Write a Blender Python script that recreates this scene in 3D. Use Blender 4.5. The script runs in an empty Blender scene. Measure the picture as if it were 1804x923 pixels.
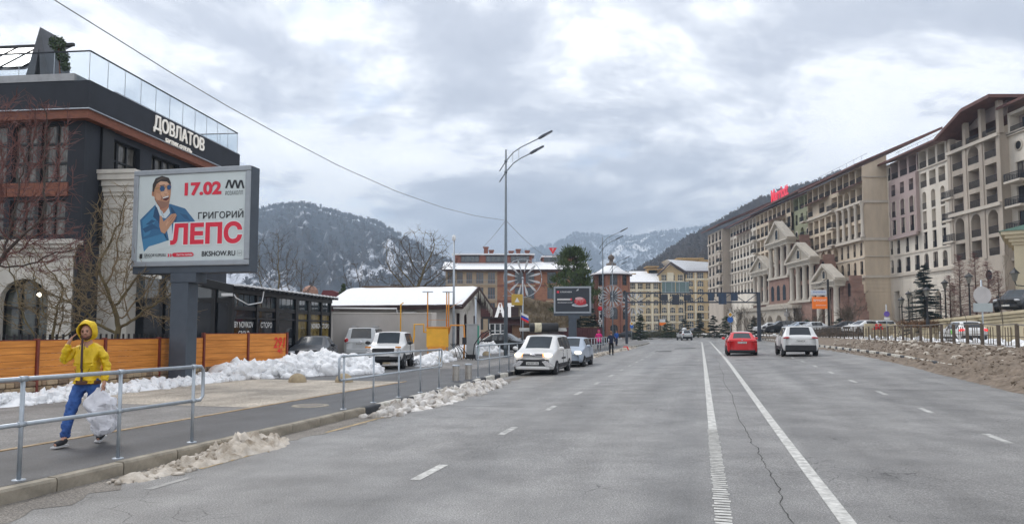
import bpy, bmesh, math, random
from mathutils import Vector, Matrix, Euler, noise
rnd = random.Random(7)
sc = bpy.context.scene
COL = sc.collection
rad = math.radians
PI = math.pi
# ------------------------------------------------------------------ camera
CAMH = 1.82; FPX = 1300.0; PITCH = rad(4.0)
cd = bpy.data.cameras.new('camera'); cam = bpy.data.objects.new('camera', cd); COL.objects.link(cam)
cam.location = (0, 0, CAMH); cam.rotation_euler = (rad(90) + PITCH, 0, 0)
cd.sensor_width = 36; cd.lens = 36 * FPX / 1804; cd.shift_y = 0.01696
cd.clip_start = 0.1; cd.clip_end = 20000
sc.camera = cam
# ------------------------------------------------------------------ sky
wd = bpy.data.worlds.new('World'); sc.world = wd; wd.use_nodes = True
nt = wd.node_tree; nt.nodes.clear()
def wn(t, **k):
    n = nt.nodes.new(t)
    for a, b in k.items(): setattr(n, a, b)
    return n
def wl(a, b): nt.links.new(a, b)
SUN_EL, SUN_AZ = rad(50), rad(-42)
sky = wn('ShaderNodeTexSky', sky_type='NISHITA', sun_disc=False, sun_elevation=SUN_EL, sun_rotation=SUN_AZ)
sky.altitude = 500; sky.dust_density = 1.5
tc = wn('ShaderNodeTexCoord'); sx = wn('ShaderNodeSeparateXYZ'); wl(tc.outputs['Generated'], sx.inputs[0])
def wm(op, a, b=None, c=None):
    n = wn('ShaderNodeMath', operation=op)
    for i, v in enumerate((a, b, c)):
        if v is None: continue
        if isinstance(v, (int, float)): n.inputs[i].default_value = v
        else: wl(v, n.inputs[i])
    return n.outputs[0]
zz = wm('ADD', wm('MAXIMUM', sx.outputs[2], 0.0), 0.22)
cx = wn('ShaderNodeCombineXYZ'); wl(wm('DIVIDE', sx.outputs[0], zz), cx.inputs[0]); wl(wm('DIVIDE', sx.outputs[1], zz), cx.inputs[1])
def wnoise(scale, det, rough, dist, off):
    mp = wn('ShaderNodeMapping'); mp.inputs[1].default_value = off; wl(cx.outputs[0], mp.inputs[0])
    n = wn('ShaderNodeTexNoise'); n.inputs['Scale'].default_value = scale; n.inputs['Detail'].default_value = det
    n.inputs['Roughness'].default_value = rough; n.inputs['Distortion'].default_value = dist
    wl(mp.outputs[0], n.inputs['Vector']); return n.outputs[0]
SKY_OFF = (8.05, 0.4, 0)
def wramp(fac, pts):
    r = wn('ShaderNodeValToRGB'); e = r.color_ramp.elements
    while len(e) < len(pts): e.new(.5)
    for i, (p, c) in enumerate(pts): e[i].position = p; e[i].color = (*c, 1)
    wl(fac, r.inputs[0]); return r.outputs[0]
n1 = wnoise(1.05, 9, .60, .35, SKY_OFF); n2 = wnoise(3.4, 8, .62, .5, (9.2, 4.4, 0))
mixn = wm('ADD', wm('MULTIPLY', n1, .72), wm('MULTIPLY', n2, .28))
cloud = wramp(mixn, [(.37, (13.2, 13.2, 13.2)), (.462, (11.6, 11.65, 11.8)), (.492, (8.7, 8.9, 9.4)), (.535, (6.3, 6.55, 7.25)), (.64, (4.5, 4.75, 5.45))])
gap = wramp(wnoise(1.7, 6, .55, .2, (1.3, 7.7, 0)), [(.30, (.45,)*3), (.40, (0, 0, 0))])
skb = wn('ShaderNodeMix', data_type='RGBA', blend_type='MULTIPLY'); skb.inputs[0].default_value = 1
wl(sky.outputs[0], skb.inputs[6]); skb.inputs[7].default_value = (1.5, 1.5, 1.5, 1)
mx = wn('ShaderNodeMix', data_type='RGBA'); wl(gap, mx.inputs[0]); wl(cloud, mx.inputs[6]); wl(skb.outputs[2], mx.inputs[7])
bg = wn('ShaderNodeBackground'); wl(mx.outputs[2], bg.inputs[0]); bg.inputs[1].default_value = 0.098
wo = wn('ShaderNodeOutputWorld'); wl(bg.outputs[0], wo.inputs[0])
# ------------------------------------------------------------------ sun, exposure
sd = bpy.data.lights.new('sun', 'SUN'); so = bpy.data.objects.new('sun', sd); COL.objects.link(so)
sd.energy = 1.5; sd.angle = rad(25); sd.color = (1, .965, .92)
so.rotation_euler = (rad(90) - SUN_EL, 0, rad(180) - SUN_AZ + rad(0))
sc.view_settings.view_transform = 'Standard'; sc.view_settings.look = 'None'
sc.view_settings.exposure = 0.45; sc.view_settings.gamma = 1
sc.view_settings.use_curve_mapping = False
sc.cycles.use_denoising = True
sc.cycles.max_bounces = 5; sc.cycles.volume_bounces = 0; sc.cycles.transparent_max_bounces = 12
sc.cycles.caustics_reflective = False; sc.cycles.caustics_refractive = False
# ------------------------------------------------------------------ geometry helpers
TH = rad(14.28); CT, ST = math.cos(TH), math.sin(TH)
SP, CP = math.sin(PITCH), math.cos(PITCH)
def ray(px, py):
    a, b = px - 902.0, 492.1 - py
    return Vector((a, FPX * CP - b * SP, FPX * SP + b * CP))
def P(px, py, Y):
    d = ray(px, py); t = Y / d.y
    return Vector((d.x * t, Y, CAMH + d.z * t))
def X(px, Y, py=600): return P(px, py, Y).x
def G(px, py, h=0.15):
    d = ray(px, py); t = (h - CAMH) / d.z
    return Vector((d.x * t, d.y * t, h))
VB, RB = 105.0, 105.0
def R0(u, v):
    if v > VB:
        ph = (v - VB) / RB
        u, v = (u + RB) * math.cos(ph) - RB, VB + (u + RB) * math.sin(ph)
    return (u * CT + v * ST, -u * ST + v * CT)
def smooth(a, b, x):
    t = max(0, min(1, (x - a) / (b - a))); return t * t * (3 - 2 * t)
def zr(u, v):
    return .034 * smooth(6, 46, v) * max(0, min(24, u + 7.1))
def R(u, v, dz=0.0):
    x, y = R0(u, v); return Vector((x, y, zr(u, v) + dz))
def uv_of(x, y): return (x * CT - y * ST, x * ST + y * CT)
def fbm(x, y, z=0, o=4): return noise.fractal(Vector((x, y, z)), 1.0, 2.0, o)

class MB:
    def __init__(s): s.v = []; s.f = []; s.sm = []
    def quad(s, *p, smooth=False):
        n = len(s.v); s.v += [tuple(q) for q in p]; s.f.append(tuple(range(n, n + len(p)))); s.sm.append(smooth); return s
    def box(s, x0, x1, y0, y1, z0, z1, M=None, ch=0):
        n = len(s.v)
        pts = [(x, y, z) for z in (z0, z1) for y in (y0, y1) for x in (x0, x1)]
        if M is not None: pts = [tuple(M @ Vector(p)) for p in pts]
        s.v += pts
        for q in ((0, 2, 3, 1), (4, 5, 7, 6), (0, 1, 5, 4), (2, 6, 7, 3), (0, 4, 6, 2), (1, 3, 7, 5)):
            s.f.append(tuple(n + i for i in q)); s.sm.append(False)
        return s
    def beam(s, a, b, w, h, up=(0, 0, 1)):
        a, b = Vector(a), Vector(b); d = (b - a); L = d.length; d.normalize()
        r = d.cross(Vector(up))
        if r.length < 1e-4: r = Vector((1, 0, 0))
        r.normalize(); t = r.cross(d)
        n = len(s.v)
        for q in (a, b):
            for i, j in ((-1, -1), (1, -1), (1, 1), (-1, 1)): s.v.append(tuple(q + r * (w / 2 * i) + t * (h / 2 * j)))
        for q in ((3, 2, 1, 0), (4, 5, 6, 7), (0, 1, 5, 4), (1, 2, 6, 5), (2, 3, 7, 6), (3, 0, 4, 7)):
            s.f.append(tuple(n + i for i in q)); s.sm.append(False)
        return s
    def tube(s, pts, rs, n=8, cap=True, smooth=True):
        pts = [Vector(p) for p in pts]
        if not isinstance(rs, (list, tuple)): rs = [rs] * len(pts)
        prev = None; base = len(s.v)
        for i, p in enumerate(pts):
            d = (pts[min(i + 1, len(pts) - 1)] - pts[max(i - 1, 0)])
            if d.length < 1e-9: d = Vector((0, 0, 1))
            d.normalize()
            if prev is None:
                a = Vector((0, 0, 1)) if abs(d.z) < .9 else Vector((1, 0, 0)); u = d.cross(a).normalized()
            else:
                u = prev - d * prev.dot(d)
                u = u.normalized() if u.length > 1e-6 else d.orthogonal().normalized()
            prev = u; w = d.cross(u)
            for k in range(n):
                t = 2 * PI * k / n; s.v.append(tuple(p + (u * math.cos(t) + w * math.sin(t)) * rs[i]))
        for i in range(len(pts) - 1):
            for k in range(n):
                a = base + i * n + k; b = base + i * n + (k + 1) % n
                s.f.append((a, b, b + n, a + n)); s.sm.append(smooth)
        if cap and n > 2:
            s.f.append(tuple(base + k for k in reversed(range(n)))); s.sm.append(False)
            e = base + (len(pts) - 1) * n; s.f.append(tuple(e + k for k in range(n))); s.sm.append(False)
        return s
    def lathe(s, prof, c=(0, 0, 0), n=16, smooth=True, a0=0, a1=2 * PI):
        base = len(s.v); full = abs(a1 - a0 - 2 * PI) < 1e-6; m = n if full else n + 1
        for r, z in prof:
            for k in range(m):
                t = a0 + (a1 - a0) * k / n; s.v.append((c[0] + r * math.cos(t), c[1] + r * math.sin(t), c[2] + z))
        for i in range(len(prof) - 1):
            for k in range(n):
                a = base + i * m + k; b = base + i * m + (k + 1) % m
                s.f.append((a, b, b + m, a + m)); s.sm.append(smooth)
        return s
    def prism(s, poly, y0, y1, M=None):
        """poly in x,z extruded along y"""
        n = len(s.v); k = len(poly)
        pts = [(x, y0, z) for x, z in poly] + [(x, y1, z) for x, z in poly]
        if M is not None: pts = [tuple(M @ Vector(p)) for p in pts]
        s.v += pts
        s.f.append(tuple(range(n, n + k))); s.f.append(tuple(reversed(range(n + k, n + 2 * k)))); s.sm += [False, False]
        for i in range(k):
            j = (i + 1) % k; s.f.append((n + j, n + i, n + k + i, n + k + j)); s.sm.append(False)
        return s
    def blob(s, c, r, sub=1, jit=.25, seed=0, smooth=False):
        bm = bmesh.new(); bmesh.ops.create_icosphere(bm, subdivisions=sub, radius=1)
        n = len(s.v); rr = random.Random(seed)
        if not isinstance(r, (tuple, list)): r = (r, r, r)
        for v in bm.verts:
            k = 1 + rr.uniform(-jit, jit); s.v.append((c[0] + v.co.x * r[0] * k, c[1] + v.co.y * r[1] * k, c[2] + v.co.z * r[2] * k))
        for f in bm.faces: s.f.append(tuple(n + v.index for v in f.verts)); s.sm.append(smooth)
        bm.free(); return s
    def lump(s, c, r, seed, sub=2, amp=.45):
        bm = bmesh.new(); bmesh.ops.create_icosphere(bm, subdivisions=sub, radius=1); rr = random.Random(seed); n = len(s.v)
        E = Euler((rr.uniform(0, 6), rr.uniform(0, 6), rr.uniform(0, 6))).to_matrix(); sc_ = Vector((rr.uniform(.7, 1.35), rr.uniform(.6, 1.1), rr.uniform(.5, .9))); o = rr.uniform(0, 99)
        for v in bm.verts:
            d = v.co.normalized(); k = 1 + amp * noise.noise(d * 1.7 + Vector((o, 0, 0))) * 1.6 + .12 * noise.noise(d * 5 + Vector((0, o, 0))); p = E @ (d * k * sc_ if True else d); s.v.append((c[0] + p.x * r, c[1] + p.y * r, c[2] + p.z * r * .8))
        for f in bm.faces: s.f.append(tuple(n + v.index for v in f.verts)); s.sm.append(True)
        bm.free(); return s
    def xf(s, M):
        s.v = [tuple(M @ Vector(p)) for p in s.v]; return s
    def add(s, o, M=None):
        n = len(s.v)
        s.v += [tuple(M @ Vector(p)) for p in o.v] if M is not None else o.v
        s.f += [tuple(n + i for i in f) for f in o.f]; s.sm += o.sm; return s
    def mesh(s, name):
        m = bpy.data.meshes.new(name); m.from_pydata(s.v, [], s.f)
        m.polygons.foreach_set('use_smooth', s.sm); m.update(); return m
    def build(s, name, mat, parent=None, fixn=False, M=None):
        m = s.mesh(name)
        if fixn:
            bm = bmesh.new(); bm.from_mesh(m); bmesh.ops.recalc_face_normals(bm, faces=bm.faces); bm.to_mesh(m); bm.free()
        return link(name, m, mat, parent, M)
def link(name, m, mat, parent=None, M=None):
    o = bpy.data.objects.new(name, m); COL.objects.link(o)
    if mat is not None and len(m.materials) == 0: m.materials.append(mat)
    if parent is not None: o.parent = parent
    if M is not None: o.matrix_basis = M
    return o
def bevel(o, w, seg=2):
    md = o.modifiers.new('bevel', 'BEVEL'); md.width = w; md.segments = seg; md.limit_method = 'ANGLE'; md.angle_limit = rad(40); return o
def tag(o, label, cat, group=None):
    o['label'] = label; o['category'] = cat
    if group: o['group'] = group
    return o
def struct(o, kind='structure'): o['kind'] = kind; return o
def thing(name, label, cat, loc=(0, 0, 0), rz=0.0, group=None):
    o = bpy.data.objects.new(name, None); COL.objects.link(o); o.empty_display_size = .2
    o.location = loc; o.rotation_euler = (0, 0, rz); return tag(o, label, cat, group)
KIDS = {}
def copy_tree(root, loc=None, rz=None, label=None):
    def cp(o, par):
        c = o.copy(); COL.objects.link(c); c.parent = par
        for ch in [q for q in bpy.data.objects if q.parent == o]: cp(ch, c)
        return c
    r = cp(root, None)
    if loc is not None: r.location = loc
    if rz is not None: r.rotation_euler = (0, 0, rz)
    if label: r['label'] = label
    return r
TMP = bpy.data.scenes.new('tmp')
def bake(o):
    """evaluated mesh of a temporary object (text, skin, subdivision), made in a scratch scene"""
    TMP.collection.objects.link(o); vl = TMP.view_layers[0]; vl.update(); dg = vl.depsgraph
    m = bpy.data.meshes.new_from_object(o.evaluated_get(dg), depsgraph=dg); bpy.data.objects.remove(o); return m
def text_mesh(txt, size=1.0, bold=0.0, depth=0.0, align='CENTER', shear=0.0, sx=1.0, space=1.0):
    c = bpy.data.curves.new('t', 'FONT'); c.body = txt; c.size = size; c.offset = bold; c.extrude = depth
    c.align_x = align; c.align_y = 'CENTER'; c.shear = shear; c.space_character = space; c.resolution_u = 4
    o = bpy.data.objects.new('t', c); m = bake(o)
    bpy.data.curves.remove(c)
    m.transform(Matrix.Diagonal((sx, 1, 1, 1))); m.materials.clear(); return m
def text(name, txt, mat, parent, M, size=1.0, width=None, height=None, **k):
    """text lies in local x (right) / y (up) plane, faced +z ; M places it. width/height fit the bounding box"""
    m = text_mesh(txt, size, **k)
    xs = [v.co.x for v in m.vertices]; ys = [v.co.y for v in m.vertices]
    if xs:
        w0, h0 = max(xs) - min(xs), max(ys) - min(ys); cx0, cy0 = (max(xs) + min(xs)) / 2, (max(ys) + min(ys)) / 2
        fx = width / w0 if width else (height / h0 if height else 1); fy = height / h0 if height else fx
        m.transform(Matrix.Diagonal((fx, fy, 1, 1)) @ Matrix.Translation((-cx0, -cy0, 0)))
    return link(name, m, mat, parent, M)
def facing(loc, nx, ny):
    """matrix whose local x is to the viewer's right, y up, z along normal (nx,ny)"""
    n = Vector((nx, ny, 0)).normalized(); r = Vector((0, 0, 1)).cross(n)
    M = Matrix.Identity(4); M.col[0] = (*r, 0); M.col[1] = (0, 0, 1, 0); M.col[2] = (*n, 0); M.col[3] = (*loc, 1); return M
# ------------------------------------------------------------------ materials
MATS = {}
def pm(name, col, rough=.7, var=.15, scale=2.0, bump=0.0, bscale=None, metal=0.0, spec=.5, col2=None, stretch=(1, 1, 1), coat=0.0, emit=None, es=0, det=6, coord='Object'):
    if name in MATS: return MATS[name]
    m = bpy.data.materials.new(name); m.use_nodes = True; t = m.node_tree; b = t.nodes['Principled BSDF']
    b.inputs['Roughness'].default_value = rough; b.inputs['Metallic'].default_value = metal
    b.inputs['Specular IOR Level'].default_value = spec; b.inputs['Coat Weight'].default_value = coat
    b.inputs['Base Color'].default_value = (*col, 1)
    if emit: b.inputs['Emission Color'].default_value = (*emit, 1); b.inputs['Emission Strength'].default_value = es
    tcn = t.nodes.new('ShaderNodeTexCoord'); mp = t.nodes.new('ShaderNodeMapping'); mp.inputs['Scale'].default_value = stretch
    t.links.new(tcn.outputs[coord], mp.inputs[0])
    if var > 0:
        n = t.nodes.new('ShaderNodeTexNoise'); n.inputs['Scale'].default_value = scale; n.inputs['Detail'].default_value = det; n.inputs['Roughness'].default_value = .62
        t.links.new(mp.outputs[0], n.inputs['Vector'])
        r = t.nodes.new('ShaderNodeValToRGB'); e = r.color_ramp.elements
        c2 = col2 if col2 else tuple(min(1, c * (1 + var)) for c in col); c1 = tuple(c * (1 - var) for c in col)
        e[0].position = .3; e[0].color = (*c1, 1); e[1].position = .7; e[1].color = (*c2, 1)
        t.links.new(n.outputs[0], r.inputs[0]); t.links.new(r.outputs[0], b.inputs['Base Color'])
    if bump > 0:
        n2 = t.nodes.new('ShaderNodeTexNoise'); n2.inputs['Scale'].default_value = bscale or scale * 4; n2.inputs['Detail'].default_value = 5
        t.links.new(mp.outputs[0], n2.inputs['Vector'])
        bp = t.nodes.new('ShaderNodeBump'); bp.inputs['Strength'].default_value = min(1, bump); bp.inputs['Distance'].default_value = .02 if bump <= 1 else .02 * bump
        t.links.new(n2.outputs[0], bp.inputs['Height']); t.links.new(bp.outputs[0], b.inputs['Normal'])
    MATS[name] = m; return m
def bs(m): return m.node_tree.nodes['Principled BSDF']
galv = pm('galvanised_steel', (.42, .46, .50), .45, .14, 9, metal=.55)
dgrey = pm('dark_grey_paint', (.085, .10, .125), .5, .12, 4)
black = pm('black_paint', (.012, .013, .016), .45, .2, 5)
white = pm('white_paint', (.78, .78, .77), .5, .06, 3)
rubber = pm('rubber', (.018, .018, .02), .8, .2, 20)
chrome = pm('chrome', (.7, .7, .72), .2, .03, 4, metal=1)
silver = pm('silver_rim', (.42, .43, .45), .35, .1, 8, metal=.7)
def glassm(name, col=(.02, .025, .03), rough=.06, var=.2, scale=1.0):
    return pm(name, col, rough, var, scale, spec=.8)
dglass = glassm('dark_glass'); bglass = glassm('blue_grey_glass', (.05, .065, .075), .05)
snow = pm('snow', (.85, .86, .87), .75, .05, 5, bump=.6, bscale=22, col2=(.90, .90, .905))
bs(snow).inputs['Subsurface Weight'].default_value = 0
dsnow = pm('dirty_snow', (.32, .255, .18), .8, .3, 3.5, bump=.9, bscale=18, col2=(.68, .62, .54))
sand = pm('sandy_dirt', (.13, .095, .065), .9, .3, 4, bump=1.0, bscale=14, col2=(.26, .205, .155))
red = pm('red_paint', (.75, .02, .03), .4, .05, 3)
# ================================================================== GROUND, ROAD, HILLS
def asphalt(name, base, rough, wet, fine=55, crack=True, warm=(1.03, 1.0, .955)):
    m = bpy.data.materials.new(name); m.use_nodes = True; t = m.node_tree; b = t.nodes['Principled BSDF']
    N = t.nodes.new; L = t.links.new
    tcn = N('ShaderNodeTexCoord'); ob = tcn.outputs['Object']
    def nz(s, d=5, r=.6, v=None, dist=0):
        n = N('ShaderNodeTexNoise'); n.inputs['Scale'].default_value = s; n.inputs['Detail'].default_value = d; n.inputs['Roughness'].default_value = r; n.inputs['Distortion'].default_value = dist
        L(v or ob, n.inputs['Vector']); return n.outputs[0]
    def rp(f, pts):
        r = N('ShaderNodeValToRGB'); e = r.color_ramp.elements
        while len(e) < len(pts): e.new(.5)
        for i, (p, c) in enumerate(pts): e[i].position = p; e[i].color = (c, c, c, 1)
        L(f, r.inputs[0]); return r.outputs[0]
    def mul(a, c):
        x = N('ShaderNodeMix'); x.data_type = 'RGBA'; x.blend_type = 'MULTIPLY'; x.inputs[0].default_value = 1; L(a, x.inputs[6])
        if isinstance(c, tuple): x.inputs[7].default_value = (*c, 1)
        else: L(c, x.inputs[7])
        return x.outputs[2]
    mp = N('ShaderNodeMapping'); mp.inputs['Rotation'].default_value = (0, 0, TH); L(ob, mp.inputs[0])
    ms = N('ShaderNodeMapping'); ms.inputs['Scale'].default_value = (1.0, .07, 1); L(mp.outputs[0], ms.inputs[0])
    agg = rp(nz(fine, 3, .75), [(.30, .38), (.5, 1.0), (.68, 1.85)])
    agg2 = rp(nz(fine * 4, 2, .7), [(.3, .65), (.7, 1.35)])
    mid = rp(nz(.9, 6, .62), [(.28, .68), (.72, 1.26)])
    lanes = rp(nz(.85, 3, .5, ms.outputs[0]), [(.3, .74), (.7, 1.2)])
    c = mul(mul(mul(agg, agg2), mid), lanes); c = mul(c, tuple(base * w for w in warm))
    if crack:
        vo = N('ShaderNodeTexVoronoi'); vo.feature = 'DISTANCE_TO_EDGE'; vo.inputs['Scale'].default_value = 2.6
        dm = N('ShaderNodeMix'); dm.data_type = 'VECTOR'; dm.inputs[0].default_value = .22; L(ob, dm.inputs[4])
        nn = N('ShaderNodeTexNoise'); nn.inputs['Scale'].default_value = 2.2; nn.inputs['Detail'].default_value = 5; L(ob, nn.inputs['Vector']); L(nn.outputs[1], dm.inputs[5])
        L(dm.outputs[1], vo.inputs['Vector'])
        line = rp(vo.outputs[0], [(.004, 0.0), (.016, 1.0)])
        mask = rp(nz(.33, 4, .6), [(.56, 1.0), (.62, 0.0)])
        mxn = N('ShaderNodeMath'); mxn.operation = 'MAXIMUM'; L(line, mxn.inputs[0]); L(mask, mxn.inputs[1])
        ad = rp(mxn.outputs[0], [(0, .35), (1, 1.0)]); c = mul(c, ad)
    L(c, b.inputs['Base Color'])
    rr = rp(nz(.5, 5, .6, ms.outputs[0]), [(.3, rough - wet), (.7, rough)]); L(rr, b.inputs['Roughness'])
    b.inputs['Specular IOR Level'].default_value = .36
    bp = N('ShaderNodeBump'); bp.inputs['Strength'].default_value = .55; bp.inputs['Distance'].default_value = .012; L(nz(fine, 3, .7), bp.inputs['Height']); L(bp.outputs[0], b.inputs['Normal'])
    MATS[name] = m; return m
asph = asphalt('road_asphalt', .205, .60, .18)
asph_new = asphalt('fresh_asphalt', .075, .62, .14, 70, False, (1, 1, 1.02))
asph_old = asphalt('old_pavement_asphalt', .165, .7, .12, 50, True, (1.04, .99, .94))
concb = asphalt('beige_concrete', .34, .8, .1, 30, False, (1.10, .97, .80))
earth = pm('earth', (.13, .11, .085), .95, .3, .05)

# base ground sheet to the horizon
struct(MB().quad((-6000, -600, -.35), (6000, -600, -.35), (6000, 9000, -.35), (-6000, 9000, -.35)).build('ground', earth))

def sheet(name, mat, us, vs, dz=0.0, fz=None, parent=None, flat=False):
    b = MB()
    for v in vs:
        for u in us:
            u = u(v) if callable(u) else u; p = R(u, v); z = (0 if flat else p.z) + dz + (fz(u, v) if fz else 0); b.v.append((p.x, p.y, z))
    n = len(us)
    for j in range(len(vs) - 1):
        for i in range(n - 1): b.f.append((j * n + i, j * n + i + 1, (j + 1) * n + i + 1, (j + 1) * n + i)); b.sm.append(True)
    return b.build(name, mat, parent)
def ku(v): return -.42 * smooth(21.5, 26, v) * (1 - smooth(75, 95, v))
def rng(a, b, n): return [a + (b - a) * i / n for i in range(n + 1)]
VS = rng(-16, 105, 80) + rng(105, 300, 50)[1:]
road = struct(sheet('road', asph, [-7.6] + rng(-7.12, 9.22, 12), VS))
# markings ---------------------------------------------------------
mark = pm('road_paint', (.50, .49, .455), .65, .38, 9, col2=(.70, .69, .65))
mark_worn = pm('worn_road_paint', (.36, .355, .335), .65, .4, 6, col2=(.60, .59, .56))
ymark = pm('yellow_road_paint', (.36, .26, .13), .75, .4, 6)
def strip(name, mat, uc, w, v0, v1, dz=.004, step=1.5, du=None):
    n = max(1, int(abs(v1 - v0) / step)); b = MB()
    for i in range(n + 1):
        v = v0 + (v1 - v0) * i / n; c = uc + (du(v) if du else 0)
        b.v += [tuple(R(c - w / 2, v, dz)), tuple(R(c + w / 2, v, dz))]
    for i in range(n): b.f.append((2 * i, 2 * i + 1, 2 * i + 3, 2 * i + 2)); b.sm.append(False)
    return b.build(name, mat, road)
# left solid line: ribbed bars near the camera, solid further on
bar = None
v = 3.6
while v < 14.2:
    b = MB(); c = .19; k = rnd.uniform(-.012, .012); w = .085 + rnd.uniform(-.006, .006)
    b.quad(R(c - w + k, v, .006), R(c + w + k, v + rnd.uniform(-.01, .01), .006), R(c + w + k, v + .075, .006), R(c - w + k, v + .07 + rnd.uniform(0, .015), .006))
    b.build('line_rib', mark, road); v += .118
strip('solid_line', mark, .19, .15, 14.2, 112); strip('solid_line', mark, 1.33, .15, -8, 112)
for k in range(-1, 26):
    v0 = 4.62 + 4.0 * k
    strip('lane_dash', mark_worn if k > 1 else mark, -3.42, .13, v0, v0 + 1.05); 
    v1 = 5.5 + 4.0 * k
    strip('lane_dash', mark_worn, 4.75, .13, v1, v1 + 1.05)
strip('edge_line', ymark, -6.45, .07, 8.6, 10.2); strip('edge_line', ymark, -6.55, .08, 12.2, 15.2)
strip('edge_line', pm('faint_paint', (.34, .33, .31), .7, .3, 9), -6.2, .09, 7.35, 8.05)
# long crack between the two solid lines
cj = random.Random(3); off = {}
b = MB(); prev = None; v = 2.0; o = 0
while v < 46:
    o += cj.uniform(-.022, .022) + (-.02 * o); w = (.003 + .006 * cj.random()) * (1 if v < 16 else .8)
    c = .86 + o + .04 * math.sin(v * .7); cur = (R(c - w, v, .003), R(c + w, v, .003))
    if prev: b.quad(prev[0], prev[1], cur[1], cur[0])
    prev = cur; v += cj.uniform(.06, .14) if v < 14 else .35
b.build('crack', pm('crack_fill', (.055, .053, .05), .9, .3, 9), road)
for (uc, w, v0, v1) in ((-3.0, 1.3, 61, 64.5), (-1.4, 1.9, 70, 72.6), (3.6, 3.6, 41, 41.35), (-1.0, 1.6, 36.4, 36.6), (-5.2, 2.2, 17.2, 17.23), (6.6, 3.0, 23.0, 23.03), (-1.6, 3.0, 27.5, 27.53)):
    strip('repair_patch', pm('patch', (.055, .055, .056), .75, .2, 8), uc, w, v0, v1, .003)
# pavement on the left -------------------------------------------------
PZ = .15
pave = struct(sheet('pavement', asph_old, [-70, -40, -24, -16, -12, -9.5, -8.2, lambda v: -7.26 + ku(v)], VS, PZ, flat=True))
struct(sheet('footpath', asph_new, [-9.42, -8.4, -7.30], [q for q in VS if -16 <= q <= 13] + rng(13, 23, 8)[1:], PZ + .004, flat=True))
struct(sheet('driveway', asph_new, [-30, -22, -16, -12, -9.5, lambda v: -7.30 + ku(v)], rng(23.01, 80, 30), PZ + .004, flat=True))
struct(sheet('driveway', asph_old, [-30, -22, -16, -9.6], rng(31, 80, 20), PZ + .008, flat=True))
struct(sheet('concrete_apron', concb, [-15.5, -13.5, -11, -9.55], rng(14.4, 22.9, 6), PZ + .005, flat=True))
edgeo = pm('edging_orange', (.38, .24, .10), .85, .35, 4, col2=(.46, .36, .25))
def edging(v0, v1, u, du):
    n = int((v1 - v0) / 1.0)
    for i in range(n):
        a, c = R(u, v0 + i), R(u, v0 + i + .985)
        MB().beam((a.x, a.y, PZ), (c.x, c.y, PZ), du, .03).build('edging_stone', edgeo, pave)
edging(2, 23, -9.48, .1)
# kerb stones ------------------------------------------------------------
kmats = [pm('kerb_concrete', (.30, .265, .21), .9, .35, 3, bump=.6, bscale=14), pm('kerb_white', (.62, .58, .50), .85, .32, 4, bump=.5, bscale=14, col2=(.72, .70, .64)), pm('kerb_dark', (.055, .058, .065), .85, .4, 5, bump=.5, bscale=14)]
def kerbmesh(L, mat, w=.16, h=.3):
    b = MB(); c = .018
    b.prism([(-w / 2, -h), (w / 2, -h), (w / 2, -c * 1.5), (w / 2 - c, 0), (-w / 2 + c, 0), (-w / 2, -c)], -L / 2, L / 2)
    m = b.mesh('kerb_stone'); m.materials.append(mat); return m
kerbL = struct(bpy.data.objects.new('kerb_left', None)); COL.objects.link(kerbL)
kerbR = struct(bpy.data.objects.new('kerb_right', None)); COL.objects.link(kerbR)
KM = {}
def kerb(parent, u, v, L, mi, top):
    key = (L, mi)
    if key not in KM: KM[key] = kerbmesh(L - .018, kmats[mi])
    k0, k1 = (ku(v), ku(v + L)) if u < 0 else (0, 0)
    a, c = R(u + k0, v), R(u + k1, v + L); o = link('kerb_stone', KM[key], None, parent)
    o.location = ((a.x + c.x) / 2, (a.y + c.y) / 2, (a.z + c.z) / 2 + top + rnd.uniform(-.007, .007))
    o.rotation_euler = (rnd.uniform(-.012, .012) + math.atan2(c.z - a.z, L), rnd.uniform(-.03, .03), math.atan2(c.y - a.y, c.x - a.x) - PI / 2 + rnd.uniform(-.006, .006))
v = 2.0; i = 0
while v < 112:
    mi = 0 if v < 14.4 else (2 if i % 2 else 1); L = 1.0 if v < 14.4 else (.8 if mi == 2 else 1.2)
    low = .0
    kerb(kerbL, -7.2, v, L, mi, PZ + .012 - max(0, low)); v += L; i += 1
v = 14.0; i = 0
while v < 210:
    mi = 2 if i % 2 else 1; L = .8 if mi == 2 else 1.7
    kerb(kerbR, 9.32, v, L, mi, .16); v += L; i += 1
# right verge: sandy grit left by the snow ploughs ---------------------------
def vz(u, v):
    q = u - 9.3
    s = .16 * smooth(-.1, .1, q) + .30 * smooth(.3, 2.4, q) * (1 - .4 * smooth(3.4, 4.8, q))
    heap = (1 - smooth(22, 42, v)) * math.exp(-((q - .1) / .95) ** 2) * .20
    thin = (1 - smooth(30, 60, v)) * .03
    n = fbm(u * .9, v * .7, 2) * .10 + fbm(u * 3.1, v * 3.1, 5) * .075 + abs(fbm(u * 6, v * 6, 8, 3)) * .09
    k = smooth(-1.35, -.7, q)
    return s + heap + (n * (.35 + 1.1 * (1 - smooth(20, 60, v)))) * k + thin * k - .035 * (1 - k) - (.06 if abs(q) < .12 and v > 36 else 0)
us = rng(7.9, 9.2, 13) + [9.25, 9.4] + rng(9.45, 13.9, 26)
verge = struct(sheet('verge', sand, us, rng(8, 40, 200) + rng(40, 110, 160)[1:], 0, vz))
struct(sheet('verge', sand, rng(9.4, 13.9, 5), rng(110, 235, 40), .22))
# land to the right of the fence: snowy strip and hotel forecourt
slush = pm('slushy_ground', (.42, .37, .31), .8, .45, .8, bump=.5, bscale=5, col2=(.82, .82, .82))
struct(sheet('forecourt', slush, [13.9, 15, 17, 20, 26, 34, 48, 70, 110], rng(-10, 235, 90), .30))
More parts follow.
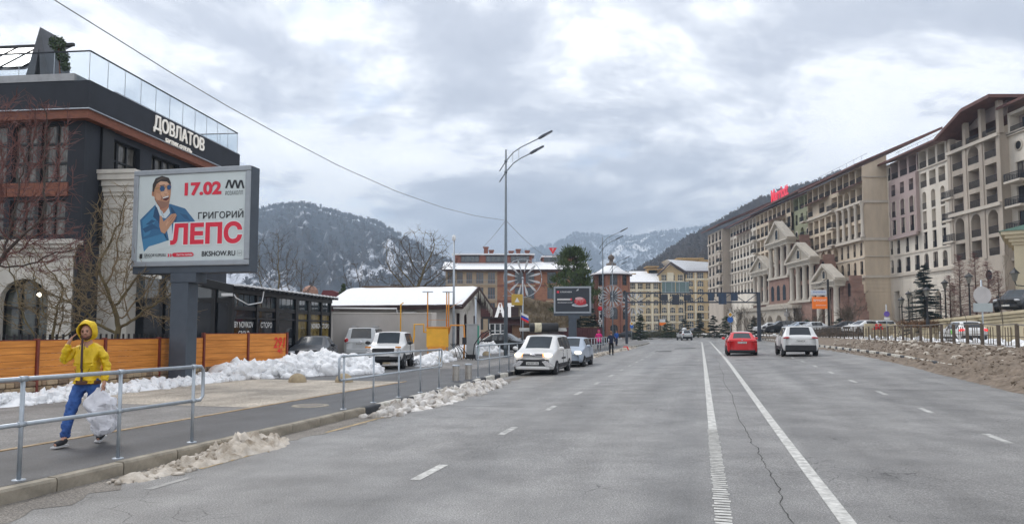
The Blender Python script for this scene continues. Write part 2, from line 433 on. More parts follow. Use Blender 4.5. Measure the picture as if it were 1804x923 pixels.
# hills -----------------------------------------------------------------------
def hillmat(name, dark, snowc, amount, streak, scl):
    m = bpy.data.materials.new(name); m.use_nodes = True; t = m.node_tree; b = t.nodes['Principled BSDF']; N = t.nodes.new; L = t.links.new
    b.inputs['Roughness'].default_value = .95; b.inputs['Specular IOR Level'].default_value = .1
    tcn = N('ShaderNodeTexCoord')
    def nz(s, st=(1, 1, 1), d=6, r=.65):
        mp = N('ShaderNodeMapping'); mp.inputs['Scale'].default_value = st; L(tcn.outputs['Object'], mp.inputs[0])
        n = N('ShaderNodeTexNoise'); n.inputs['Scale'].default_value = s; n.inputs['Detail'].default_value = d; n.inputs['Roughness'].default_value = r; L(mp.outputs[0], n.inputs['Vector']); return n.outputs[0]
    a = nz(scl, (1, .35, .6), 5, .55); s = nz(scl * streak, (1, .12, .12), 4, .7)
    ad = N('ShaderNodeMath'); ad.operation = 'MULTIPLY_ADD'; L(s, ad.inputs[0]); ad.inputs[1].default_value = .75; L(a, ad.inputs[2])
    r = N('ShaderNodeValToRGB'); e = r.color_ramp.elements; e[0].position = amount; e[0].color = (*dark, 1); e[1].position = amount + .16; e[1].color = (*snowc, 1)
    L(ad.outputs[0], r.inputs[0])
    r2 = N('ShaderNodeValToRGB'); e = r2.color_ramp.elements; e[0].position = .3; e[0].color = (.6, .6, .6, 1); e[1].position = .7; e[1].color = (1.3, 1.3, 1.3, 1); L(nz(scl * 25), r2.inputs[0])
    x = N('ShaderNodeMix'); x.data_type = 'RGBA'; x.blend_type = 'MULTIPLY'; x.inputs[0].default_value = 1; L(r.outputs[0], x.inputs[6]); L(r2.outputs[0], x.inputs[7]); L(x.outputs[2], b.inputs['Base Color'])
    return m
def hill(name, ridge, D0, D1, mat, lower, nx=120, nyy=40, pw=.85, rough=.05, treemat=None, ntree=0, th=16, tw=5, ridge_trees=400, seed=1, zb=-.4):
    rr = random.Random(seed); ridge = [(a, b + lower) for a, b in ridge]
    def rh(px):
        for (a, ya), (b, yb) in zip(ridge, ridge[1:]):
            if a <= px <= b:
                k = (px - a) / (b - a); return ya + (yb - ya) * k
        return ridge[0][1] if px < ridge[0][0] else ridge[-1][1]
    p0, p1 = ridge[0][0], ridge[-1][0]
    def pt(px, t):
        Y = D0 + (D1 - D0) * t; H = P(px, rh(px), D1).z
        x = P(px, rh(px), D1).x / D1 * Y
        g = fbm(px * .02 + seed, t * 3, seed, 5) * rough * H * 4 * t * (1 - t) * 2.2
        gul = abs(fbm(px * .035 + t, seed * 3.3, 1.5, 3)) * rough * H * 2.2 * min(1, 2.5 * (1 - t)) * t
        z = zb + (H - zb) * min(1, t) ** pw + g - gul + fbm(px * .3, 7, seed) * H * .008
        if t > 1: z = zb + (H - zb) * (1 - (t - 1) * 1.4)
        return Vector((x, Y, z))
    b = MB()
    for j in range(nyy + 5):
        t = j / nyy
        for i in range(nx + 1): b.v.append(tuple(pt(p0 + (p1 - p0) * i / nx, t)))
    n = nx + 1
    for j in range(nyy + 4):
        for i in range(nx): b.f.append((j * n + i, j * n + i + 1, (j + 1) * n + i + 1, (j + 1) * n + i)); b.sm.append(True)
    o = struct(b.build(name, mat))
    if treemat:
        tb = MB()
        for q in range(ntree + ridge_trees):
            px = rr.uniform(p0, p1); t = 1 - rr.random() ** 1.2 * .9 if q < ntree else rr.uniform(.985, 1.0)
            c = pt(px, t); h = th * rr.uniform(.55, 1.2); w = tw * rr.uniform(.5, 1.1)
            for a in (rr.uniform(0, PI), rr.uniform(0, PI)):
                dx, dy = math.cos(a) * w, math.sin(a) * w
                tb.quad((c.x - dx * .05, c.y - dy * .05, c.z - 1), (c.x + dx * .05, c.y + dy * .05, c.z - 1), (c.x + dx * rr.uniform(-.1, .1), c.y + dy * .04, c.z + h * .8))
                for k in range(4):
                    a0 = PI * (k + rr.uniform(.1, .9)) / 4; l = h * rr.uniform(.36, .56); ex, ez = math.cos(a0) * .5, math.sin(a0)
                    b0 = c.z + h * .38; tb.quad((c.x - dx * .06, c.y - dy * .06, b0), (c.x + dx * .06, c.y + dy * .06, b0 - 1), (c.x + dx * ex * 1.1 + dx * .1, c.y + dy * ex * 1.1, b0 + ez * l), (c.x + dx * ex * 1.1 - dx * .12, c.y + dy * ex * 1.1, b0 + ez * l * .93))
        f = struct(tb.build('forest', treemat), 'stuff'); f['label'] = 'bare winter forest covering the ' + name.replace('_', ' '); f['category'] = 'forest'
    return pt, o
tree_far = pm('far_trees', (.11, .10, .10), .95, .45, .03, col2=(.19, .185, .19))
tree_far3 = pm('near_hill_trees', (.105, .082, .066), .95, .45, .05, col2=(.17, .14, .12))
tree_far2 = pm('far_trees_frosted', (.16, .155, .16), .95, .5, .02, col2=(.35, .36, .38))
hm1 = hillmat('hill_left', (.05, .055, .065), (.62, .64, .69), .915, 16, .0034)
hm2 = hillmat('hill_mid', (.10, .10, .11), (.62, .66, .72), .93, 12, .0030)
hm3 = hillmat('hill_right', (.075, .062, .052), (.34, .33, .33), .98, 8, .012)
hill('mountain_left', [(-300, 470), (0, 440), (200, 410), (330, 392), (400, 380), (453, 366), (485, 359), (509, 357), (552, 359), (589, 370), (626, 380), (653, 385), (671, 392), (701, 409), (735, 427), (759, 443), (800, 462), (850, 488), (900, 512), (960, 540)],
     620, 1500, hm1, 9, 200, 60, .8, .06, tree_far, 3600, 14, 10, 1200, 3)
mpt, mo = hill('mountain_middle', [(820, 470), (860, 455), (913, 442), (951, 434), (975, 430), (997, 418), (1009, 410), (1033, 411), (1055, 412), (1069, 416), (1093, 415), (1122, 416), (1155, 409), (1188, 405), (1222, 401), (1300, 392), (1420, 380)],
     1900, 3300, hm2, 5, 160, 60, .8, .05, tree_far2, 4500, 22, 14, 600, 9)
hill('hillside_right', [(980, 535), (1040, 510), (1090, 488), (1130, 470), (1160, 452), (1200, 424), (1250, 397), (1300, 369), (1340, 349), (1400, 327), (1440, 318), (1480, 301), (1520, 296), (1600, 288), (1700, 275), (1900, 260)],
     330, 760, hm3, 15, 160, 50, .8, .05, tree_far3, 7000, 11, 8, 900, 5)
# ski pistes draped on the middle mountain
def piste(path):
    b = MB(); pr = None
    for px, t, w in path:
        a, c = mpt(px - w, t) + Vector((0, -6, 6)), mpt(px + w, t) + Vector((0, -6, 6))
        if pr: b.quad(pr[0], pr[1], c, a, smooth=True)
        pr = (a, c)
    b.build('ski_piste', snow, mo, True)
piste([(1062, .50, 7), (1070, .60, 7), (1080, .68, 8), (1090, .76, 9), (1098, .82, 7)])
piste([(1096, .80, 3), (1104, .82, 6), (1112, .84, 4)]); piste([(1099, .74, 2), (1110, .76, 8), (1124, .72, 9), (1136, .67, 6), (1142, .62, 2)])
piste([(1098, .90, 4), (1106, .92, 8), (1116, .94, 5)]); piste([(1126, .90, 4), (1132, .93, 6), (1138, .96, 3)])
piste([(1165, .93, 3), (1170, .95, 4)]); piste([(1040, .88, 3), (1046, .90, 5), (1050, .92, 2)]); piste([(1068, .9, 3), (1074, .92, 5), (1080, .94, 2)])
# ================================================================== FACADE TOOLS
def arch_pts(w, z0, h, rise, n=8):
    """opening outline, counter-clockwise seen from the front (-y): bottom-left, bottom-right, then over the top"""
    if rise <= 0: return [(-w / 2, z0), (w / 2, z0), (w / 2, z0 + h), (-w / 2, z0 + h)]
    pts = [(-w / 2, z0), (w / 2, z0)]; zs = z0 + h - rise
    for i in range(n + 1):
        a = PI * i / n; pts.append((w / 2 * math.cos(a), zs + rise * math.sin(a)))
    return pts
def cell(b, x0, x1, z0, z1, op=None, y=0.0):
    """wall cell in plane y (faces -y); op = (cx, w, sill z, h, rise, depth)"""
    if op is None: b.quad((x0, y, z0), (x1, y, z0), (x1, y, z1), (x0, y, z1)); return
    cxx, w, s, h, rise, d = op; a, c = cxx - w / 2, cxx + w / 2
    b.quad((x0, y, z0), (a, y, z0), (a, y, z1), (x0, y, z1)); b.quad((c, y, z0), (x1, y, z0), (x1, y, z1), (c, y, z1))
    if s > z0 + 1e-4: b.quad((a, y, z0), (c, y, z0), (c, y, s), (a, y, s))
    o = arch_pts(w, s, h, rise); top = o[2:] if rise > 0 else [(w / 2, s + h), (-w / 2, s + h)]
    if rise > 0 or s + h < z1 - 1e-4:
        for p, q in zip(top, top[1:]):
            b.quad((cxx + q[0], y, q[1]), (cxx + p[0], y, p[1]), (cxx + p[0], y, z1), (cxx + q[0], y, z1))
    for p, q in zip(o, o[1:] + o[:1]):
        b.quad((cxx + p[0], y, p[1]), (cxx + p[0], y + d, p[1]), (cxx + q[0], y + d, q[1]), (cxx + q[0], y, q[1]))
WINC = {}
def window(parent, cxx, s, w, h, rise, d, frame, pane, y=0.0, mull=1, trans=1, fw=.07, rz=0, origin=None, rail=None, name='window'):
    key = (round(w, 2), round(h, 2), round(rise, 2), mull, trans, fw, frame.name, pane.name)
    if key not in WINC:
        f = MB(); o = arch_pts(w, 0, h, rise)
        for p, q in zip(o, o[1:] + o[:1]): f.beam((p[0], 0, p[1]), (q[0], 0, q[1]), .10, fw * 1.6, up=(0, 1, 0))
        for i in range(mull):
            x = -w / 2 + w * (i + 1) / (mull + 1); f.box(x - fw / 2, x + fw / 2, -.05, .04, 0, h - (0 if rise <= 0 else rise * (1 - math.sqrt(max(0, 1 - (2 * x / w) ** 2)))))
        for i in range(trans):
            z = h * (i + 1) / (trans + 1); f.box(-w / 2, w / 2, -.045, .04, z - fw / 2, z + fw / 2)
        fm = f.mesh('window'); fm.materials.append(frame)
        g = MB(); g.quad(*[(p[0], .03, p[1]) for p in o]); gm = g.mesh('pane'); gm.materials.append(pane); WINC[key] = (fm, gm)
    fm, gm = WINC[key]
    T = Matrix.Translation((cxx, y + d - .04, s))
    if origin is not None: T = origin @ T
    o = link(name, fm, None, parent, T); link('pane', gm, None, o); return o
RAILC = {}
def railing(parent, cxx, s, w, mat, y=0.0, h=.95, proj=0.0, name='balcony_railing', origin=None, step=.16):
    key = (round(w, 2), round(h, 2), proj, mat.name, step)
    if key not in RAILC:
        b = MB(); n = max(3, int(w / step))
        b.box(-w / 2, w / 2, -.03, .03, h - .05, h); b.box(-w / 2, w / 2, -.02, .02, .06, .10)
        for i in range(n + 1):
            x = -w / 2 + w * i / n; b.box(x - .016, x + .016, -.016, .016, 0, h)
        if proj:
            for q in (-w / 2, w / 2):
                b.box(q - .03, q + .03, 0, proj, h - .05, h)
                for i in range(1, max(2, int(proj / step))): yy = i * step; b.box(q - .016, q + .016, yy - .016, yy + .016, 0, h)
        m = b.mesh(name); m.materials.append(mat); RAILC[key] = m
    T = Matrix.Translation((cxx, y, s))
    if origin is not None: T = origin @ T
    return link(name, RAILC[key], None, parent, T)
# ================================================================== LEFT: DARK BOUTIQUE HOTEL + GLASS PAVILION
ALP = rad(6.06)
O1 = P(154, 140, 30.0); O1.z = 0
darkw = pm('charcoal_render', (.016, .018, .025), .75, .25, 1.2, bump=.3, bscale=30)
darkw2 = pm('charcoal_render_side', (.022, .026, .035), .75, .2, 1.2, bump=.3, bscale=30)
whitew = pm('cream_stone', (.60, .57, .51), .8, .12, 1.5, bump=.35, bscale=8)
woodr = pm('red_brown_wood', (.20, .066, .034), .6, .3, 3, stretch=(1, 1, 8))
frameb = pm('black_frame', (.010, .011, .013), .5, .2, 4)
curt = pm('curtained_glass', (.055, .052, .047), .12, .75, 3.0, col2=(.20, .19, .17), stretch=(2.5, 1, .5), spec=.6)
glassc = bpy.data.materials.new('clear_glass'); glassc.use_nodes = True
_t = glassc.node_tree; _t.nodes.remove(_t.nodes['Principled BSDF']); _g = _t.nodes.new('ShaderNodeBsdfGlossy'); _g.inputs[1].default_value = .03; _tr = _t.nodes.new('ShaderNodeBsdfTransparent'); _tr.inputs[0].default_value = (.90, .93, .95, 1)
_f = _t.nodes.new('ShaderNodeFresnel'); _f.inputs[0].default_value = 1.10; _m = _t.nodes.new('ShaderNodeMixShader'); _o = _t.nodes['Material Output']
_n = _t.nodes.new('ShaderNodeTexNoise'); _n.inputs['Scale'].default_value = .6; _b = _t.nodes.new('ShaderNodeBump'); _b.inputs['Strength'].default_value = .02; _t.links.new(_n.outputs[0], _b.inputs['Height']); _t.links.new(_b.outputs[0], _g.inputs['Normal'])
_t.links.new(_f.outputs[0], _m.inputs[0]); _t.links.new(_tr.outputs[0], _m.inputs[1]); _t.links.new(_g.outputs[0], _m.inputs[2]); _t.links.new(_m.outputs[0], _o.inputs[0])
h1 = thing('boutique_hotel', 'dark charcoal hotel with cream ground floor and glass-railed roof terrace behind orange fence', 'building', O1, -ALP)
ZC, ZS, ZT = 5.5, 10.5, 12.05
fw_ = MB()
# front upper wall with tall windows in two storeys (plane y=0)
xs = [-16, -12.6, -11.6, -8.2, -7.2, -3.35, -.62, 0]
for a, c in zip(xs, xs[1:]):
    wdw = c - a > 2.4 and a > -16
    if wdw or a == -16:
        cell(fw_, a, c, ZC, 7.36, ((a + c) / 2, c - a - .25, 5.72, 1.5, 0, .25)); cell(fw_, a, c, 7.36, ZS, ((a + c) / 2, c - a - .25, 7.95, 2.45, 0, .25))
    else: cell(fw_, a, c, ZC, ZS)
fw_.build('front_wall', darkw, h1)
for a, c in zip(xs, xs[1:]):
    if c - a > 2.4:
        cc, w = (a + c) / 2, c - a - .25
        for q in (-1, 1):
            window(h1, cc + q * (w / 4 + .045), 7.95, w / 2 - .09, 2.45, 0, .2, frameb, curt, mull=1, trans=2, fw=.09)
            window(h1, cc + q * (w / 4 + .045), 5.72, w / 2 - .09, 1.5, 0, .2, frameb, curt, mull=1, trans=1, fw=.09)
        MB().box(cc - w / 2 - .1, cc + w / 2 + .1, -.07, .05, 7.36, 7.92).build('wood_panel', woodr, h1)
        MB().box(cc - .09, cc + .09, -.05, .2, 5.72, 10.4).build('mullion_post', frameb, h1)
# side wall (x=0 plane faces +x): cells built in a rotated frame
SM = Matrix.Rotation(rad(90), 4, 'Z')          # local x -> +y, faces +x
sb = MB(); ys = [0, .9, 3.9, 4.5, 7.2, 7.8, 10.4, 12.2]
for i, (a, c) in enumerate(zip(ys, ys[1:])):
    if i % 2 == 1: cell(sb, a, c, ZC - 5.5, 7.36); cell(sb, a, c, 7.36, ZS, ((a + c) / 2, c - a - .3, 7.6, 2.6, 0, .35))
    else: cell(sb, a, c, 0, ZS)
sb.xf(SM).build('side_wall', darkw2, h1)
for i, (a, c) in enumerate(zip(ys, ys[1:])):
    if i % 2 == 1:
        for q in (-1, 1): window(h1, (a + c) / 2 + q * (c - a - .3) / 4, 7.6, (c - a - .3) / 2 - .05, 2.6, 0, .3, frameb, curt, mull=1, trans=2, fw=.08, origin=SM)
MB().box(-.02, .12, .95, 1.7, ZC, ZS - .02).build('corner_pier', frameb, h1)
MB().box(0, .13, 2.05, 2.2, 7.9, 8.2).build('wall_lamp', chrome, h1)
# back and far walls, roof slab
MB().box(-16, -.01, 12.0, 12.2, 0, ZS).box(-16.2, -16, 0, 12.2, 0, ZS).build('back_wall', darkw, h1)
# parapet band and wooden soffit
MB().box(-16.5, .42, -.42, 12.6, ZS + .36, ZT).build('parapet_band', darkw2, h1)
MB().box(-16.45, .36, -.36, 12.55, ZS, ZS + .36).build('soffit', woodr, h1)
MB().box(-16.5, .46, -.46, 12.64, ZS + .355, ZS + .40).build('drip_edge', galv, h1)
MB().box(-16.5, -.25, -.45, 3.6, ZT, ZT + .30).build('roof_kerb', pm('zinc', (.36, .37, .38), .5, .2, 2), h1)
MB().box(-.1, .44, 1.2, 12.55, ZT + .002, ZT + .05).build('coping', galv, h1)
# terrace glass balustrade: each pane its own piece
def bal(a, c, n):
    a, c = Vector(a), Vector(c)
    for i in range(n):
        p, q = a.lerp(c, i / n), a.lerp(c, (i + 1) / n); d = (q - p).normalized() * .015
        MB().beam(p + d + Vector((0, 0, .62)), q - d + Vector((0, 0, .62)), .018, 1.2).build('glass_pane', glassc, h1)
        MB().beam(p, p + Vector((0, 0, 1.24)), .02, .02).build('pane_post', galv, h1)
    MB().beam(a + Vector((0, 0, 1.25)), c + Vector((0, 0, 1.25)), .05, .05).build('handrail', darkw2, h1)
bal((.3, -.3, ZT + .02), (.3, 12.5, ZT + .02), 11); bal((-12.3, -.3, ZT + .02), (.3, -.3, ZT + .02), 8); bal((.3, 12.5, ZT + .02), (-4, 12.5, ZT + .02), 4)
# roof-top gable with glazing
gz = ZT + .3
gy = 3.2
def lp(px, py, y_):   # pixel -> local x,z on plane at local y
    Yw = O1.y + y_ * math.cos(ALP); q = P(px, py, Yw); d = q - Vector((O1.x, O1.y, 0)); return (d.x * math.cos(ALP) - d.y * math.sin(ALP), q.z)
ax, az = lp(56, 40, gy); l0 = lp(14, 130, gy)[0]; r0 = lp(84, 130, gy)[0]
gabm = pm('grey_cladding', (.10, .105, .115), .6, .2, 1.5)
gb = MB()
for sx_, e in ((-1, l0), (1, r0)): gb.prism([(ax, az), (e, gz), (e - sx_ * .62, gz), (ax, az - .95)], gy, gy + 1.6)
gb.build('roof_gable', gabm, h1, True)
MB().prism([(ax, az - .95), (l0 + .62, gz), (r0 - .62, gz)], gy + .5, gy + .53).build('gable_glazing', bglass, h1, True)
MB().box(ax - .04, ax + .04, gy + .42, gy + .5, gz, az - 1).box(l0 + .5, r0 - .5, gy + .42, gy + .5, gz + .75, gz + .83).build('glazing_bar', frameb, h1)
rl = MB(); rl.quad((-14, gy + .3, az - 1.9), (ax - .9, gy + .3, az - 1.9), (ax - .1, gy + 2.4, az + .02), (-14, gy + 2.4, az + .02)); rl.build('roof_slope', gabm, h1)
for k in range(4):
    x1 = ax - 1.05 - k * 1.2
    MB().quad((x1 - 1.1, gy + .42, az - 1.75), (x1 - .1, gy + .42, az - 1.75), (x1 + .35, gy + 2.2, az - .1), (x1 - .65, gy + 2.2, az - .1)).xf(Matrix.Translation((0, -.05, .05))).build('skylight', bglass, h1)
MB().beam((-14, gy + 2.3, az + .06), (ax, gy + 2.3, az + .06), .14, .14).build('ridge_cap', frameb, h1)
# cream ground storey
gw = MB()
cell(gw, -3.9, -.05, 0, 5.1, (-2.15, 2.15, .4, 3.55, .95, .4), -.32); cell(gw, -8.4, -3.9, 0, 5.1, (-6.1, 2.3, .4, 3.55, .95, .4), -.32); cell(gw, -16, -8.4, 0, 5.1, None, -.32)
gw.quad((-.05, -.32, 0), (-.05, .0, 0), (-.05, 0, 5.1), (-.05, -.32, 5.1)); gw.build('ground_wall', whitew, h1)
co = MB()
for k, (o_, z0, z1) in enumerate(((.40, 4.85, 5.0), (.47, 5.0, 5.16), (.58, 5.16, 5.32), (.68, 5.32, 5.5))): co.box(-16, .02 + k * .03, -o_, 0, z0, z1)
co.build('cornice', whitew, h1)
for c_ in (-2.15, -6.1): window(h1, c_, .4, 2.15 if c_ > -3 else 2.3, 3.55, .95, .36, frameb, pm('restaurant_glass', (.05, .06, .055), .05, .6, 1.2, col2=(.13, .14, .12), spec=.7), y=-.32, mull=2, trans=2, fw=.08)
MB().lathe([(0, .09), (.07, .06), (.09, 0), (.07, -.06), (0, -.09)], (-1.75, .02, 3.3), 10).build('pendant_lamp', pm('lit_bulb', (1, .95, .8), .4, 0, 1, emit=(1, .92, .75), es=6), h1)
MB().box(.0, .1, -.3, .02, 0, ZC).build('downpipe', frameb, h1)
# cream bay with moulded capital on the street side
by = MB().box(.0, 1.35, 1.15, 3.6, 0, 8.0)
by.build('street_bay', whitew, h1)
bc = MB()
for o_, z0, z1 in ((.05, 7.0, 7.1), (.06, 7.55, 7.7), (.12, 7.7, 7.95), (.2, 7.95, 8.2), (.3, 8.2, 8.45), (.36, 8.45, 8.62)): bc.box(.001, 1.35 + o_, 1.15 - o_, 3.6 + o_, z0, z1)
bc.build('capital', whitew, h1)
for k in range(7): MB().box(.2 + k * .15, .27 + k * .15, 1.10, 1.15, 4.0, 6.9).build('flute', whitew, h1)
# lettering on the parapet
letm = pm('cream_letters', (.85, .82, .76), .5, .05, 3, emit=(1, .95, .85), es=.15)
def serif_text(name, txt, mat, parent, M, w, h):
    o = text(name, txt, mat, parent, M, width=w, height=h, bold=.008, depth=.03); return o
serif_text('sign_letters', 'ДОВЛАТОВ', letm, h1, facing((.50, 6.2, 11.52), 1, 0), 4.5, .82)
text('sign_letters', 'БУТИК ОТЕЛЬ', letm, h1, facing((.47, 6.15, 10.97), 1, 0), width=2.3, height=.20, bold=.01, depth=.03)
# plants and chair on the terrace
leaf_d = pm('dark_leaf', (.03, .055, .022), .7, .5, 6, col2=(.07, .11, .04))
def leafball(b, c, r, n, s, rr):
    for _ in range(n):
        d = Vector((rr.gauss(0, 1), rr.gauss(0, 1), rr.gauss(0, 1))).normalized() * r * rr.uniform(.6, 1.05)
        p = Vector(c) + d; e = Vector((rr.uniform(-1, 1), rr.uniform(-1, 1), rr.uniform(-1, 1))).normalized() * s; f = d.cross(e)
        f = f.normalized() * s * .6 if f.length > 1e-5 else Vector((s, 0, 0)); b.quad(p - e, p + f, p + e, p - f)
q = lp(88, 73, 2.4); q2 = lp(97, 96, 2.4)
tp = thing('topiary_plant', 'clipped dark green topiary plant on the roof terrace', 'plant', tuple(h1.matrix_basis @ Vector((q2[0], 2.4, ZT + .3))))
b = MB(); rr = random.Random(5); leafball(b, (-.15, 0, q[1] - ZT - .3), .36, 420, .06, rr); leafball(b, (.1, 0, q2[1] - ZT - .3), .30, 320, .06, rr); leafball(b, (.25, 0, q2[1] - ZT - .75), .22, 200, .06, rr)
b.build('foliage', leaf_d, tp); MB().tube([(0, 0, 0), (.02, 0, 1), (-.1, 0, q[1] - ZT - .3)], .03, 6).build('stem', woodr, tp); MB().lathe([(.0, 0), (.2, 0), (.28, .45), (.24, .45)], n=10).build('pot', darkw, tp)
# ------------------------------------------------------------------ glass pavilion
pv = thing('glass_pavilion', 'black framed glass restaurant pavilion with sloping snow-dusted roof', 'pavilion', O1, -ALP)
px1, py0, py1, zl, zh = 5.65, 1.75, 13.6, 3.75, 4.85
fr = MB().prism([(1.4, zh - .42), (px1 + .1, zl - .32), (px1 + .1, zl), (1.4, zh - .12), (.02, zh + .02), (.02, zh - .35)], py0 - .15, py0 + .12)
MB().box(.02, px1 + .1, py0 + .12, py1 + .1, zl - .32, zl).build('roof_slab', frameb, pv)
fr.build('roof_beam', frameb, pv, True)
MB().box(.1, px1, py0 + .13, py1, zl + .001, zl + .07).build('roof_snow', snow, pv)
pdark = pm('pavilion_glass', (.012, .015, .020), .05, .5, .8, spec=.35)
pwarm = pm('pavilion_glass_painted_glow', (.10, .075, .03), .06, .7, 1.6, col2=(.30, .22, .07), stretch=(1, 1, .6), emit=(1, .75, .3), es=.0, spec=.8)  # warm interior light painted into the pane colour, emission is off
# front (near end): bays with posts, transom
xsb = [.05, 2.55, 4.9, px1]
for i, x in enumerate(xsb): MB().box(x - .09, x + .09, py0 - .12, py0 + .1, 0, zh - .35 - .19 * x).build('post', frameb, pv)
for a, c in zip(xsb, xsb[1:]):
    MB().box(a + .09, c - .09, py0 - .06, py0 + .06, 3.02, 3.22).build('transom', frameb, pv); MB().box(a + .09, c - .09, py0 - .05, py0 + .05, 1.32, 1.42).build('rail', frameb, pv)
    m_ = (a + c) / 2
    MB().quad((a + .09, py0, 3.22), (c - .09, py0, 3.22), (c - .09, py0, zh - .35 - .19 * c), (a + .09, py0, zh - .35 - .19 * a)).build('pane', bglass, pv)
    MB().quad((a + .09, py0, .2), (c - .09, py0, .2), (c - .09, py0, 3.02), (a + .09, py0, 3.02)).build('pane', pdark, pv)
    MB().box(a, c, py0 - .05, py0 + .05, .15, .3).build('sill', frameb, pv)
# street side (x = px1): posts with panes and clerestory lights
ysb = [py0, py0 + 2.35, py0 + 4.5, py0 + 6.9, py0 + 8.6, py0 + 10.4, py1]
for i, y_ in enumerate(ysb):
    w = .35 if i in (2, 3, 4) else .16
    MB().box(px1 - .12, px1 + .06, y_ - w / 2, y_ + w / 2, .15, zl - .3).build('post', frameb, pv)
for i, (a, c) in enumerate(zip(ysb, ysb[1:])):
    a, c = a + .1, c - .1; g = pwarm if i in (3, 4, 5) else pdark
    MB().box(px1 - .07, px1 + .03, a, c, 2.72, 2.9).build('transom', frameb, pv); MB().box(px1 - .06, px1 + .03, a, c, 2.34, 2.42).build('rail', frameb, pv); MB().box(px1 - .06, px1 + .03, a, c, .15, .32).build('sill', frameb, pv)
    MB().quad((px1 - .04, a, .3), (px1 - .04, c, .3), (px1 - .04, c, 2.72), (px1 - .04, a, 2.72)).build('pane', g, pv)
    n = 4
    for k in range(n):
        u0, u1 = a + (c - a) * k / n + .03, a + (c - a) * (k + 1) / n - .03
        MB().quad((px1 - .04, u0, 2.9), (px1 - .04, u1, 2.9), (px1 - .04, u1, zl - .34), (px1 - .04, u0, zl - .34)).build('clerestory_pane', bglass, pv)
wtx = pm('white_vinyl', (.75, .75, .73), .5, .05, 3)
for i, t_ in ((0, 'BY NOVIKOV'), (1, 'СТОРО'), (4, 'BY NOVIKOV'), (5, 'СТОРО')):
    c = (ysb[i] + ysb[i + 1]) / 2; text('window_lettering', t_, wtx, pv, facing((px1 + .0, c, 2.10), 1, 0), width=1.75 if i in (0, 4) else 1.2, height=.26, bold=.01)
text('window_lettering', 'GROUP', wtx, pv, facing((px1 + .0, (ysb[0] + ysb[1]) / 2, 1.72), 1, 0), width=1.0, height=.22, bold=.01)
for k in range(23):       # rafter tails with snow on them
    y_ = py0 + .1 + k * (py1 - py0) / 22
    MB().box(px1 + .1, px1 + .42, y_ - .11, y_ + .11, zl - .13, zl - .03).build('rafter_tail', frameb, pv)
    MB().box(px1 + .09, px1 + .43, y_ - .12, y_ + .12, zl - .03, zl + .05).build('rafter_snow', snow, pv)
MB().tube([(px1 + .12, py0 - .05, 3.35), (px1 + .3, py0 - .2, 3.2), (px1 + .35, py0 + .8, 2.95), (px1 + .4, py0 + 2, 3.1), (px1 + .3, py0 + 2.4, 3.6)], .025, 6).build('cable', white, pv)
MB().box(px1 - .3, px1 + .1, py0 - .32, py0 - .1, 3.28, 3.4).build('floodlight', white, pv)
MB().box(.05, px1 - .2, py1 - .1, py1, 0.15, zl - .3).build('rear_wall', frameb, pv)
# ================================================================== WHITE HOUSE WITH SNOWY ROOF, YARD WALL, GAS CABINET
render_w = pm('off_white_render', (.56, .53, .49), .85, .1, .8, bump=.3, bscale=20, stretch=(1, 1, .5))
render_g = pm('grey_beige_render', (.46, .43, .40), .85, .09, .7, bump=.3, bscale=20)
brownr = pm('dark_brown_metal', (.045, .022, .022), .5, .25, 4)
OH = Vector((X(800, 50), 50, .15))
hs = thing('bungalow', 'small white bungalow with thick snow on its low gable roof', 'house', OH, -TH)
w_ = MB(); Lh, Dh, ez, rz_ = 9.0, 6.2, 3.55, 4.72
for a, c in ((-9, -5.5), (-5.5, 0)): cell(w_, a, c, 0, ez)
w_.xf(Matrix.Identity(4))
ew = MB(); cell(ew, 0, 1.6, 0, ez, (.85, .75, .7, 2.2, 0, .15)); cell(ew, 1.6, 3.6, 0, ez, (2.5, .7, .9, 2.0, .35, .15)); cell(ew, 3.6, Dh, 0, ez, (4.8, .8, .9, 1.9, 0, .15)); ew.quad((0, 0, ez), (Dh, 0, ez), (Dh / 2, 0, rz_ - .1))
w_.add(ew, SM); w_.quad((-Lh, 0, 0), (-Lh, Dh, 0), (-Lh, Dh, ez), (-Lh, Dh / 2, rz_ - .1), (-Lh, 0, ez)); w_.quad((-Lh, Dh, 0), (0, Dh, 0), (0, Dh, ez), (-Lh, Dh, ez))
w_.build('wall', render_w, hs)
for c_, z_, a_, h_, r_ in ((.85, .7, .75, 2.2, 0), (2.5, .9, .7, 2.0, .35), (4.8, .9, .8, 1.9, 0)): window(hs, c_, z_, a_, h_, r_, .14, brownr, dglass, mull=1, trans=1, origin=SM)
ov = .55
rf = MB()
for s_ in (0, 1):
    a = (-ov, ez - .2) if s_ == 0 else (Dh + ov, ez - .2)
    rf.quad((-Lh - .5, a[0], a[1]), (.75, a[0], a[1]), (.75, Dh / 2, rz_), (-Lh - .5, Dh / 2, rz_))
roof = rf.build('roof', brownr, hs)
MB().box(-Lh - .5, .76, -ov - .06, -ov, ez - .42, ez - .10).build('fascia', brownr, hs)
sn = MB(); n_ = 26; m_ = 6
for s_ in (0, 1):
    base = len(sn.v)
    for j in range(m_ + 1):
        for i in range(n_ + 1):
            x = -Lh - .55 + (Lh + 1.3) * i / n_; t = j / m_; y_ = (-ov - .05 if s_ == 0 else Dh + ov) * (1 - t) + Dh / 2 * t
            edge = 0 if j == 0 else 1
            z = (ez - .2) * (1 - t) + rz_ * t + (.07 if j == 0 else .15) + fbm(x * .8, y_ * .8, 3) * .035 - (.1 if i in (0, n_) else 0)
            sn.v.append((x, y_ - (.03 + .05 * fbm(x, 4, 4) if j == 0 and s_ == 0 else 0), z))
    for j in range(m_):
        for i in range(n_): q = base + j * (n_ + 1) + i; sn.f.append((q, q + 1, q + n_ + 2, q + n_ + 1)); sn.sm.append(True)
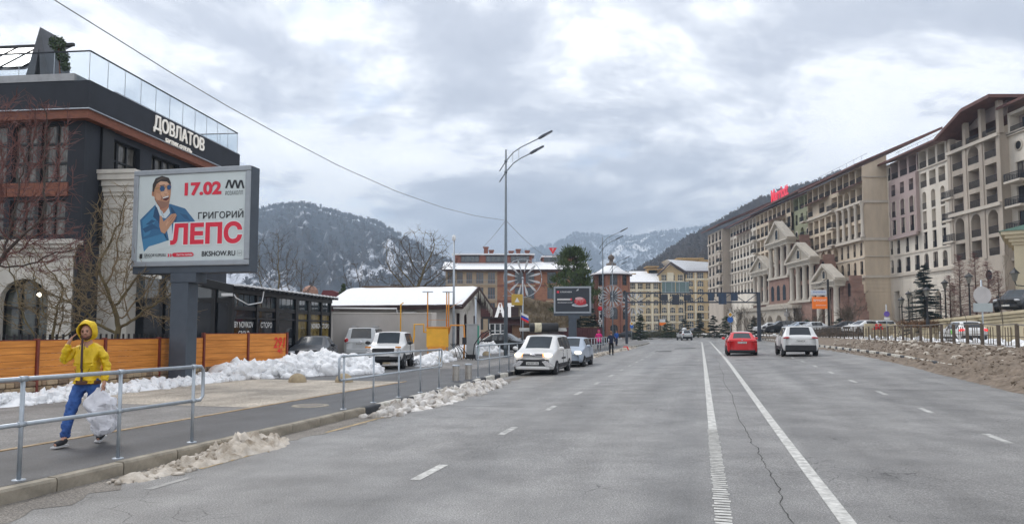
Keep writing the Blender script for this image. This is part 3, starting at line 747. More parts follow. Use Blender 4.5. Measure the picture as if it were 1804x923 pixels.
so_ = sn.build('roof_snow', snow, hs)
MB().beam((.78, -ov - .05, ez - .26), (.78, Dh / 2, rz_ - .02), .08, .3).beam((.78, Dh + ov, ez - .26), (.78, Dh / 2, rz_ - .02), .08, .3).build('barge_board', brownr, hs)
ic = MB(); rr = random.Random(8)    # icicle light curtain along the gable
for k in range(90):
    t = rr.random(); y_ = -ov + (Dh + 2 * ov) * t; zt = ez - .25 + (rz_ - ez + .2) * (1 - abs(2 * t - 1)) - .1; l = rr.uniform(.15, .75)
    ic.tube([(.84, y_, zt), (.84 + rr.uniform(-.03, .03), y_ + rr.uniform(-.05, .05), zt - l)], .014, 4)
ic.build('icicle_lights', pm('pale_wire', (.5, .48, .42), .6, .3, 8), hs)
MB().box(-3.6, -2.7, -.32, -.02, 2.45, 3.0).build('air_conditioner', white, hs); MB().lathe([(0, 0), (.2, 0), (.2, .02), (0, .02)], n=14).xf(Matrix.Translation((-3.3, -.33, 2.72)) @ Matrix.Rotation(rad(90), 4, 'X')).build('fan', black, hs)
# CCTV mast behind it
q = P(800, 420, 49.2)
cm = thing('camera_mast', 'slim grey mast with dome camera standing at the bungalow roof', 'mast', (q.x, q.y, .15))
MB().tube([(0, 0, 0), (0, 0, q.z - .2)], [.09, .06], 8).build('pole', galv, cm); MB().lathe([(0, .32), (.1, .28), (.13, .1), (.1, -.06), (0, -.12)], (0, -.12, q.z - .25), 10).build('camera_dome', white, cm)
# yard wall
a, c = P(586, 600, 44.5), P(765, 600, 46.0)
yw = thing('yard_wall', 'long plain beige yard wall behind the parked white cars', 'wall', (a.x, a.y, .15), math.atan2(c.y - a.y, c.x - a.x))
Lw = (c - a).length; hw = 2.72
MB().box(0, Lw - .2, 0, .22, 0, hw).build('wall', render_g, yw); bevel(MB().box(-.03, Lw - .2, -.05, .27, hw, hw + .07).build('coping', render_w, yw), .02)
MB().box(Lw - .2, Lw + .12, -.04, .26, 0, hw + .1).build('end_post', render_w, yw)
MB().tube([(0, -.04, hw + .32), (Lw * .62, -.04, hw + .32), (Lw * .62, -.04, hw)], .05, 8).build('white_pipe', white, yw)
yel = pm('gas_yellow', (.78, .40, .03), .5, .12, 3); ora = pm('gas_orange', (.70, .28, .03), .5, .12, 4)
q = P(771, 600, 42.5)
gc = thing('gas_cabinet', 'yellow-orange gas regulator cabinet on legs with tall vent pipes', 'gas cabinet', (q.x, q.y, .15))
bevel(MB().box(-.62, .62, -.25, .25, .75, 1.85).build('cabinet', yel, gc), .03); MB().box(-.66, .66, -.3, .3, 1.85, 1.92).build('lid', ora, gc); MB().box(-.5, .5, -.26, -.2, .62, .8).build('tray', ora, gc)
for x in (-.55, .55): MB().beam((x, 0, 0), (x, 0, .8), .06, .06).build('leg', ora, gc)
for x, zt in ((-.6, 3.9), (.5, 3.95), (.62, 3.95)):
    MB().tube([(x, .1, 1.7), (x, .1, zt)], .035, 8).build('vent_pipe', ora, gc)
for x in (-.6, .56): MB().box(x - .3, x + .3, .02, .18, 3.9, 3.95).build('vent_cap', galv, gc)
MB().tube([(-.62, 0, 1.6), (-.8, 0, 1.6), (-.8, 0, 2.05), (-1.35, 0, 2.05), (-1.35, 0, 1.4), (-1.45, 0, .6), (-1.75, 0, .6)], .05, 8).build('inlet_pipe', yel, gc)
MB().tube([(.62, 0, 1.5), (.75, 0, 2.0), (1.5, 0, 2.0), (1.55, 0, 1.1), (1.5, 0, .1)], .05, 8).build('outlet_pipe', ora, gc)
MB().box(1.42, 1.66, -.12, .12, .9, 1.3).build('valve_box', black, gc)
MB().tube([(-2.15, .1, 0), (-2.15, .1, 3.2), (-2.0, .1, 3.3)], .04, 8).build('riser_pipe', yel, gc)
MB().beam((.7, 0, 3.0), (1.4, .3, 3.45), .02, .02).beam((-.6, .1, 2.3), (.6, .1, 2.3), .02, .02).build('brace', ora, gc)
b = MB()
for k in range(4): b.tube([(.75 + .1 * k, -.1, .95), (1.0 + .15 * k, -.15, .7), (1.15 + .25 * k, -.1, .05)], .022, 5)
for k in range(2): b.tube([(2.0 + .15 * k, .2, 0), (2.1 + .2 * k, .2, .9), (2.5 + .3 * k, .3, 1.5), (3.0 + .1 * k, .4, 1.75)], .03, 5)
b.build('hose', rubber, gc)
# steel switch cabinet with a green side
q = P(832, 612, 45)
ec = thing('switch_cabinet', 'tall light grey metal cabinet beside the bungalow wall', 'cabinet', (q.x, q.y, .15), rad(-5))
bevel(MB().box(-.34, .34, -.2, .2, .25, 2.05).build('door', pm('grey_cabinet', (.38, .40, .41), .5, .08, 3), ec), .02); MB().box(.341, .40, -.2, .2, .2, 2.0).build('side_panel', pm('green_side', (.05, .30, .22), .5, .1, 3), ec); MB().box(-.36, .36, -.22, .22, 0, .25).build('plinth', black, ec); MB().box(-.38, .42, -.24, .24, 2.05, 2.1).build('roof', pm('grey_cabinet', (.4, .4, .4)), ec)
q = P(838, 612, 46.5)
mp_ = tag(MB().tube([(q.x, q.y, .1), (q.x, q.y, 3.9)], [.06, .06], 8).lathe([(0, .1), (.09, .06), (.09, 0), (0, 0)], (q.x, q.y, 3.88), 8).build('post', galv), 'plain thin grey post between switch cabinet and bungalow', 'post')
# ================================================================== RESTAURANT WITH BIG WHITE LETTERS
rw = pm('dark_red_boards', (.075, .025, .025), .6, .3, 3, stretch=(1, 1, 6))
q = P(862, 600, 76)
rs = thing('restaurant', 'dark red restaurant front with large white letters on its fascia', 'restaurant', (q.x, q.y, .2), 0)
b = MB(); cell(b, 0, 2.2, 0, 3.1, (.85, 1.7, .9, 1.5, 0, .15)); cell(b, 2.2, 3.6, 0, 3.1); b.box(0, 3.6, .2, 6, 0, 3.1); b.build('wall', rw, rs)
for k in range(3): window(rs, .3 + .56 * k, .9, .52, 1.5, 0, .12, white, dglass, mull=0, trans=1, fw=.08)
MB().box(-.6, 3.0, -.35, .2, 3.15, 4.05).build('fascia_board', brownr, rs); MB().box(-.8, 3.7, -.45, .3, 2.85, 3.1).build('canopy', pm('dark_roof', (.03, .02, .02), .6), rs)
text('sign_letters', 'АТ', pm('sign_white', (.85, .85, .84), .4, .03, 2, emit=(1, 1, 1), es=.2), rs, facing((1.55, -.42, 3.75), 0, -1), width=2.0, height=1.45, bold=.06, depth=.06)
MB().prism([(-2.4, 3.1), (.5, 3.1), (-.9, 5.2)], -.5, 4).build('gable', rw, rs, True)
for k, x in enumerate((2.35, 2.75, 3.3)): MB().box(x, x + .28, -.05, .02, .5, 2.2).build('pilaster_panel', pm('panel_%d' % k, [(.35, .3, .18), (.02, .2, .25), (.12, .05, .04)][k], .6, .2, 3), rs)
q = P(961, 600, 74)
sh = thing('timber_kiosk', 'small brown timber kiosk behind the white van', 'kiosk', (q.x - 3.3, q.y, .2))
MB().box(0, 3, 0, 2, 0, 2.2).build('wall', pm('brown_timber', (.16, .085, .045), .7, .3, 3, stretch=(6, 1, 1)), sh); MB().box(-.3, 3.3, -.4, 2.2, 2.2, 2.36).build('roof', brownr, sh); MB().box(.8, 1.6, -.03, .02, 0, 1.9).build('door', pm('dark_timber', (.06, .035, .02), .7), sh)
# flag and yellow warning board on lamp line
# ================================================================== BRICK HOTEL, ROUND TOWER, YELLOW HOTEL
brick = pm('orange_brick', (.36, .15, .085), .85, .28, 1.2, bump=.4, bscale=9, stretch=(1, 1, 3), col2=(.46, .22, .13))
brick2 = pm('dark_brick', (.24, .095, .065), .85, .28, 1.2, bump=.4, bscale=9, stretch=(1, 1, 3))
beige = pm('beige_band', (.47, .36, .24), .85, .12, 1)
stonec = pm('rubble_stone', (.19, .145, .095), .9, .4, 1.2, bump=.8, bscale=4)
def rowwall(b, x0, x1, z0, fh, nrow, ncol, wf, hf, sf, rise=0, d=.25):
    """grid of windows; returns list of (cx, sill, w, h)"""
    out = []; cw = (x1 - x0) / ncol
    for r in range(nrow):
        for c in range(ncol):
            a = x0 + cw * c; z = z0 + fh * r
            rr_ = rise if isinstance(rise, (int, float)) else rise[r]
            op = (a + cw / 2, cw * wf, z + fh * sf, fh * hf, min(rr_, cw * wf / 2), d); cell(b, a, a + cw, z, z + fh, op); out.append(op)
    return out
YB = 158.0
xb0, xb1 = X(785, YB, 500), X(1032, YB, 500); kb = YB / 1300
bh = thing('brick_hotel', 'long brick and glass hotel with snow-covered mansard roof', 'building', (xb0, YB, 0))
Wb = xb1 - xb0; ezb = P(900, 476, YB).z
fx = lambda px: X(px, YB, 500) - xb0
segs = [(785, 835, 'be', 3), (835, 876, 'be', 2), (876, 905, 'br', 0), (905, 943, 'dk', 2), (943, 962, 'br', 0), (962, 1001, 'gl', 2), (1001, 1032, 'br', 1)]
fl = 3.3; z0b = ezb - 4 * fl
for pa, pb, kd, n in segs:
    a, c = fx(pa), fx(pb); b = MB(); mt = {'be': beige, 'br': brick, 'dk': brick2, 'gl': brick}[kd]
    if n:
        for op in rowwall(b, a, c, z0b, fl, 4, n, .78 if kd != 'be' else .62, .74, .14): window(bh, op[0], op[2], op[1], op[3], 0, op[5], dgrey if kd != 'be' else brick2, bglass, mull=2, trans=0)
    else: cell(b, a, c, z0b, ezb)
    b.build('wall', mt, bh)
    for r in range(1, 4): MB().box(a, c, -.12, 0, z0b + r * fl - .16, z0b + r * fl + .16).build('floor_band', beige if kd != 'br' else brick2, bh)
    if kd == 'be':
        for r in range(3): railing(bh, (a + c) / 2, z0b + (r + 1) * fl + .2, c - a - .3, galv, y=-.5, h=1.0, proj=.5, step=.3)
MB().box(0, Wb, .3, 14, 0, ezb).box(0, Wb, -.02, .3, 0, z0b - .01).build('core', brick2, bh)
MB().prism([(-1.2, 0), (5.5, 0), (5.5, 2.2)], -.8, Wb + .8).xf(Matrix.Translation((0, 0, ezb + .08)) @ Matrix(((0, 1, 0, 0), (1, 0, 0, 0), (0, 0, 1, 0), (0, 0, 0, 1)))).build('roof_snow', snow, bh, True)
MB().box(-.8, Wb + .8, -1.25, -.9, ezb - .25, ezb + .1).build('eave', brownr, bh)
pzt = P(900, 449, YB + 6).z
MB().box(1.5, Wb * .62, 4.5, 13, ezb, pzt - .2).box(Wb * .70, Wb * .96, 5.5, 13, ezb, pzt - .6).build('attic_wall', brick2, bh)
for a, c in ((3, 7), (8.5, 13), (14, 18), (Wb * .71, Wb * .86)):
    n = 4
    for k in range(n): window(bh, a + (c - a) * (k + .5) / n, pzt - 1.75, (c - a) / n - .1, 1.25, 0, .02, dgrey, bglass, y=4.42 if a < Wb * .6 else 5.42, mull=0, trans=0)
    MB().box(a - .3, c + .3, 4.1 if a < Wb * .6 else 5.1, 4.5 if a < Wb * .6 else 5.5, pzt - .4, pzt - .2).build('dormer_eave', brownr, bh)
MB().box(1, Wb * .64, 4, 13.4, pzt - .19, pzt + .1).box(Wb * .69, Wb * .98, 5, 13.4, pzt - .59, pzt - .3).build('attic_snow', snow, bh)
for x, h_ in ((8.0, 2.3), (9.2, 1.6), (13.6, 1.4), (15.2, 1.8), (17.2, 1.5)):
    c = MB().box(x, x + .9, 5, 6, pzt - 1, pzt + h_ - .9); ch_ = c.box(x - .15, x + 1.05, 4.85, 6.15, pzt + h_ - .9, pzt + h_ - .6).build('chimney', brick2, bh)
tri = P(974, 441, YB + 3)
MB().prism([(tri.x - xb0 - .9, tri.z + .55), (tri.x - xb0, tri.z - .9), (tri.x - xb0 + .9, tri.z + .55)], 2.9, 3.1).build('red_triangle_sign', red, bh, True)
MB().beam((tri.x - xb0, 3, pzt - 1), (tri.x - xb0, 3, tri.z - .8), .1, .15).build('sign_mast', dgrey, bh)
text('roof_letters', 'ARDOL CLUB'[:0] or '7', white, bh, facing((tri.x - xb0, 2.86, tri.z + .1), 0, -1), height=.6)
for pa, w in ((805, .15), (1012, .15)): pass
# rubble retaining slope under it
q0, q1 = P(905, 600, 118), P(1060, 600, 118)
b = MB(); nn_ = 40
for j in range(9):
    for i in range(nn_ + 1):
        x = q0.x + (q1.x - q0.x) * i / nn_; t = j / 8; b.v.append((x, 118 + t * 12, .1 + t * 8.3 * (1 - .45 * (i / nn_)) + fbm(x * .4, t * 3, 1) * .5))
for j in range(8):
    for i in range(nn_): q = j * (nn_ + 1) + i; b.f.append((q, q + 1, q + nn_ + 2, q + nn_ + 1)); b.sm.append(True)
struct(b.build('terrain', stonec))
# round brick tower with snow roof
YT = 172; q = P(1078, 600, YT); rT = 31.5 / 1300 * YT; ezT = P(1078, 484, YT).z
rt = thing('round_tower', 'octagonal brick corner tower with domed snowy roof and finial', 'tower', (q.x, q.y, 0))
for k in range(8):
    a0 = rad(22.5 + 45 * k - 90 - 45); pa = Vector((rT * math.cos(a0), rT * math.sin(a0), 0)); a1 = a0 + rad(45); pb = Vector((rT * math.cos(a1), rT * math.sin(a1), 0))
    if ((pa + pb) / 2).y > 1: continue
    L_ = (pb - pa).length; M_ = Matrix.Translation(pa) @ Matrix.Rotation(math.atan2(pb.y - pa.y, pb.x - pa.x), 4, 'Z'); b = MB()
    for r in range(4):
        cell(b, 0, L_, r * 3.9, (r + 1) * 3.9 if r < 3 else ezT, (L_ / 2, L_ * .55, r * 3.9 + .6, 2.7, L_ * .2, .3))
    b.build('wall', brick, rt, M=M_)
    for r in range(4): window(rt, L_ / 2, r * 3.9 + .6, L_ * .55, 2.7, L_ * .2, .28, dgrey, dglass, mull=2, trans=2, origin=M_)
    MB().box(-.25, .25, -.2, .2, 0, ezT).build('pilaster', pm('red_render', (.34, .15, .11), .8, .12, 1), rt, M=M_)
top = P(1078, 468, YT).z
MB().lathe([(rT + .7, ezT - .1), (rT + .72, ezT + .1), (rT * .7, ezT + .9), (rT * .35, top - .1), (.6, top + .1), (0, top + .1)], n=16).build('roof_snow', snow, rt); MB().lathe([(rT - .1, ezT - .35), (rT + .75, ezT - .3), (rT + .75, ezT - .1), (0, ezT - .1)], n=16).build('eave', brownr, rt)
ft = P(1078, 449, YT).z
MB().lathe([(1.2, top - .2), (1.15, top + .5), (.5, top + .7), (.45, ft - 1.2), (.75, ft - .9), (.8, ft - .5), (.4, ft - .1), (.1, ft + .1), (0, ft + .8)], n=10).build('finial', pm('patina', (.13, .10, .08), .6, .2, 2), rt)
# yellow hotel at the bend
YY = 300.0; yst = pm('yellow_stucco', (.52, .38, .20), .85, .16, .25); yst2 = pm('pale_yellow_stucco', (.55, .44, .27), .85, .14, .25); ytrim = pm('yellow_trim', (.70, .62, .46), .8, .08, 1); yroof = pm('ochre_roof', (.40, .25, .09), .7, .2, 1)
def yhotel(name, label, pa, pb, ypx, col, ncol, fh, rows, gable=None):
    x0, x1 = X(pa, YY, 520), X(pb, YY, 520); W_ = x1 - x0; ez_ = P(pa, ypx, YY).z
    t = thing(name, label, 'building', (x0, YY, 0)); b = MB()
    z0 = ez_ - rows * fh
    rise = [0 if r in (1, rows - 1) else .9 for r in range(rows)]
    for i, op in enumerate(rowwall(b, 0, W_, z0, fh, rows, ncol, .60, .72, .14, rise, .45)):
        window(t, op[0], op[2], op[1], op[3], op[4], op[5], ytrim, dglass, mull=2, trans=1, fw=.12)
    cell(b, 0, W_, 0, z0); b.build('wall', col, t)
    MB().box(-.05, W_ + .05, -.12, -.02, 0, z0 + .02).build('plinth', yroof, t)
    for c in range(ncol):
        for r in range(rows):
            if rise[r]: MB().box(W_ * (c + .5) / ncol - .25, W_ * (c + .5) / ncol + .25, -.2, 0, z0 + r * fh + fh * .86, z0 + r * fh + fh * .97).build('keystone', ytrim, t)
            else: MB().box(W_ * (c + .5) / ncol - W_ / ncol * .36, W_ * (c + .5) / ncol + W_ / ncol * .36, -.22, 0, z0 + r * fh + fh * .05, z0 + r * fh + fh * .13).build('sill', ytrim, t)
    for r in (1, 2, rows - 1): MB().box(-.1, W_ + .1, -.3, 0, z0 + r * fh - .2, z0 + r * fh + .15).build('string_course', ytrim, t)
    for c in range(ncol + 1): MB().box(W_ * c / ncol - .35, W_ * c / ncol + .35, -.25, 0, z0, ez_).build('quoin_strip', ytrim if c % 2 else yst, t)
    MB().box(0, W_, .75, 14, 0, ez_).build('core', col, t)
    return t, x0, W_, ez_
yt, yx0, yW, yez = yhotel('yellow_hotel', 'tall ochre yellow hotel block with gabled snowy roof at the bend', 1207, 1262, 478, yst, 3, 3.3, 7)
yg, gx0, gW, gez = yhotel('gabled_wing', 'yellow gable-fronted hotel wing with arched windows behind the gantry', 1163, 1206.6, 482, yst2, 3, 3.3, 7)
yl, lx0, lW, lez = yhotel('low_wing', 'lower pale yellow hotel wing with snowy roof left of the gabled wing', 1108, 1162.5, 497, yst2, 4, 3.3, 6)
MB().prism([(-.8, yez), (yW + 2, yez), (yW + 1, yez + 3.6), (-.8 - 6, yez + 5.0)], 1, 14).build('roof_snow', snow, yt, True); MB().box(-.9, yW + 1, -1.0, 1, yez - .4, yez + .1).build('eave', brownr, yt)
gp = P(1181, 463, YY).z
MB().prism([(0, gez), (gW, gez), (gW * .42, gp - .8)], -.02, 12).build('gable', yst, yg, True); 
for a, c in (((-1.2, gez - .8), (gW * .42, gp)), ((gW + 1, gez - .2), (gW * .42, gp))): MB().beam((a[0], -.8, a[1]), (c[0], -.8, c[1]), 1.6, .5).build('verge_board', brownr, yg)
MB().quad((gW * .42, -1.5, gp + .35), (gW + 1.2, -1.5, gez + .35), (gW + 1.2, 14, gez + .4), (gW * .42, 14, gp + .4)).build('roof_snow', snow, yg)
MB().box(gW * .42 - 1.3, gW * .42 + 1.3, -.3, .02, gez - 4.2, gez + .4).build('gable_bay', ytrim, yg)
MB().quad((-.5, -1, lez), (lW + 1, -1, lez), (lW + 1, 9, lez + 5.2), (1.5, 9, lez + 5.2)).build('roof_snow', snow, yl); MB().box(-.5, lW, -1, 0, lez - .35, lez - .02).build('eave', brownr, yl)
for t_, x, w, zz_ in ((yt, -1, 10, yez + 5.6), (yt, 8, 7, yez + 4.8), (yl, 9, 4, lez + 6.6), (yg, -3.2, 5, gez + 2.0), (yl, 0, 3.4, lez + 3.6)):
    MB().box(x, x + w, 7, 12, zz_ - 3, zz_).box(x - .6, x + w + .6, 6, 13, zz_, zz_ + .5).build('roof_lantern', yroof, t_)
# far low roofs behind the trees
b = thing('background_house', 'low brown house roof seen between bare trees behind bungalow', 'house', P(690, 600, 120) * Vector((1, 1, 0)) if False else Vector((X(690, 120) - 4, 120, 0)))
MB().box(-3, 16, 0, 8, 0, 7.2).build('wall', pm('tan_wall', (.30, .22, .15), .8, .2, 1), b); MB().box(-3.5, 16.5, -.5, 8.5, 7.2, 7.6).build('roof_snow', snow, b); MB().prism([(-3.5, 7.6), (16.5, 7.6), (14, 9.2), (-1, 9.2)], 1, 8).build('roof', pm('brown_roof', (.17, .11, .07), .8, .2, 1), b, True)
q = P(545, 600, 130)
b = thing('chapel_dome', 'small round pinkish dome with a dark cap behind the pavilion', 'dome', (q.x, q.y, 0))
MB().lathe([(1.35, 0), (1.35, P(545, 513, 130).z), (1.2, P(545, 509, 130).z), (.8, P(545, 505, 130).z), (.3, P(545, 503, 130).z), (0, P(545, 502.5, 130).z)], n=20).build('dome', pm('pink_roof', (.36, .20, .14), .8, .15, 1), b); zc_ = P(545, 503.5, 130).z; MB().lathe([(.22, zc_), (.22, zc_ + .4), (.3, zc_ + .45), (.08, zc_ + .8), (.04, zc_ + 1.2), (0, zc_ + 1.3)], n=10).build('cap', dgrey, b)
q = P(594, 600, 80)
b = thing('red_shed', 'dark red shed roof beside the pavilion end', 'shed', (q.x - 2, q.y, 0)); MB().box(0, 6, 0, 5, 0, 4).build('wall', render_g, b); MB().prism([(-.5, 4), (6.5, 4), (6.5, 4.2), (1.5, 6.2), (.5, 6.2)], -.5, 5).build('roof', pm('maroon_roof', (.15, .03, .035), .6, .2, 1), b, True)
# ================================================================== THE LONG HOTEL ON THE RIGHT
hb = pm('hotel_beige', (.61, .51, .385), .85, .17, .45, stretch=(1, 1, .28), bump=.25, bscale=10); hw_ = pm('hotel_white', (.70, .64, .55), .85, .17, .45, stretch=(1, 1, .28), bump=.2, bscale=10)
ht = pm('hotel_taupe', (.44, .38, .315), .85, .17, .45, stretch=(1, 1, .28), bump=.25, bscale=10); hmv = pm('hotel_mauve', (.42, .33, .31), .85, .08, .5)
hg = pm('hotel_green', (.33, .34, .22), .85, .08, .5); htrim = pm('hotel_trim', (.58, .52, .44), .8, .08, .8); hroof = pm('hotel_roof', (.13, .055, .045), .6, .25, 1)
lback = pm('loggia_back', (.36, .30, .28), .85, .15, .4); iron = pm('iron_railing', (.014, .016, .024), .5, .2, 5)
bricks = pm('hotel_brick', (.27, .165, .13), .85, .25, .8, bump=.4, bscale=6, stretch=(1, 1, 3)); stonel = pm('limestone', (.40, .36, .30), .85, .15, .8, bump=.4, bscale=6)
GZ = 1.0
panes = [dglass] * 5 + [bglass, bglass, pm('drawn_curtain', (.30, .27, .22), .25, .3, 3, stretch=(3, 1, .4)), pm('half_curtain', (.12, .11, .10), .15, .7, 2, col2=(.30, .28, .25), stretch=(2, 1, .3))]
hot = thing('grand_hotel', 'long seven-storey beige hotel with loggias and dark red eaves lining the right', 'hotel', (61, 127, GZ), rad(-90))
LOGC = {}
def loggia(cxx, s, w, h, rise, d, y):
    pn = rnd.choice(panes); key = (round(w, 2), round(h, 2), round(rise, 2), pn.name)
    if key not in LOGC:
        o = arch_pts(w, 0, h, rise); a = MB().quad(*[(p[0], 0, p[1]) for p in o]).mesh('loggia'); a.materials.append(lback)
        dw = w * .30; g = MB().quad((-dw, -.03, 0), (dw * .9, -.03, 0), (dw * .9, -.03, min(h * .85, 2.3)), (-dw, -.03, min(h * .85, 2.3))).mesh('pane'); g.materials.append(pn); LOGC[key] = (a, g)
    a, g = LOGC[key]; o = link('loggia', a, None, hot, Matrix.Translation((cxx, y + d - .01, s))); link('pane', g, None, o)
FH = 3.2; ZB = 11.3 - GZ
def hseg(x0, x1, y, ncol, rows, mat, pil=None):
    """rows: list of (z0, z1, kind, wf, sill, top, rise)"""
    b = MB(); cw = (x1 - x0) / ncol
    for z0, z1, kind, wf, sf, tf, rise in rows:
        for c in range(ncol):
            a = x0 + cw * c; k = kind[c % len(kind)]
            w, s, h = cw * wf, z0 + sf, z1 - tf - z0 - sf
            if k == '-': cell(b, a, a + cw, z0, z1, None, y); continue
            if k == 'o':
                cell(b, a, a + cw, z0, z1, None, y)
                MB().lathe([(.55, 0), (.75, 0), (.75, .12), (.55, .12)], n=16).xf(Matrix.Translation((a + cw / 2, y + .01, z0 + 1.7)) @ Matrix.Rotation(rad(90), 4, 'X')).build('oval_frame', htrim, hot)
                MB().lathe([(.56, 0), (0, 0)], n=16).xf(Matrix.Translation((a + cw / 2, y - .03, z0 + 1.7)) @ Matrix.Rotation(rad(90), 4, 'X')).build('oval_pane', dglass, hot); continue
            rs_ = min(w / 2, rise) if k in 'aA' else 0
            d = 1.3 if k in 'lA' else .35
            cell(b, a, a + cw, z0, z1, (a + cw / 2, w, s, h, rs_, d), y)
            if k in 'lA': loggia(a + cw / 2, s, w, h, rs_, d, y); railing(hot, a + cw / 2, s, w - .04, iron, y=y + .06, step=.14, h=1.0)
            else:
                window(hot, a + cw / 2, s, w, h, rs_, d, brownr, rnd.choice(panes), y=y, mull=1, trans=1)
                if h > 2.0: railing(hot, a + cw / 2, s, w - .04, iron, y=y + .05, step=.14, h=.95)
    b.build('wall', mat, hot)
def course(x0, x1, y, z, h=.35, p=.25, m=None, e=0): MB().box(x0 - e, x1 + e, y - p, y, z, z + h).build('cornice', m or htrim, hot)
def roofs(x0, x1, y, z, ov=1.5, slope=.42, back=14, ends=.6):
    b = MB(); th_ = .28
    p = [(y - ov, z - .15), (y + back, z - .15 + slope * (back + ov)), (y + back, z + th_ + slope * (back + ov)), (y - ov, z + th_ - .1)]
    for xa, xb in ((x0 - ends, x1 + ends),): b.prism(p, xa, xb, Matrix(((0, 1, 0, 0), (1, 0, 0, 0), (0, 0, 1, 0), (0, 0, 0, 1))))
    b.build('roof', hroof, hot, True)
def Rw(i): return ZB + FH * i
# core volumes behind the facades
core = MB()
for a, c, y in ((-85, 0, 1.7), (0, 20, 6.0), (20, 31, 5.2), (31, 62, 6.2), (-94, -85, -.3)): core.box(a + .02, c - .02, y, y + 12, 0, Rw(6) - 1.2)
core.build('core', hb, hot)
# --- base storeys
def base(x0, x1, y, n, mat, arch=True):
    b = MB(); cw = (x1 - x0) / n
    for c in range(n):
        a = x0 + cw * c
        cell(b, a, a + cw, 0, ZB, (a + cw / 2, cw * .42, .6, 6.4 if c % 2 else 7.0, cw * .21 if c % 2 else 0, .9), y)
        w = cw * .42; window(hot, a + cw / 2, .6, w, 6.4 if c % 2 else 7.0, cw * .21 if c % 2 else 0, .85, brownr, dglass, y=y, mull=1, trans=3)
        for k in range(15):
            z = .3 + k * .66
            for q0, q1 in ((a, a + cw * .29), (a + cw * .71, a + cw)) if z < 7.4 else ((a, a + cw),):
                MB().box(q0 + .02, q1 - .02, y - .05, y, z, z + .60).build('stone_course', mat, hot)
    b.build('base_wall', mat, hot)
base(-26, 0, 0, 6, hb); base(0, 20, 4.3, 5, hw_); base(31, 62, 4.6, 7, hb)
course(-26, 0, 0, ZB - .35, .45, .35); course(0.3, 20, 4.3, ZB - .35, .45, .35); course(31, 62, 4.6, ZB - .35, .45, .35)
# --- S4 near part (4 bays), two-storey colonnade
r12 = [(Rw(0), Rw(1), 'ar', .42, .35, .55, .6), (Rw(1), Rw(2), 'r', .34, .4, .5, 0)]
hseg(-10, 0, 0, 4, r12 + [(Rw(2), Rw(3), 'l', .78, .35, .3, 0), (Rw(3), Rw(4), 'l', .78, .35, .35, 0), (Rw(4), Rw(5), 'lAll', .8, .4, .3, 1.1), (Rw(5), Rw(6), 'l', .84, .45, .15, 0)], hb)
hseg(-24, -10, 0, 5, [(Rw(0), Rw(1), 'A', .7, .3, .3, 1.1), (Rw(1), Rw(2), 'A', .7, .2, .4, 1.1), (Rw(2), Rw(3), 'l', .76, .3, .3, 0), (Rw(3), Rw(4), 'l', .76, .3, .3, 0), (Rw(4), Rw(5), 'l-', .86, .9, .3, 0), (Rw(5), Rw(6), 'l', .84, .45, .15, 0)], hb)
for k in range(5): 
    MB().lathe([(.42, 0), (.42, .3), (.30, .5), (.28, 5.4), (.42, 5.7), (.46, 5.95)], (-9.6 + k * 2.4, -.22, Rw(2) + .3), 10).build('column', htrim, hot)
course(-10, 0, 0, Rw(2) - .25, .5, .7, e=.15); course(-10, 0, 0, Rw(4) - .1, .4, .6, e=.15); course(-24, -10, 0, Rw(2) - .25, .4, .35); course(-24, -10, 0, Rw(4) + .1, .4, .4); course(-24, 0, 0, Rw(1) - .12, .2, .12)
# small red awning roofs over the fifth row
for a, c in ((-24, -13.5), (-9.5, 0)): MB().prism([(-1.3, Rw(5) - .1), (.1, Rw(5) + .45), (.1, Rw(5) + .62), (-1.3, Rw(5) + .08)], a, c, Matrix(((0, 1, 0, 0), (1, 0, 0, 0), (0, 0, 1, 0), (0, 0, 0, 1)))).build('awning_roof', hroof, hot, True)
# projecting balconies
def balc(x, y, rows_, w=2.2, proj=1.1):
    for r in rows_:
        MB().box(x - w / 2, x + w / 2, y - proj, y, r - .28, r).build('balcony_slab', htrim, hot); railing(hot, x, r, w, iron, y=y - proj + .05, h=1.0, proj=proj, step=.14)
balc(-11.3, 0, [Rw(k) + .3 for k in (2, 3, 4)]); balc(-24.6, 0, [Rw(k) + .3 for k in (1, 2, 3, 4)])
# blank end wall of S4 towards the viewer
ew = MB().quad((0.02, -.02, 0), (.02, 4.32, 0), (.02, 4.32, Rw(6) + 1.9), (.02, -.02, Rw(6) - .1)); ew.build('end_wall', hb, hot)
for k in range(16): MB().box(.02, .08, .0, 4.28, .3 + k * .66, .3 + k * .66 + .60).build('stone_course', hb, hot)
for z, h in ((ZB - .35, .45), (Rw(1) + .1, .18), (Rw(2) - .25, .5), (Rw(4) - .1, .45), (Rw(5) + 1.2, .15)): MB().box(.021, .26, -.05, 4.28, z, z + h).build('cornice', htrim, hot)
roofs(-24.3, 0.0, 0, Rw(6) + .05)
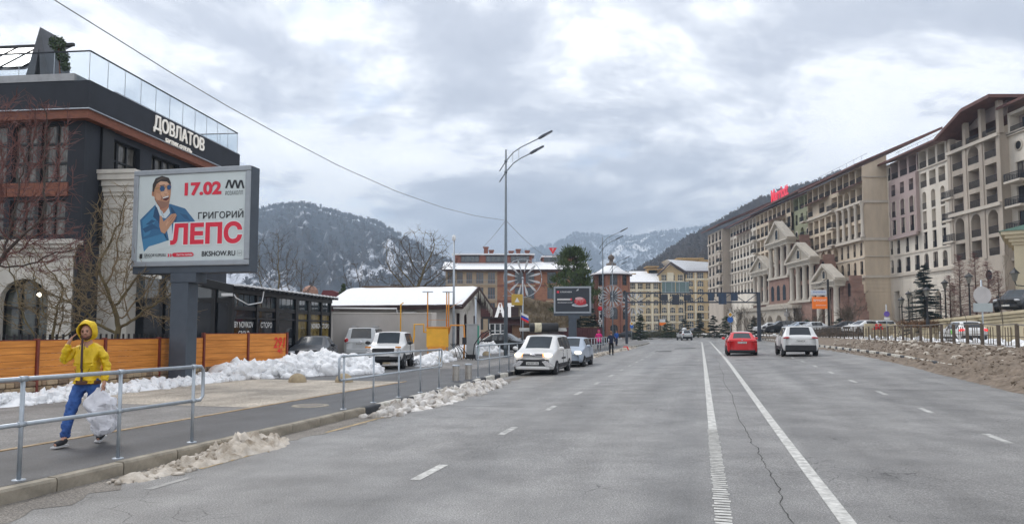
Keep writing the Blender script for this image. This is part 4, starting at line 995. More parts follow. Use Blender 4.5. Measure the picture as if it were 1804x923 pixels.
# --- S3: Y 151..183
rowsB = [(Rw(0), Rw(1), 'A', .7, .3, .3, 1.1), (Rw(1), Rw(2), 'l', .7, .3, .4, 0), (Rw(2), Rw(3), 'l', .74, .3, .3, 0), (Rw(3), Rw(4), 'l', .74, .3, .3, 0), (Rw(4), Rw(5), 'lrr', .8, .5, .3, 0), (Rw(5), Rw(6), 'l', .82, .5, .15, 0)]
hseg(-33, -24, .6, 3, [(0, Rw(0), '-', .5, 0, 0, 0), (Rw(0), Rw(1), '-', .7, .3, .3, 1), (Rw(1), Rw(2), 'l', .6, .3, .4, 0), (Rw(2), Rw(3), 'l', .6, .3, .4, 0), (Rw(3), Rw(4), 'oAo', .55, .3, .3, 1.1), (Rw(4), Rw(5), 'r', .4, .5, .5, 0), (Rw(5), Rw(6), 'l', .8, .45, .15, 0)], hg)
hseg(-56, -33, 0, 8, [(0, Rw(0), '-', .5, 0, 0, 0)] + rowsB, hb)
hseg(-78, -56, 0, 8, [(0, Rw(0), '-', .5, 0, 0, 0), (Rw(0), Rw(1), 'A', .66, .3, .3, 1.2), (Rw(1), Rw(2), 'A', .66, .2, .3, 1.2), (Rw(2), Rw(3), 'l', .74, .3, .3, 0), (Rw(3), Rw(4), 'A', .7, .3, .3, 1.2), (Rw(4), Rw(5), 'l', .74, .4, .3, 0), (Rw(5), Rw(6), 'l', .8, .5, .15, 0)], hw_)
for z in (1, 2, 4): course(-78, -33, 0, Rw(z) - .15, .35, .35)
for a, c in ((-47, -36), (-72, -60)): MB().prism([(-1.3, Rw(5) - .1), (.1, Rw(5) + .45), (.1, Rw(5) + .62), (-1.3, Rw(5) + .08)], a, c, Matrix(((0, 1, 0, 0), (1, 0, 0, 0), (0, 0, 1, 0), (0, 0, 0, 1)))).build('awning_roof', hroof, hot, True)
roofs(-56, -24.3, 0, Rw(6) + .5, ends=.3); roofs(-79, -56, 0, Rw(6) - .1, ends=.3)
balc(-56, 0, [Rw(k) + .3 for k in (1, 2, 3, 4)]); balc(-34, 0, [Rw(k) + .3 for k in (2, 3, 4)])
# --- far corner block
hseg(-94, -79, -2, 4, [(0, Rw(0), '-', .5, 0, 0, 0)] + [(Rw(k), Rw(k + 1), 'A' if k in (1, 3) else 'r', .5, .3, .4, 1.0) for k in range(6)] , ht)
ce = MB()
for k in range(6): cell(ce, -2, 4, Rw(k), Rw(k + 1), (1, 1.6, Rw(k) + .4, 2.3, .6 if k % 2 else 0, .4))
cell(ce, -2, 4, 0, Rw(0)); ce.xf(Matrix.Translation((-79, 0, 0)) @ Matrix.Rotation(rad(90), 4, 'Z')).build('wall', ht, hot)
MB().box(-94, -79.05, -.6, 6, 0, Rw(6)).build('core', ht, hot)
roofs(-95, -78.5, -2, Rw(6) + .9, ends=.8); balc(-80, -2, [Rw(k) + .3 for k in range(1, 5)], 2.6)
for z in (1, 3, 5): course(-94, -79, -2, Rw(z) - .15, .3, .3)
# --- S5: mauve panel and white part
hseg(0.0, 1.6, 4.3, 1, [(Rw(k), Rw(k + 1), 'r' if k % 2 else 'a', .5, .4, .5, .4) for k in range(6)], hw_)
hseg(1.6, 10, 4.3, 3, [(Rw(0), Rw(1), 'arr', .5, .3, .5, .8), (Rw(1), Rw(2), 'r', .34, .3, .5, 0)], hw_)
hseg(1.6, 10, 3.75, 3, [(Rw(2), Rw(3), 'r', .42, .3, .35, 0), (Rw(3), Rw(4), 'A', .5, .1, .4, 1.0), (Rw(4), Rw(5), 'l', .46, .5, .8, 0)], hmv)
hseg(1.6, 10, 4.1, 3, [(Rw(5), Rw(6), 'l', .8, .3, .1, 0)], hmv)
MB().box(1.6, 10, 3.78, 4.3, Rw(2) - .02, Rw(2) + .0).box(1.58, 1.62, 3.75, 4.3, Rw(2), Rw(5)).box(9.98, 10.02, 3.75, 4.3, Rw(2), Rw(5)).build('panel_return', hmv, hot)
course(1.4, 10.2, 3.75, Rw(2) - .5, .5, .35, hmv); 
hseg(10, 20, 4.3, 4, [(Rw(0), Rw(1), 'ara', .5, .3, .5, .8), (Rw(1), Rw(2), 'r', .42, .2, .3, 0), (Rw(2), Rw(3), 'l', .42, .1, .2, 0), (Rw(3), Rw(4), 'A', .46, .1, .3, 1.0), (Rw(4), Rw(5), 'l', .7, .4, .5, 0), (Rw(5), Rw(6), 'l', .8, .3, .1, 0)], hw_)
course(1.6, 20, 4.3, Rw(1) - .1, .2, .12); course(10, 20, 4.3, Rw(5) + .02, .22, .2)
for c in range(3):
    for r in (2, 3): MB().box(1.6 + 2.8 * c + .62, 1.6 + 2.8 * c + .76, 3.68, 3.76, Rw(r) + .2, Rw(r + 1) - .5).box(1.6 + 2.8 * c + 2.04, 1.6 + 2.8 * c + 2.18, 3.68, 3.76, Rw(r) + .2, Rw(r + 1) - .5).build('window_surround', htrim, hot)
roofs(0.2, 20, 4.2, Rw(6) + .05, ends=.5, back=3.5, slope=.3)
# --- S6: gabled tower
yt6 = 3.3
t6 = [(0, 10.6, '-', .5, 0, 0, 0), (10.6, 13.6, 'l', .6, .3, .3, 0), (13.6, 17.6, 'A', .58, .2, .6, 1.2), (17.6, 20.2, 'l', .62, .3, .3, 0), (20.2, 23.5, 'l', .66, .4, .3, 0), (23.5, 26.8, 'lAl', .66, .5, .3, 1.2), ]
hseg(20, 31, yt6, 3, t6, ht)
for c in range(3): railing(hot, 20 + 3.66 * (c + .5), 27.0, 3.0, iron, y=yt6 + .1, step=.14)
MB().prism([(20, 29.4), (31, 29.4), (31, 31.3), (26.3, 31.2)], yt6 + 1.2, yt6 + 1.4).build('gable_back', lback, hot, True)
for z in (17.3, 26.5): course(20, 31, yt6, z, .45, .4, e=.25)
for c in range(4): MB().box(20 + 3.66 * c - .35, 20 + 3.66 * c + .35, yt6 - .12, yt6, 10.6, 26.5).build('pilaster', ht, hot); MB().box(20 + 3.66 * c - .3, 20 + 3.66 * c + .3, yt6 - .05, yt6 + .6, 26.9, (28.9, 30.3, 31.2, 31.3)[c]).build('pilaster', ht, hot)
M_ = Matrix.Identity(4)
for a, c in (((19.6, 28.8), (26.3, 31.2)), ((26.3, 31.2), (32.3, 31.3))):
    MB().prism([(a[0], a[1]), (c[0], c[1]), (c[0], c[1] + .45), (a[0], a[1] + .45)], yt6 - 1.9, yt6 + 10).build('roof', hroof, hot, True)
# near end wall of the tower
MB().quad((31.0, yt6, 0), (31.0, 5, 0), (31.0, 5, 27), (31.0, yt6, 27)).build('end_wall', ht, hot)
MB().quad((20.0, yt6, 0), (20.0, 4.32, 0), (20.0, 4.32, 29), (20.0, yt6, 29)).build('end_wall', ht, hot)
MB().lathe([(.7, 0), (.95, 0), (.95, .15), (.7, .15)], n=18).xf(Matrix.Translation((28, yt6 + .01, 8.3)) @ Matrix.Rotation(rad(90), 4, 'X')).build('oval_frame', htrim, hot); MB().lathe([(.72, 0), (0, 0)], n=18).xf(Matrix.Translation((28, yt6 - .05, 8.3)) @ Matrix.Rotation(rad(90), 4, 'X')).build('oval_pane', dglass, hot)
balc(19.4, 4.3, [Rw(k) + .4 for k in (1, 2, 3)], 2.4, 1.4)
# --- S7: white part at the frame edge
hseg(31, 62, 4.6, 8, [(Rw(k), Rw(k + 1), {0: 'ar', 5: 'l', 4: 'or'}.get(k, 'rr'), .42 if k < 5 else .8, .3, .4, .8) for k in range(6)], hw_)
roofs(31.2, 62, 4.6, Rw(6) + .6, ends=.2, back=4, slope=.3); course(31, 62, 4.6, Rw(5) + .05, .3, .3); course(31, 62, 4.6, 26.5, .3, .3)
for q in range(4): balc(33.5 + 7.6 * q, 4.6, [Rw(k) + .2 for k in (1, 2, 3)], 3.0, 1.6)
# --- entrance block: brick bodies with white-columned pediment porticos facing the road
wcol = pm('white_column', (.50, .455, .385), .75, .12, .8)
def portico(Xp, Y0, Y1, z_base, z_cor, z_apex, ncol=4, body=None, steps=True):
    """Xp: front plane; Y0 near, Y1 far"""
    y = Xp - 61; a, c = 127 - Y1, 127 - Y0; W_ = c - a; m_ = (a + c) / 2; zb_, zc_, za_ = z_base - GZ, z_cor - GZ, z_apex - GZ
    MB().box(a + .4, c - .4, y + 1.6, min(0, y + 4.5), 0, zc_ + .4).build('brick_block', bricks, hot)
    MB().box(a + .2, c - .2, y + .1, y + 1.6, 0, zb_).build('portico_base', bricks, hot)
    MB().box(a, c, y - .25, y + 1.6, zb_, zb_ + .45).build('cornice', wcol, hot)
    for k in range(ncol):
        x = a + .8 + (W_ - 1.6) * k / (ncol - 1)
        MB().lathe([(.62, 0), (.62, .3), (.48, .45), (.46, (zc_ - zb_) * .6), (.40, zc_ - zb_ - 1.3), (.58, zc_ - zb_ - 1.05), (.62, zc_ - zb_ - .9)], (x, y + .45, zb_ + .45), 12).build('column', wcol, hot)
    for k in range(ncol - 1):
        x = a + .8 + (W_ - 1.6) * (k + .5) / (ncol - 1); hh = (zc_ - zb_) * .36
        for q in (0, 1): MB().box(x - .5, x + .5, y + 1.55, y + 1.58, zb_ + .9 + q * (hh + .8), zb_ + .9 + q * (hh + .8) + hh).build('pane', dglass, hot)
    for k, (p_, z0, z1) in enumerate(((.15, -.45, .0), (.35, 0, .3), (.6, .3, .65))): MB().box(a - p_, c + p_, y - p_, y + 1.6, zc_ + z0, zc_ + z1).build('entablature', wcol, hot)
    zt = zc_ + .65
    MB().prism([(a - .3, zt), (c + .3, zt), (m_, za_ - .3)], y + .05, y + 1.6).build('pediment', stonel, hot, True)
    for e in (a - .9, c + .9): MB().beam((e, y + .4, zt + .05), (m_, y + .4, za_), 1.7, .45).build('raking_cornice', wcol, hot)
    oc = MB()
    pts = arch_pts(W_ * .16, zt + .3, (za_ - zt) * .55, W_ * .08)
    MB().quad(*[(m_ + p[0], y - .02, p[1]) for p in pts]).build('pane', dglass, hot)
    f = MB()
    for p, q in zip(pts, pts[1:]): f.beam((m_ + p[0], y - .02, p[1]), (m_ + q[0], y - .02, q[1]), .2, .28, up=(0, 1, 0))
    f.build('arch_surround', wcol, hot)
    if steps:      # stepped brick parapet falling towards the viewer
        for k in range(5): MB().box(c + .1 + k * .5, c + .6 + k * .5, y + 2.2, min(-.1, y + 4.2), 0, max(.6, zt + .6 - k * (1.35 if zt > 12 else 1.5))).build('brick_step', bricks, hot)
        MB().quad(*[(c - .1 + p[0] + .4, y + 2.15, p[1]) for p in arch_pts(.9, zc_ - 2.2, 2.2, .45)]).build('pane', dglass, hot)
portico(56, 149, 161, 12.7, 20.0, 24.8); portico(55, 135.4, 146.5, 7.2, 14.6, 18.6); portico(54, 123, 131.5, 2.0, 9.8, 13.2, 3); portico(57, 163, 175, 7.7, 15.0, 18.9)
for k in range(3): # brick arches below the tall portico
    x = 127 - 151.8 - k * 3.4; pts = arch_pts(1.7, 7.2, 3.2, .85); MB().quad(*[(x + p[0], 56 - 61 + .06, p[1]) for p in pts]).build('pane', dglass, hot)
MB().box(127 - 162, 127 - 148, -5.2, -4.9, 5.9, 6.5).build('cornice', wcol, hot)
# stone arcade in front
ar = MB(); n_ = 7
for k in range(n_): cell(ar, -50 + k * 5.2, -50 + (k + 1) * 5.2, 0, 5.2, (-50 + (k + .5) * 5.2, 3.6, 0, 4.0, 1.8, 1.2), -7.4)
ar.build('arcade', stonel, hot); MB().box(-50.3, -50 + n_ * 5.2 + .3, -7.8, -5, 5.2, 5.9).build('arcade_cornice', stonel, hot); MB().box(-50, -50 + n_ * 5.2, -6.1, -4, 0, 5.2).build('arcade_back', lback, hot)
# red roof sign (rises along the eaves), logo board
sgx = 127 - 166
text('roof_sign', 'Marriott', pm('sign_red', (.72, .03, .07), .4, .04, 2, emit=(1, .05, .1), es=.25), hot, facing((sgx, -.2, Rw(6) + 2.6), 0, -1), width=10.5, height=3.0, bold=.02, depth=.08)
for k in range(5): MB().beam((sgx - 4.8 + 2.4 * k, -.1, Rw(6) - .2), (sgx - 4.8 + 2.4 * k, -.1, Rw(6) + 2.0), .1, .1).build('sign_strut', dgrey, hot)
for a in range(-20, 22, 3): MB().tube([(a, 1 if a < 0 else 6, Rw(6) + .9), (a, 1 if a < 0 else 6, Rw(6) + 2.3)], .04, 4).build('roof_rail_post', galv, hot)
MB().beam((-21, 1, Rw(6) + 2.25), (0, 1, Rw(6) + 2.25), .05, .05).beam((0, 6, Rw(6) + 2.25), (21, 6, Rw(6) + 2.25), .05, .05).build('roof_rail', galv, hot)
# --- pale yellow pavilion at the frame edge
q = P(1772, 580, 62)
yp = thing('yellow_pavilion', 'corner of a pale yellow pavilion with green-edged roof at the right edge', 'pavilion', (q.x + 1.0, q.y, 2.0), rad(-36))
py_ = pm('pale_yellow', (.60, .52, .36), .8, .1, .8); zc_ = P(1772, 432, 62).z - 2
b = MB(); cell(b, 0, 3.0, 0, zc_, (1.6, 1.2, 1, 2.8, .6, .3)); cell(b, 3, 9, 0, zc_); b.box(.01, 9, .35, 8, 0, zc_); b.build('wall', py_, yp); window(yp, 1.6, 1, 1.2, 2.8, .6, .28, white, dglass)
for k, (o_, h_) in enumerate(((.15, 0), (.35, .25), (.6, .55), (.85, .85))): MB().box(-o_, 9, -o_, 8, zc_ + h_, zc_ + h_ + .3).build('cornice', py_, yp)
MB().prism([(-1.0, zc_ + 1.15), (9, zc_ + 1.15), (9, zc_ + 2.4), (3.5, zc_ + 2.2)], -1, 8).build('roof', pm('green_roof', (.16, .28, .22), .6, .2, 2), yp, True)
# retaining wall of the ramp
a, c = P(1556, 590, 74), P(1830, 590, 47)
rwl = thing('ramp_wall', 'cream retaining wall of the ramp with a moulded cornice and urns', 'wall', (a.x, a.y, .6), math.atan2(c.y - a.y, c.x - a.x))
cw_ = pm('cream_render', (.50, .43, .29), .8, .15, .8); L_ = (Vector((c.x, c.y)) - Vector((a.x, a.y))).length
z0_, z1_ = P(1556, 577, 74).z - .6, P(1815, 549, 47).z - .6
MB().prism([(0, 0), (L_, 0), (L_, z1_ - .3), (0, z0_ - .3)], 0, .5).build('wall', cw_, rwl, True)
for k, (o_, d_) in enumerate(((.08, -.45), (.18, -.22), (.3, 0))): MB().prism([(-.1, z0_ + d_), (L_, z1_ + d_), (L_, z1_ + d_ + .2), (-.1, z0_ + d_ + .2)], -o_, .6 + o_).build('cornice', cw_, rwl, True)
for k in range(24): MB().box(.5 + k * 1.5, 1.6 + k * 1.5, -.05, 0, .5, .9 + (z1_ - z0_) * k / 26).build('wall_panel', cw_, rwl)
for k, px in enumerate((1650, 1692, 1714, 1741, 1768)):
    t = (px - 1556) / (1830 - 1556) * L_ * .94
    MB().lathe([(0, 0), (.12, 0), (.10, .1), (.28, .35), (.32, .55), (.2, .68), (.28, .74), (.3, .8), (0, .8)], (t, -.45, z0_ - .95 + (z1_ - z0_) * t / L_), 12).build('urn', cw_, rwl)
struct(MB().quad((a.x + .5, a.y + .2, z0_ + .5), (c.x + .3, c.y + .3, z1_ + .5), (c.x + 60, c.y + 5, z1_ + .6), (72, 110, z0_ + .6), (50, 110, z0_ - .2)).build('ramp', asph_old))
# ================================================================== STREET FURNITURE
# ---- galvanised pedestrian railings along the left kerb
def guard(vs, label, end0=False, end1=False, h=1.13, m=.62):
    a = R(-7.45 + ku(vs[0] + 2), vs[0]); g = thing('pedestrian_railing', label, 'railing', (a.x, a.y, PZ), rad(90) - TH, 'railings along the left kerb')
    L = vs[-1] - vs[0]
    for q in vs:
        MB().tube([(q - vs[0], 0, 0), (q - vs[0], 0, h)], .024, 8).build('post', galv, g); MB().lathe([(0, .012), (.07, .012), (.075, 0)], (q - vs[0], 0, 0), 10).build('base_plate', galv, g)
        for z in (h, m): MB().tube([(q - vs[0] - .05, 0, z), (q - vs[0] + .05, 0, z)], .034, 8).build('clamp', galv, g)
    def loop(s, x): return [(x, 0, h), (x + s * .16, 0, h), (x + s * .22, 0, h - .06), (x + s * .22, 0, m + .06), (x + s * .16, 0, m), (x, 0, m)]
    x0, x1 = (0 if end0 else -.0), L
    MB().tube([(0, 0, h), (L, 0, h)], .026, 8).build('top_rail', galv, g); MB().tube([(0, 0, m), (L, 0, m)], .026, 8).build('middle_rail', galv, g)
    if end0: MB().tube(loop(-1, 0), .026, 8).build('end_loop', galv, g)
    if end1: MB().tube(loop(1, L), .026, 8).build('end_loop', galv, g)
guard([5.33, 6.8, 8.26, 9.72], 'nearest grey steel pedestrian railing, in front of the man in yellow', False, True)
guard([14.6, 16.1, 17.6, 19.1, 20.6], 'grey steel pedestrian railing beside the big heap of snow', True, True)
guard([25.9, 27.4, 28.9, 30.4, 31.9, 33.4], 'grey steel pedestrian railing behind the white van', True, True)
guard([36 + 1.5 * k for k in range(9)], 'grey steel pedestrian railing passed by the walker in dark blue', True, True)
guard([52 + 1.5 * k for k in range(13)], 'farthest left grey pedestrian railing, near the pink coat', True, True)
# ---- orange board fence on a stone plinth
board = pm('orange_boards', (.62, .215, .03), .55, .22, 2.2, bump=.4, bscale=8, stretch=(.4, 1, 5), col2=(.80, .32, .06)); fpost = pm('fence_post_red', (.18, .035, .022), .5, .2, 4)
stones = [pm('plinth_stone_%d' % k, c, .9, .25, 4, bump=.6, bscale=16) for k, c in enumerate(((.36, .27, .17), (.28, .20, .13), (.42, .33, .22), (.22, .16, .11)))]
mortar = pm('mortar', (.20, .16, .12), .95, .2, 6)
def fence(p0, p1, z_top, nbays, nb, label, first=True):
    L = (p1 - p0).length; f = thing('board_fence', label, 'fence', (p0.x, p0.y, PZ), math.atan2(p1.y - p0.y, p1.x - p0.x), 'orange board fences')
    zt = z_top - PZ; zp = .42; bl = L / nbays; bhh = (zt - zp - .03) / nb
    MB().box(0, L, .02, .2, 0, zp).build('plinth', mortar, f)
    rr = random.Random(int(L * 10)); key = {}
    for k in range(nbays + 1):
        MB().box(bl * k - .04, bl * k + .04, -.06, .06, 0, zt + .03).build('post', fpost, f)
    for k in range(nbays):
        for r in range(nb):
            z = zp + .015 + r * bhh
            o = MB().prism([(-.012, z + .006), (.004, z), (.02, z), (.02, z + bhh - .004), (-.012, z + bhh - .005)], bl * k + .045, bl * (k + 1) - .045, Matrix(((0, 1, 0, 0), (1, 0, 0, 0), (0, 0, 1, 0), (0, 0, 0, 1)))).build('board', board, f, True)
        MB().box(bl * k + .04, bl * (k + 1) - .04, -.02, .03, zt - .02, zt).build('cap_rail', fpost, f)
    x = 0
    for r in range(3):
        x = -rr.uniform(0, .2)
        while x < L:
            w = rr.uniform(.16, .42); x1 = min(L, x + w)
            if x1 > .05: bevel(MB().box(max(0, x) + .012, x1 - .008, -.035 - rr.uniform(0, .03), .03, r * .14 + .012, (r + 1) * .14 - .006).build('stone', stones[rr.randrange(4)], f), .02, 1)
            x = x1
    return f
fa, fb, fc = P(-90, 650, 16.4), P(357, 650, 25.6), P(504, 640, 29.2)
for q in (fa, fb, fc): q.z = 0
f1 = fence(fa, fb, 1.60, 4, 6, 'lower orange board fence with red-brown posts, nearest the man in yellow')
f2 = fence(fb, fc, 1.74, 2, 5, 'taller orange board fence section with red graffiti next to the snow heap')
# graffiti "290" scrawl
L2 = (fc - fb).length
grm = pm('graffiti_red', (.70, .03, .02), .5, .1, 3)
text('graffiti', '291', grm, f2, facing((L2 - .42, -.035, 1.22), 0, -1), width=.62, height=.42, bold=.02, shear=.15); text('graffiti', '4!', grm, f2, facing((L2 - .38, -.035, .9), 0, -1), width=.3, height=.2, bold=.02, shear=-.2)
# iron pale fence behind
pa, pb = P(-60, 600, 19.5), P(330, 600, 27.0)
ip = thing('pale_fence', 'low black pale fence just behind the orange boards', 'fence', (pa.x, pa.y, PZ), math.atan2(pb.y - pa.y, pb.x - pa.x)); Lp = (pb - pa).length
for k in range(int(Lp / .22)): MB().box(k * .22 - .03, k * .22 + .03, -.015, .015, 0, 1.58).build('pale', black, ip)
MB().box(0, Lp, -.02, .02, 1.2, 1.28).box(0, Lp, -.02, .02, .4, .48).build('rail', black, ip)
# ---- billboards
def poster_poly(name, pts, mat, par, M, d): 
    b = MB().quad(*[(x, y, d) for x, y in pts]); m = b.mesh(name); o = link(name, m, mat, par, M); return o
bbgrey = pm('billboard_grey', (.065, .082, .105), .5, .12, 3); frame_a = pm('billboard_frame', (.34, .37, .40), .4, .08, 4, metal=.3)
lit = pm('poster_paper', (.62, .69, .69), .35, .05, 1.0, spec=.5)
def billboard(name, label, c, nx, ny, W, H, zb, depth, pole_w, pole_d, paper, zg=PZ, lip=.22):
    """c = centre of the front face, ground plan"""
    n = Vector((nx, ny, 0)).normalized(); ang = math.atan2(n.y, n.x) + rad(90)
    t = thing(name, label, 'billboard', (c.x, c.y, zg), ang); z0 = zb - zg    # local -y = front
    bevel(MB().box(-W / 2, W / 2, .03, depth, z0 - lip, z0 + H).build('case', bbgrey, t), .02)
    fwid = .17
    for a in ((-W / 2, W / 2, z0, z0 + fwid), (-W / 2, W / 2, z0 + H - fwid, z0 + H)): bevel(MB().box(a[0], a[1], -.05, .03, a[2], a[3]).build('frame', frame_a, t), .025)
    for a in ((-W / 2, -W / 2 + fwid), (W / 2 - fwid, W / 2)): bevel(MB().box(a[0], a[1], -.049, .029, z0 + fwid + .001, z0 + H - fwid - .001).build('frame', frame_a, t), .025)
    MB().quad((-W / 2 + fwid, 0, z0 + fwid), (W / 2 - fwid, 0, z0 + fwid), (W / 2 - fwid, 0, z0 + H - fwid), (-W / 2 + fwid, 0, z0 + H - fwid)).build('poster', paper, t)
    MB().quad((-W / 2 + fwid, depth + .003, z0 + fwid), (-W / 2 + fwid, depth + .003, z0 + H - fwid), (W / 2 - fwid, depth + .003, z0 + H - fwid), (W / 2 - fwid, depth + .003, z0 + fwid)).build('rear_poster', paper, t)
    px_ = -.32 if name == 'billboard' and W > 4 else 0
    bevel(MB().box(px_ - pole_w / 2, px_ + pole_w / 2, depth / 2 - pole_d / 2, depth / 2 + pole_d / 2, 0, z0 - lip - .30).build('pole', bbgrey, t), .015); bevel(MB().box(px_ - pole_w / 2 - .02, px_ + pole_w / 2 + .28, depth / 2 - pole_d / 2 - .02, depth / 2 + pole_d / 2 + .02, z0 - lip - .30, z0 - lip).build('collar', bbgrey, t), .015)
    bevel(MB().box(px_ - pole_w / 2 - .12, px_ + pole_w / 2 + .12, depth / 2 - pole_d / 2 - .12, depth / 2 + pole_d / 2 + .12, 0, .12).build('base_plate', bbgrey, t), .02)
    return t, z0
A, B_ = P(232, 473, 23.75), P(438.5, 464, 22.85); cen = (A + B_) / 2; dv = (B_ - A); nrm = Vector((dv.y, -dv.x, 0)); Wd = dv.to_2d().length
H1 = 3.13
bb, z0 = billboard('billboard', 'large concert poster billboard of a man in a blue jacket on grey post', cen, nrm.x, nrm.y, Wd, H1, (A.z + B_.z) / 2, .5, .62, .52, lit)
iw, ih = Wd - .34, H1 - .34
# poster coordinates: u 0..1 left-right, v 0..1 bottom-top, read off the photograph
def PM(d=.004):
    M = Matrix.Identity(4); M.col[0] = (iw, 0, 0, 0); M.col[1] = (0, 0, ih, 0); M.col[2] = (0, -1, 0, 0); M.col[3] = (-iw / 2, -d, z0 + .17, 1); return M
def pu(zx, zy):   # from the zoomed crop (perspective quad) to poster u,v
    tl, tr, br, bl = (97, 172), (872, 113), (868, 778), (82, 803)
    u = (zx - 92) / 778.0
    top = tl[1] + (tr[1] - tl[1]) * u; bot = bl[1] + (br[1] - bl[1]) * u; return (u, 1 - (zy - top) / (bot - top))
pink = {}
def ink(name, col, r=.4): return pm('ink_' + name, col, r, .06, 6)
def shape(nm, col, pts, d): poster_poly('print_' + nm, [pu(*p) for p in pts], ink(nm + str(d), col), bb, PM(d), 0)
jk = (.035, .15, .30)
shape('jacket', jk, [(108, 495), (222, 375), (330, 372), (440, 405), (515, 498), (440, 520), (372, 520), (350, 600), (330, 660), (145, 728), (122, 610)], .003)
shape('jacket_fold', (.02, .09, .20), [(225, 378), (250, 470), (262, 545), (310, 640), (330, 660), (290, 600), (240, 470)], .0045)
shape('jacket_fold', (.02, .09, .20), [(330, 372), (345, 400), (352, 480), (375, 515), (385, 470)], .0045)
shape('jacket_light', (.055, .23, .42), [(125, 500), (215, 400), (238, 470), (180, 600), (140, 620)], .0045)
shape('jacket_light', (.16, .36, .50), [(130, 640), (290, 590), (330, 660), (145, 728)], .0045)
shape('shirt', (.62, .70, .74), [(218, 378), (250, 372), (318, 395), (330, 440), (300, 480), (255, 470)], .005)
shape('shirt', (.55, .63, .68), [(310, 560), (345, 520), (352, 620), (330, 650)], .005)
skin_ = (.50, .26, .15)
shape('neck', (.42, .20, .12), [(232, 340), (320, 370), (318, 400), (290, 440), (255, 415)], .006)
shape('face', skin_, [(205, 250), (215, 205), (260, 185), (320, 195), (332, 235), (330, 300), (322, 365), (298, 400), (262, 395), (228, 360), (208, 320), (190, 315), (190, 285)], .007)
shape('face_light', (.62, .36, .22), [(255, 285), (300, 270), (318, 300), (300, 320), (262, 330)], .008)
shape('hair', (.03, .022, .02), [(193, 285), (195, 230), (215, 185), (262, 165), (312, 178), (330, 215), (328, 235), (300, 208), (255, 205), (225, 225), (210, 262), (207, 288)], .009)
shape('lens', (.02, .08, .20), [(247, 262), (256, 242), (278, 240), (288, 258), (280, 278), (258, 282)], .010); shape('lens', (.02, .08, .20), [(300, 248), (308, 232), (326, 230), (333, 246), (326, 268), (308, 268)], .010)
shape('glasses', (.35, .22, .06), [(212, 258), (247, 252), (247, 258), (212, 266)], .0105); shape('glasses', (.35, .22, .06), [(286, 250), (302, 242), (302, 250), (286, 256)], .0105)
shape('mouth', (.10, .02, .02), [(268, 325), (290, 318), (320, 310), (318, 335), (300, 350), (278, 345)], .010); shape('teeth', (.8, .8, .78), [(272, 326), (316, 312), (316, 320), (276, 334)], .011)
shape('cheek', (.58, .32, .20), [(222, 290), (250, 300), (262, 330), (240, 350), (222, 330)], .0075)
shape('forehead', (.66, .40, .26), [(232, 218), (262, 200), (300, 206), (318, 225), (300, 232), (250, 238)], .0076)
shape('nose', (.64, .38, .25), [(286, 255), (298, 250), (306, 290), (296, 300), (284, 296)], .0082); shape('nose_shadow', (.30, .13, .08), [(284, 296), (298, 301), (306, 292), (300, 306), (286, 304)], .0083)
shape('stubble', (.30, .16, .11), [(228, 345), (262, 352), (300, 358), (322, 345), (320, 368), (298, 400), (262, 396), (238, 372)], .0078)
shape('jaw_shadow', (.30, .14, .09), [(215, 325), (230, 358), (262, 396), (292, 402), (262, 412), (236, 380), (212, 340)], .0074)
shape('ear', (.46, .22, .13), [(190, 285), (204, 282), (210, 300), (204, 318), (192, 314)], .0081); shape('ear_fold', (.28, .12, .08), [(195, 293), (203, 291), (205, 306), (198, 308)], .0084)
shape('smile_line', (.32, .14, .09), [(258, 312), (264, 312), (270, 345), (264, 348)], .0084); shape('brow', (.06, .03, .02), [(248, 236), (284, 230), (284, 236), (250, 242)], .0086); shape('hair_shine', (.12, .09, .07), [(222, 200), (262, 178), (300, 186), (262, 186), (232, 205)], .0095)
shape('lapel', (.016, .07, .16), [(218, 392), (232, 400), (262, 480), (268, 560), (240, 500), (205, 470)], .0052); shape('lapel', (.05, .20, .38), [(330, 385), (352, 410), (372, 440), (352, 470), (338, 430)], .0052)
shape('sleeve_fold', (.022, .10, .22), [(130, 560), (200, 520), (260, 560), (210, 560), (150, 590)], .0053); shape('sleeve_fold', (.05, .21, .40), [(150, 530), (196, 490), (226, 500), (180, 530)], .0053); shape('sleeve_fold', (.022, .10, .22), [(400, 440), (452, 452), (480, 495), (440, 480)], .0053)
shape('shirt_fold', (.45, .53, .58), [(262, 400), (275, 440), (290, 470), (280, 470), (262, 440)], .0055); shape('shirt_open', (.40, .19, .11), [(262, 398), (306, 398), (292, 436), (280, 446)], .0058)
shape('hand', (.52, .28, .17), [(255, 462), (268, 462), (285, 505), (340, 448), (372, 442), (380, 458), (345, 520), (320, 560), (295, 595), (268, 580), (255, 540)], .010)
shape('knuckle', (.62, .36, .23), [(300, 520), (330, 480), (345, 470), (325, 505), (305, 540)], .0105)
for k in range(3): shape('finger_gap', (.34, .15, .09), [(318 + k * 14, 500 + k * 8), (356 + k * 8, 452 + k * 12), (358 + k * 8, 455 + k * 12), (321 + k * 14, 504 + k * 8)], .011)
shape('mist', (.62, .69, .69), [(140, 735), (180, 690), (250, 668), (330, 640), (345, 690), (250, 720), (150, 745)], .0055)
redi = ink('red', (.72, .015, .05)); blk = ink('black', (.012, .014, .02)); whi = ink('white', (.75, .80, .80))
def ptext(txt, mat, zx0, zx1, zy0, zy1, d=.012, **k):
    """fit text to the zoomed-crop box (left,right, top at centre, bottom at centre)"""
    u0 = pu(zx0, 400)[0]; u1 = pu(zx1, 400)[0]; xm = (zx0 + zx1) / 2; v1 = pu(xm, zy0)[1]; v0 = pu(xm, zy1)[1]
    M = facing((-iw / 2 + (u0 + u1) / 2 * iw, -d, z0 + .17 + (v0 + v1) / 2 * ih), 0, -1)
    return text('print_lettering', txt, mat, bb, M, width=(u1 - u0) * iw, height=(v1 - v0) * ih, **k)
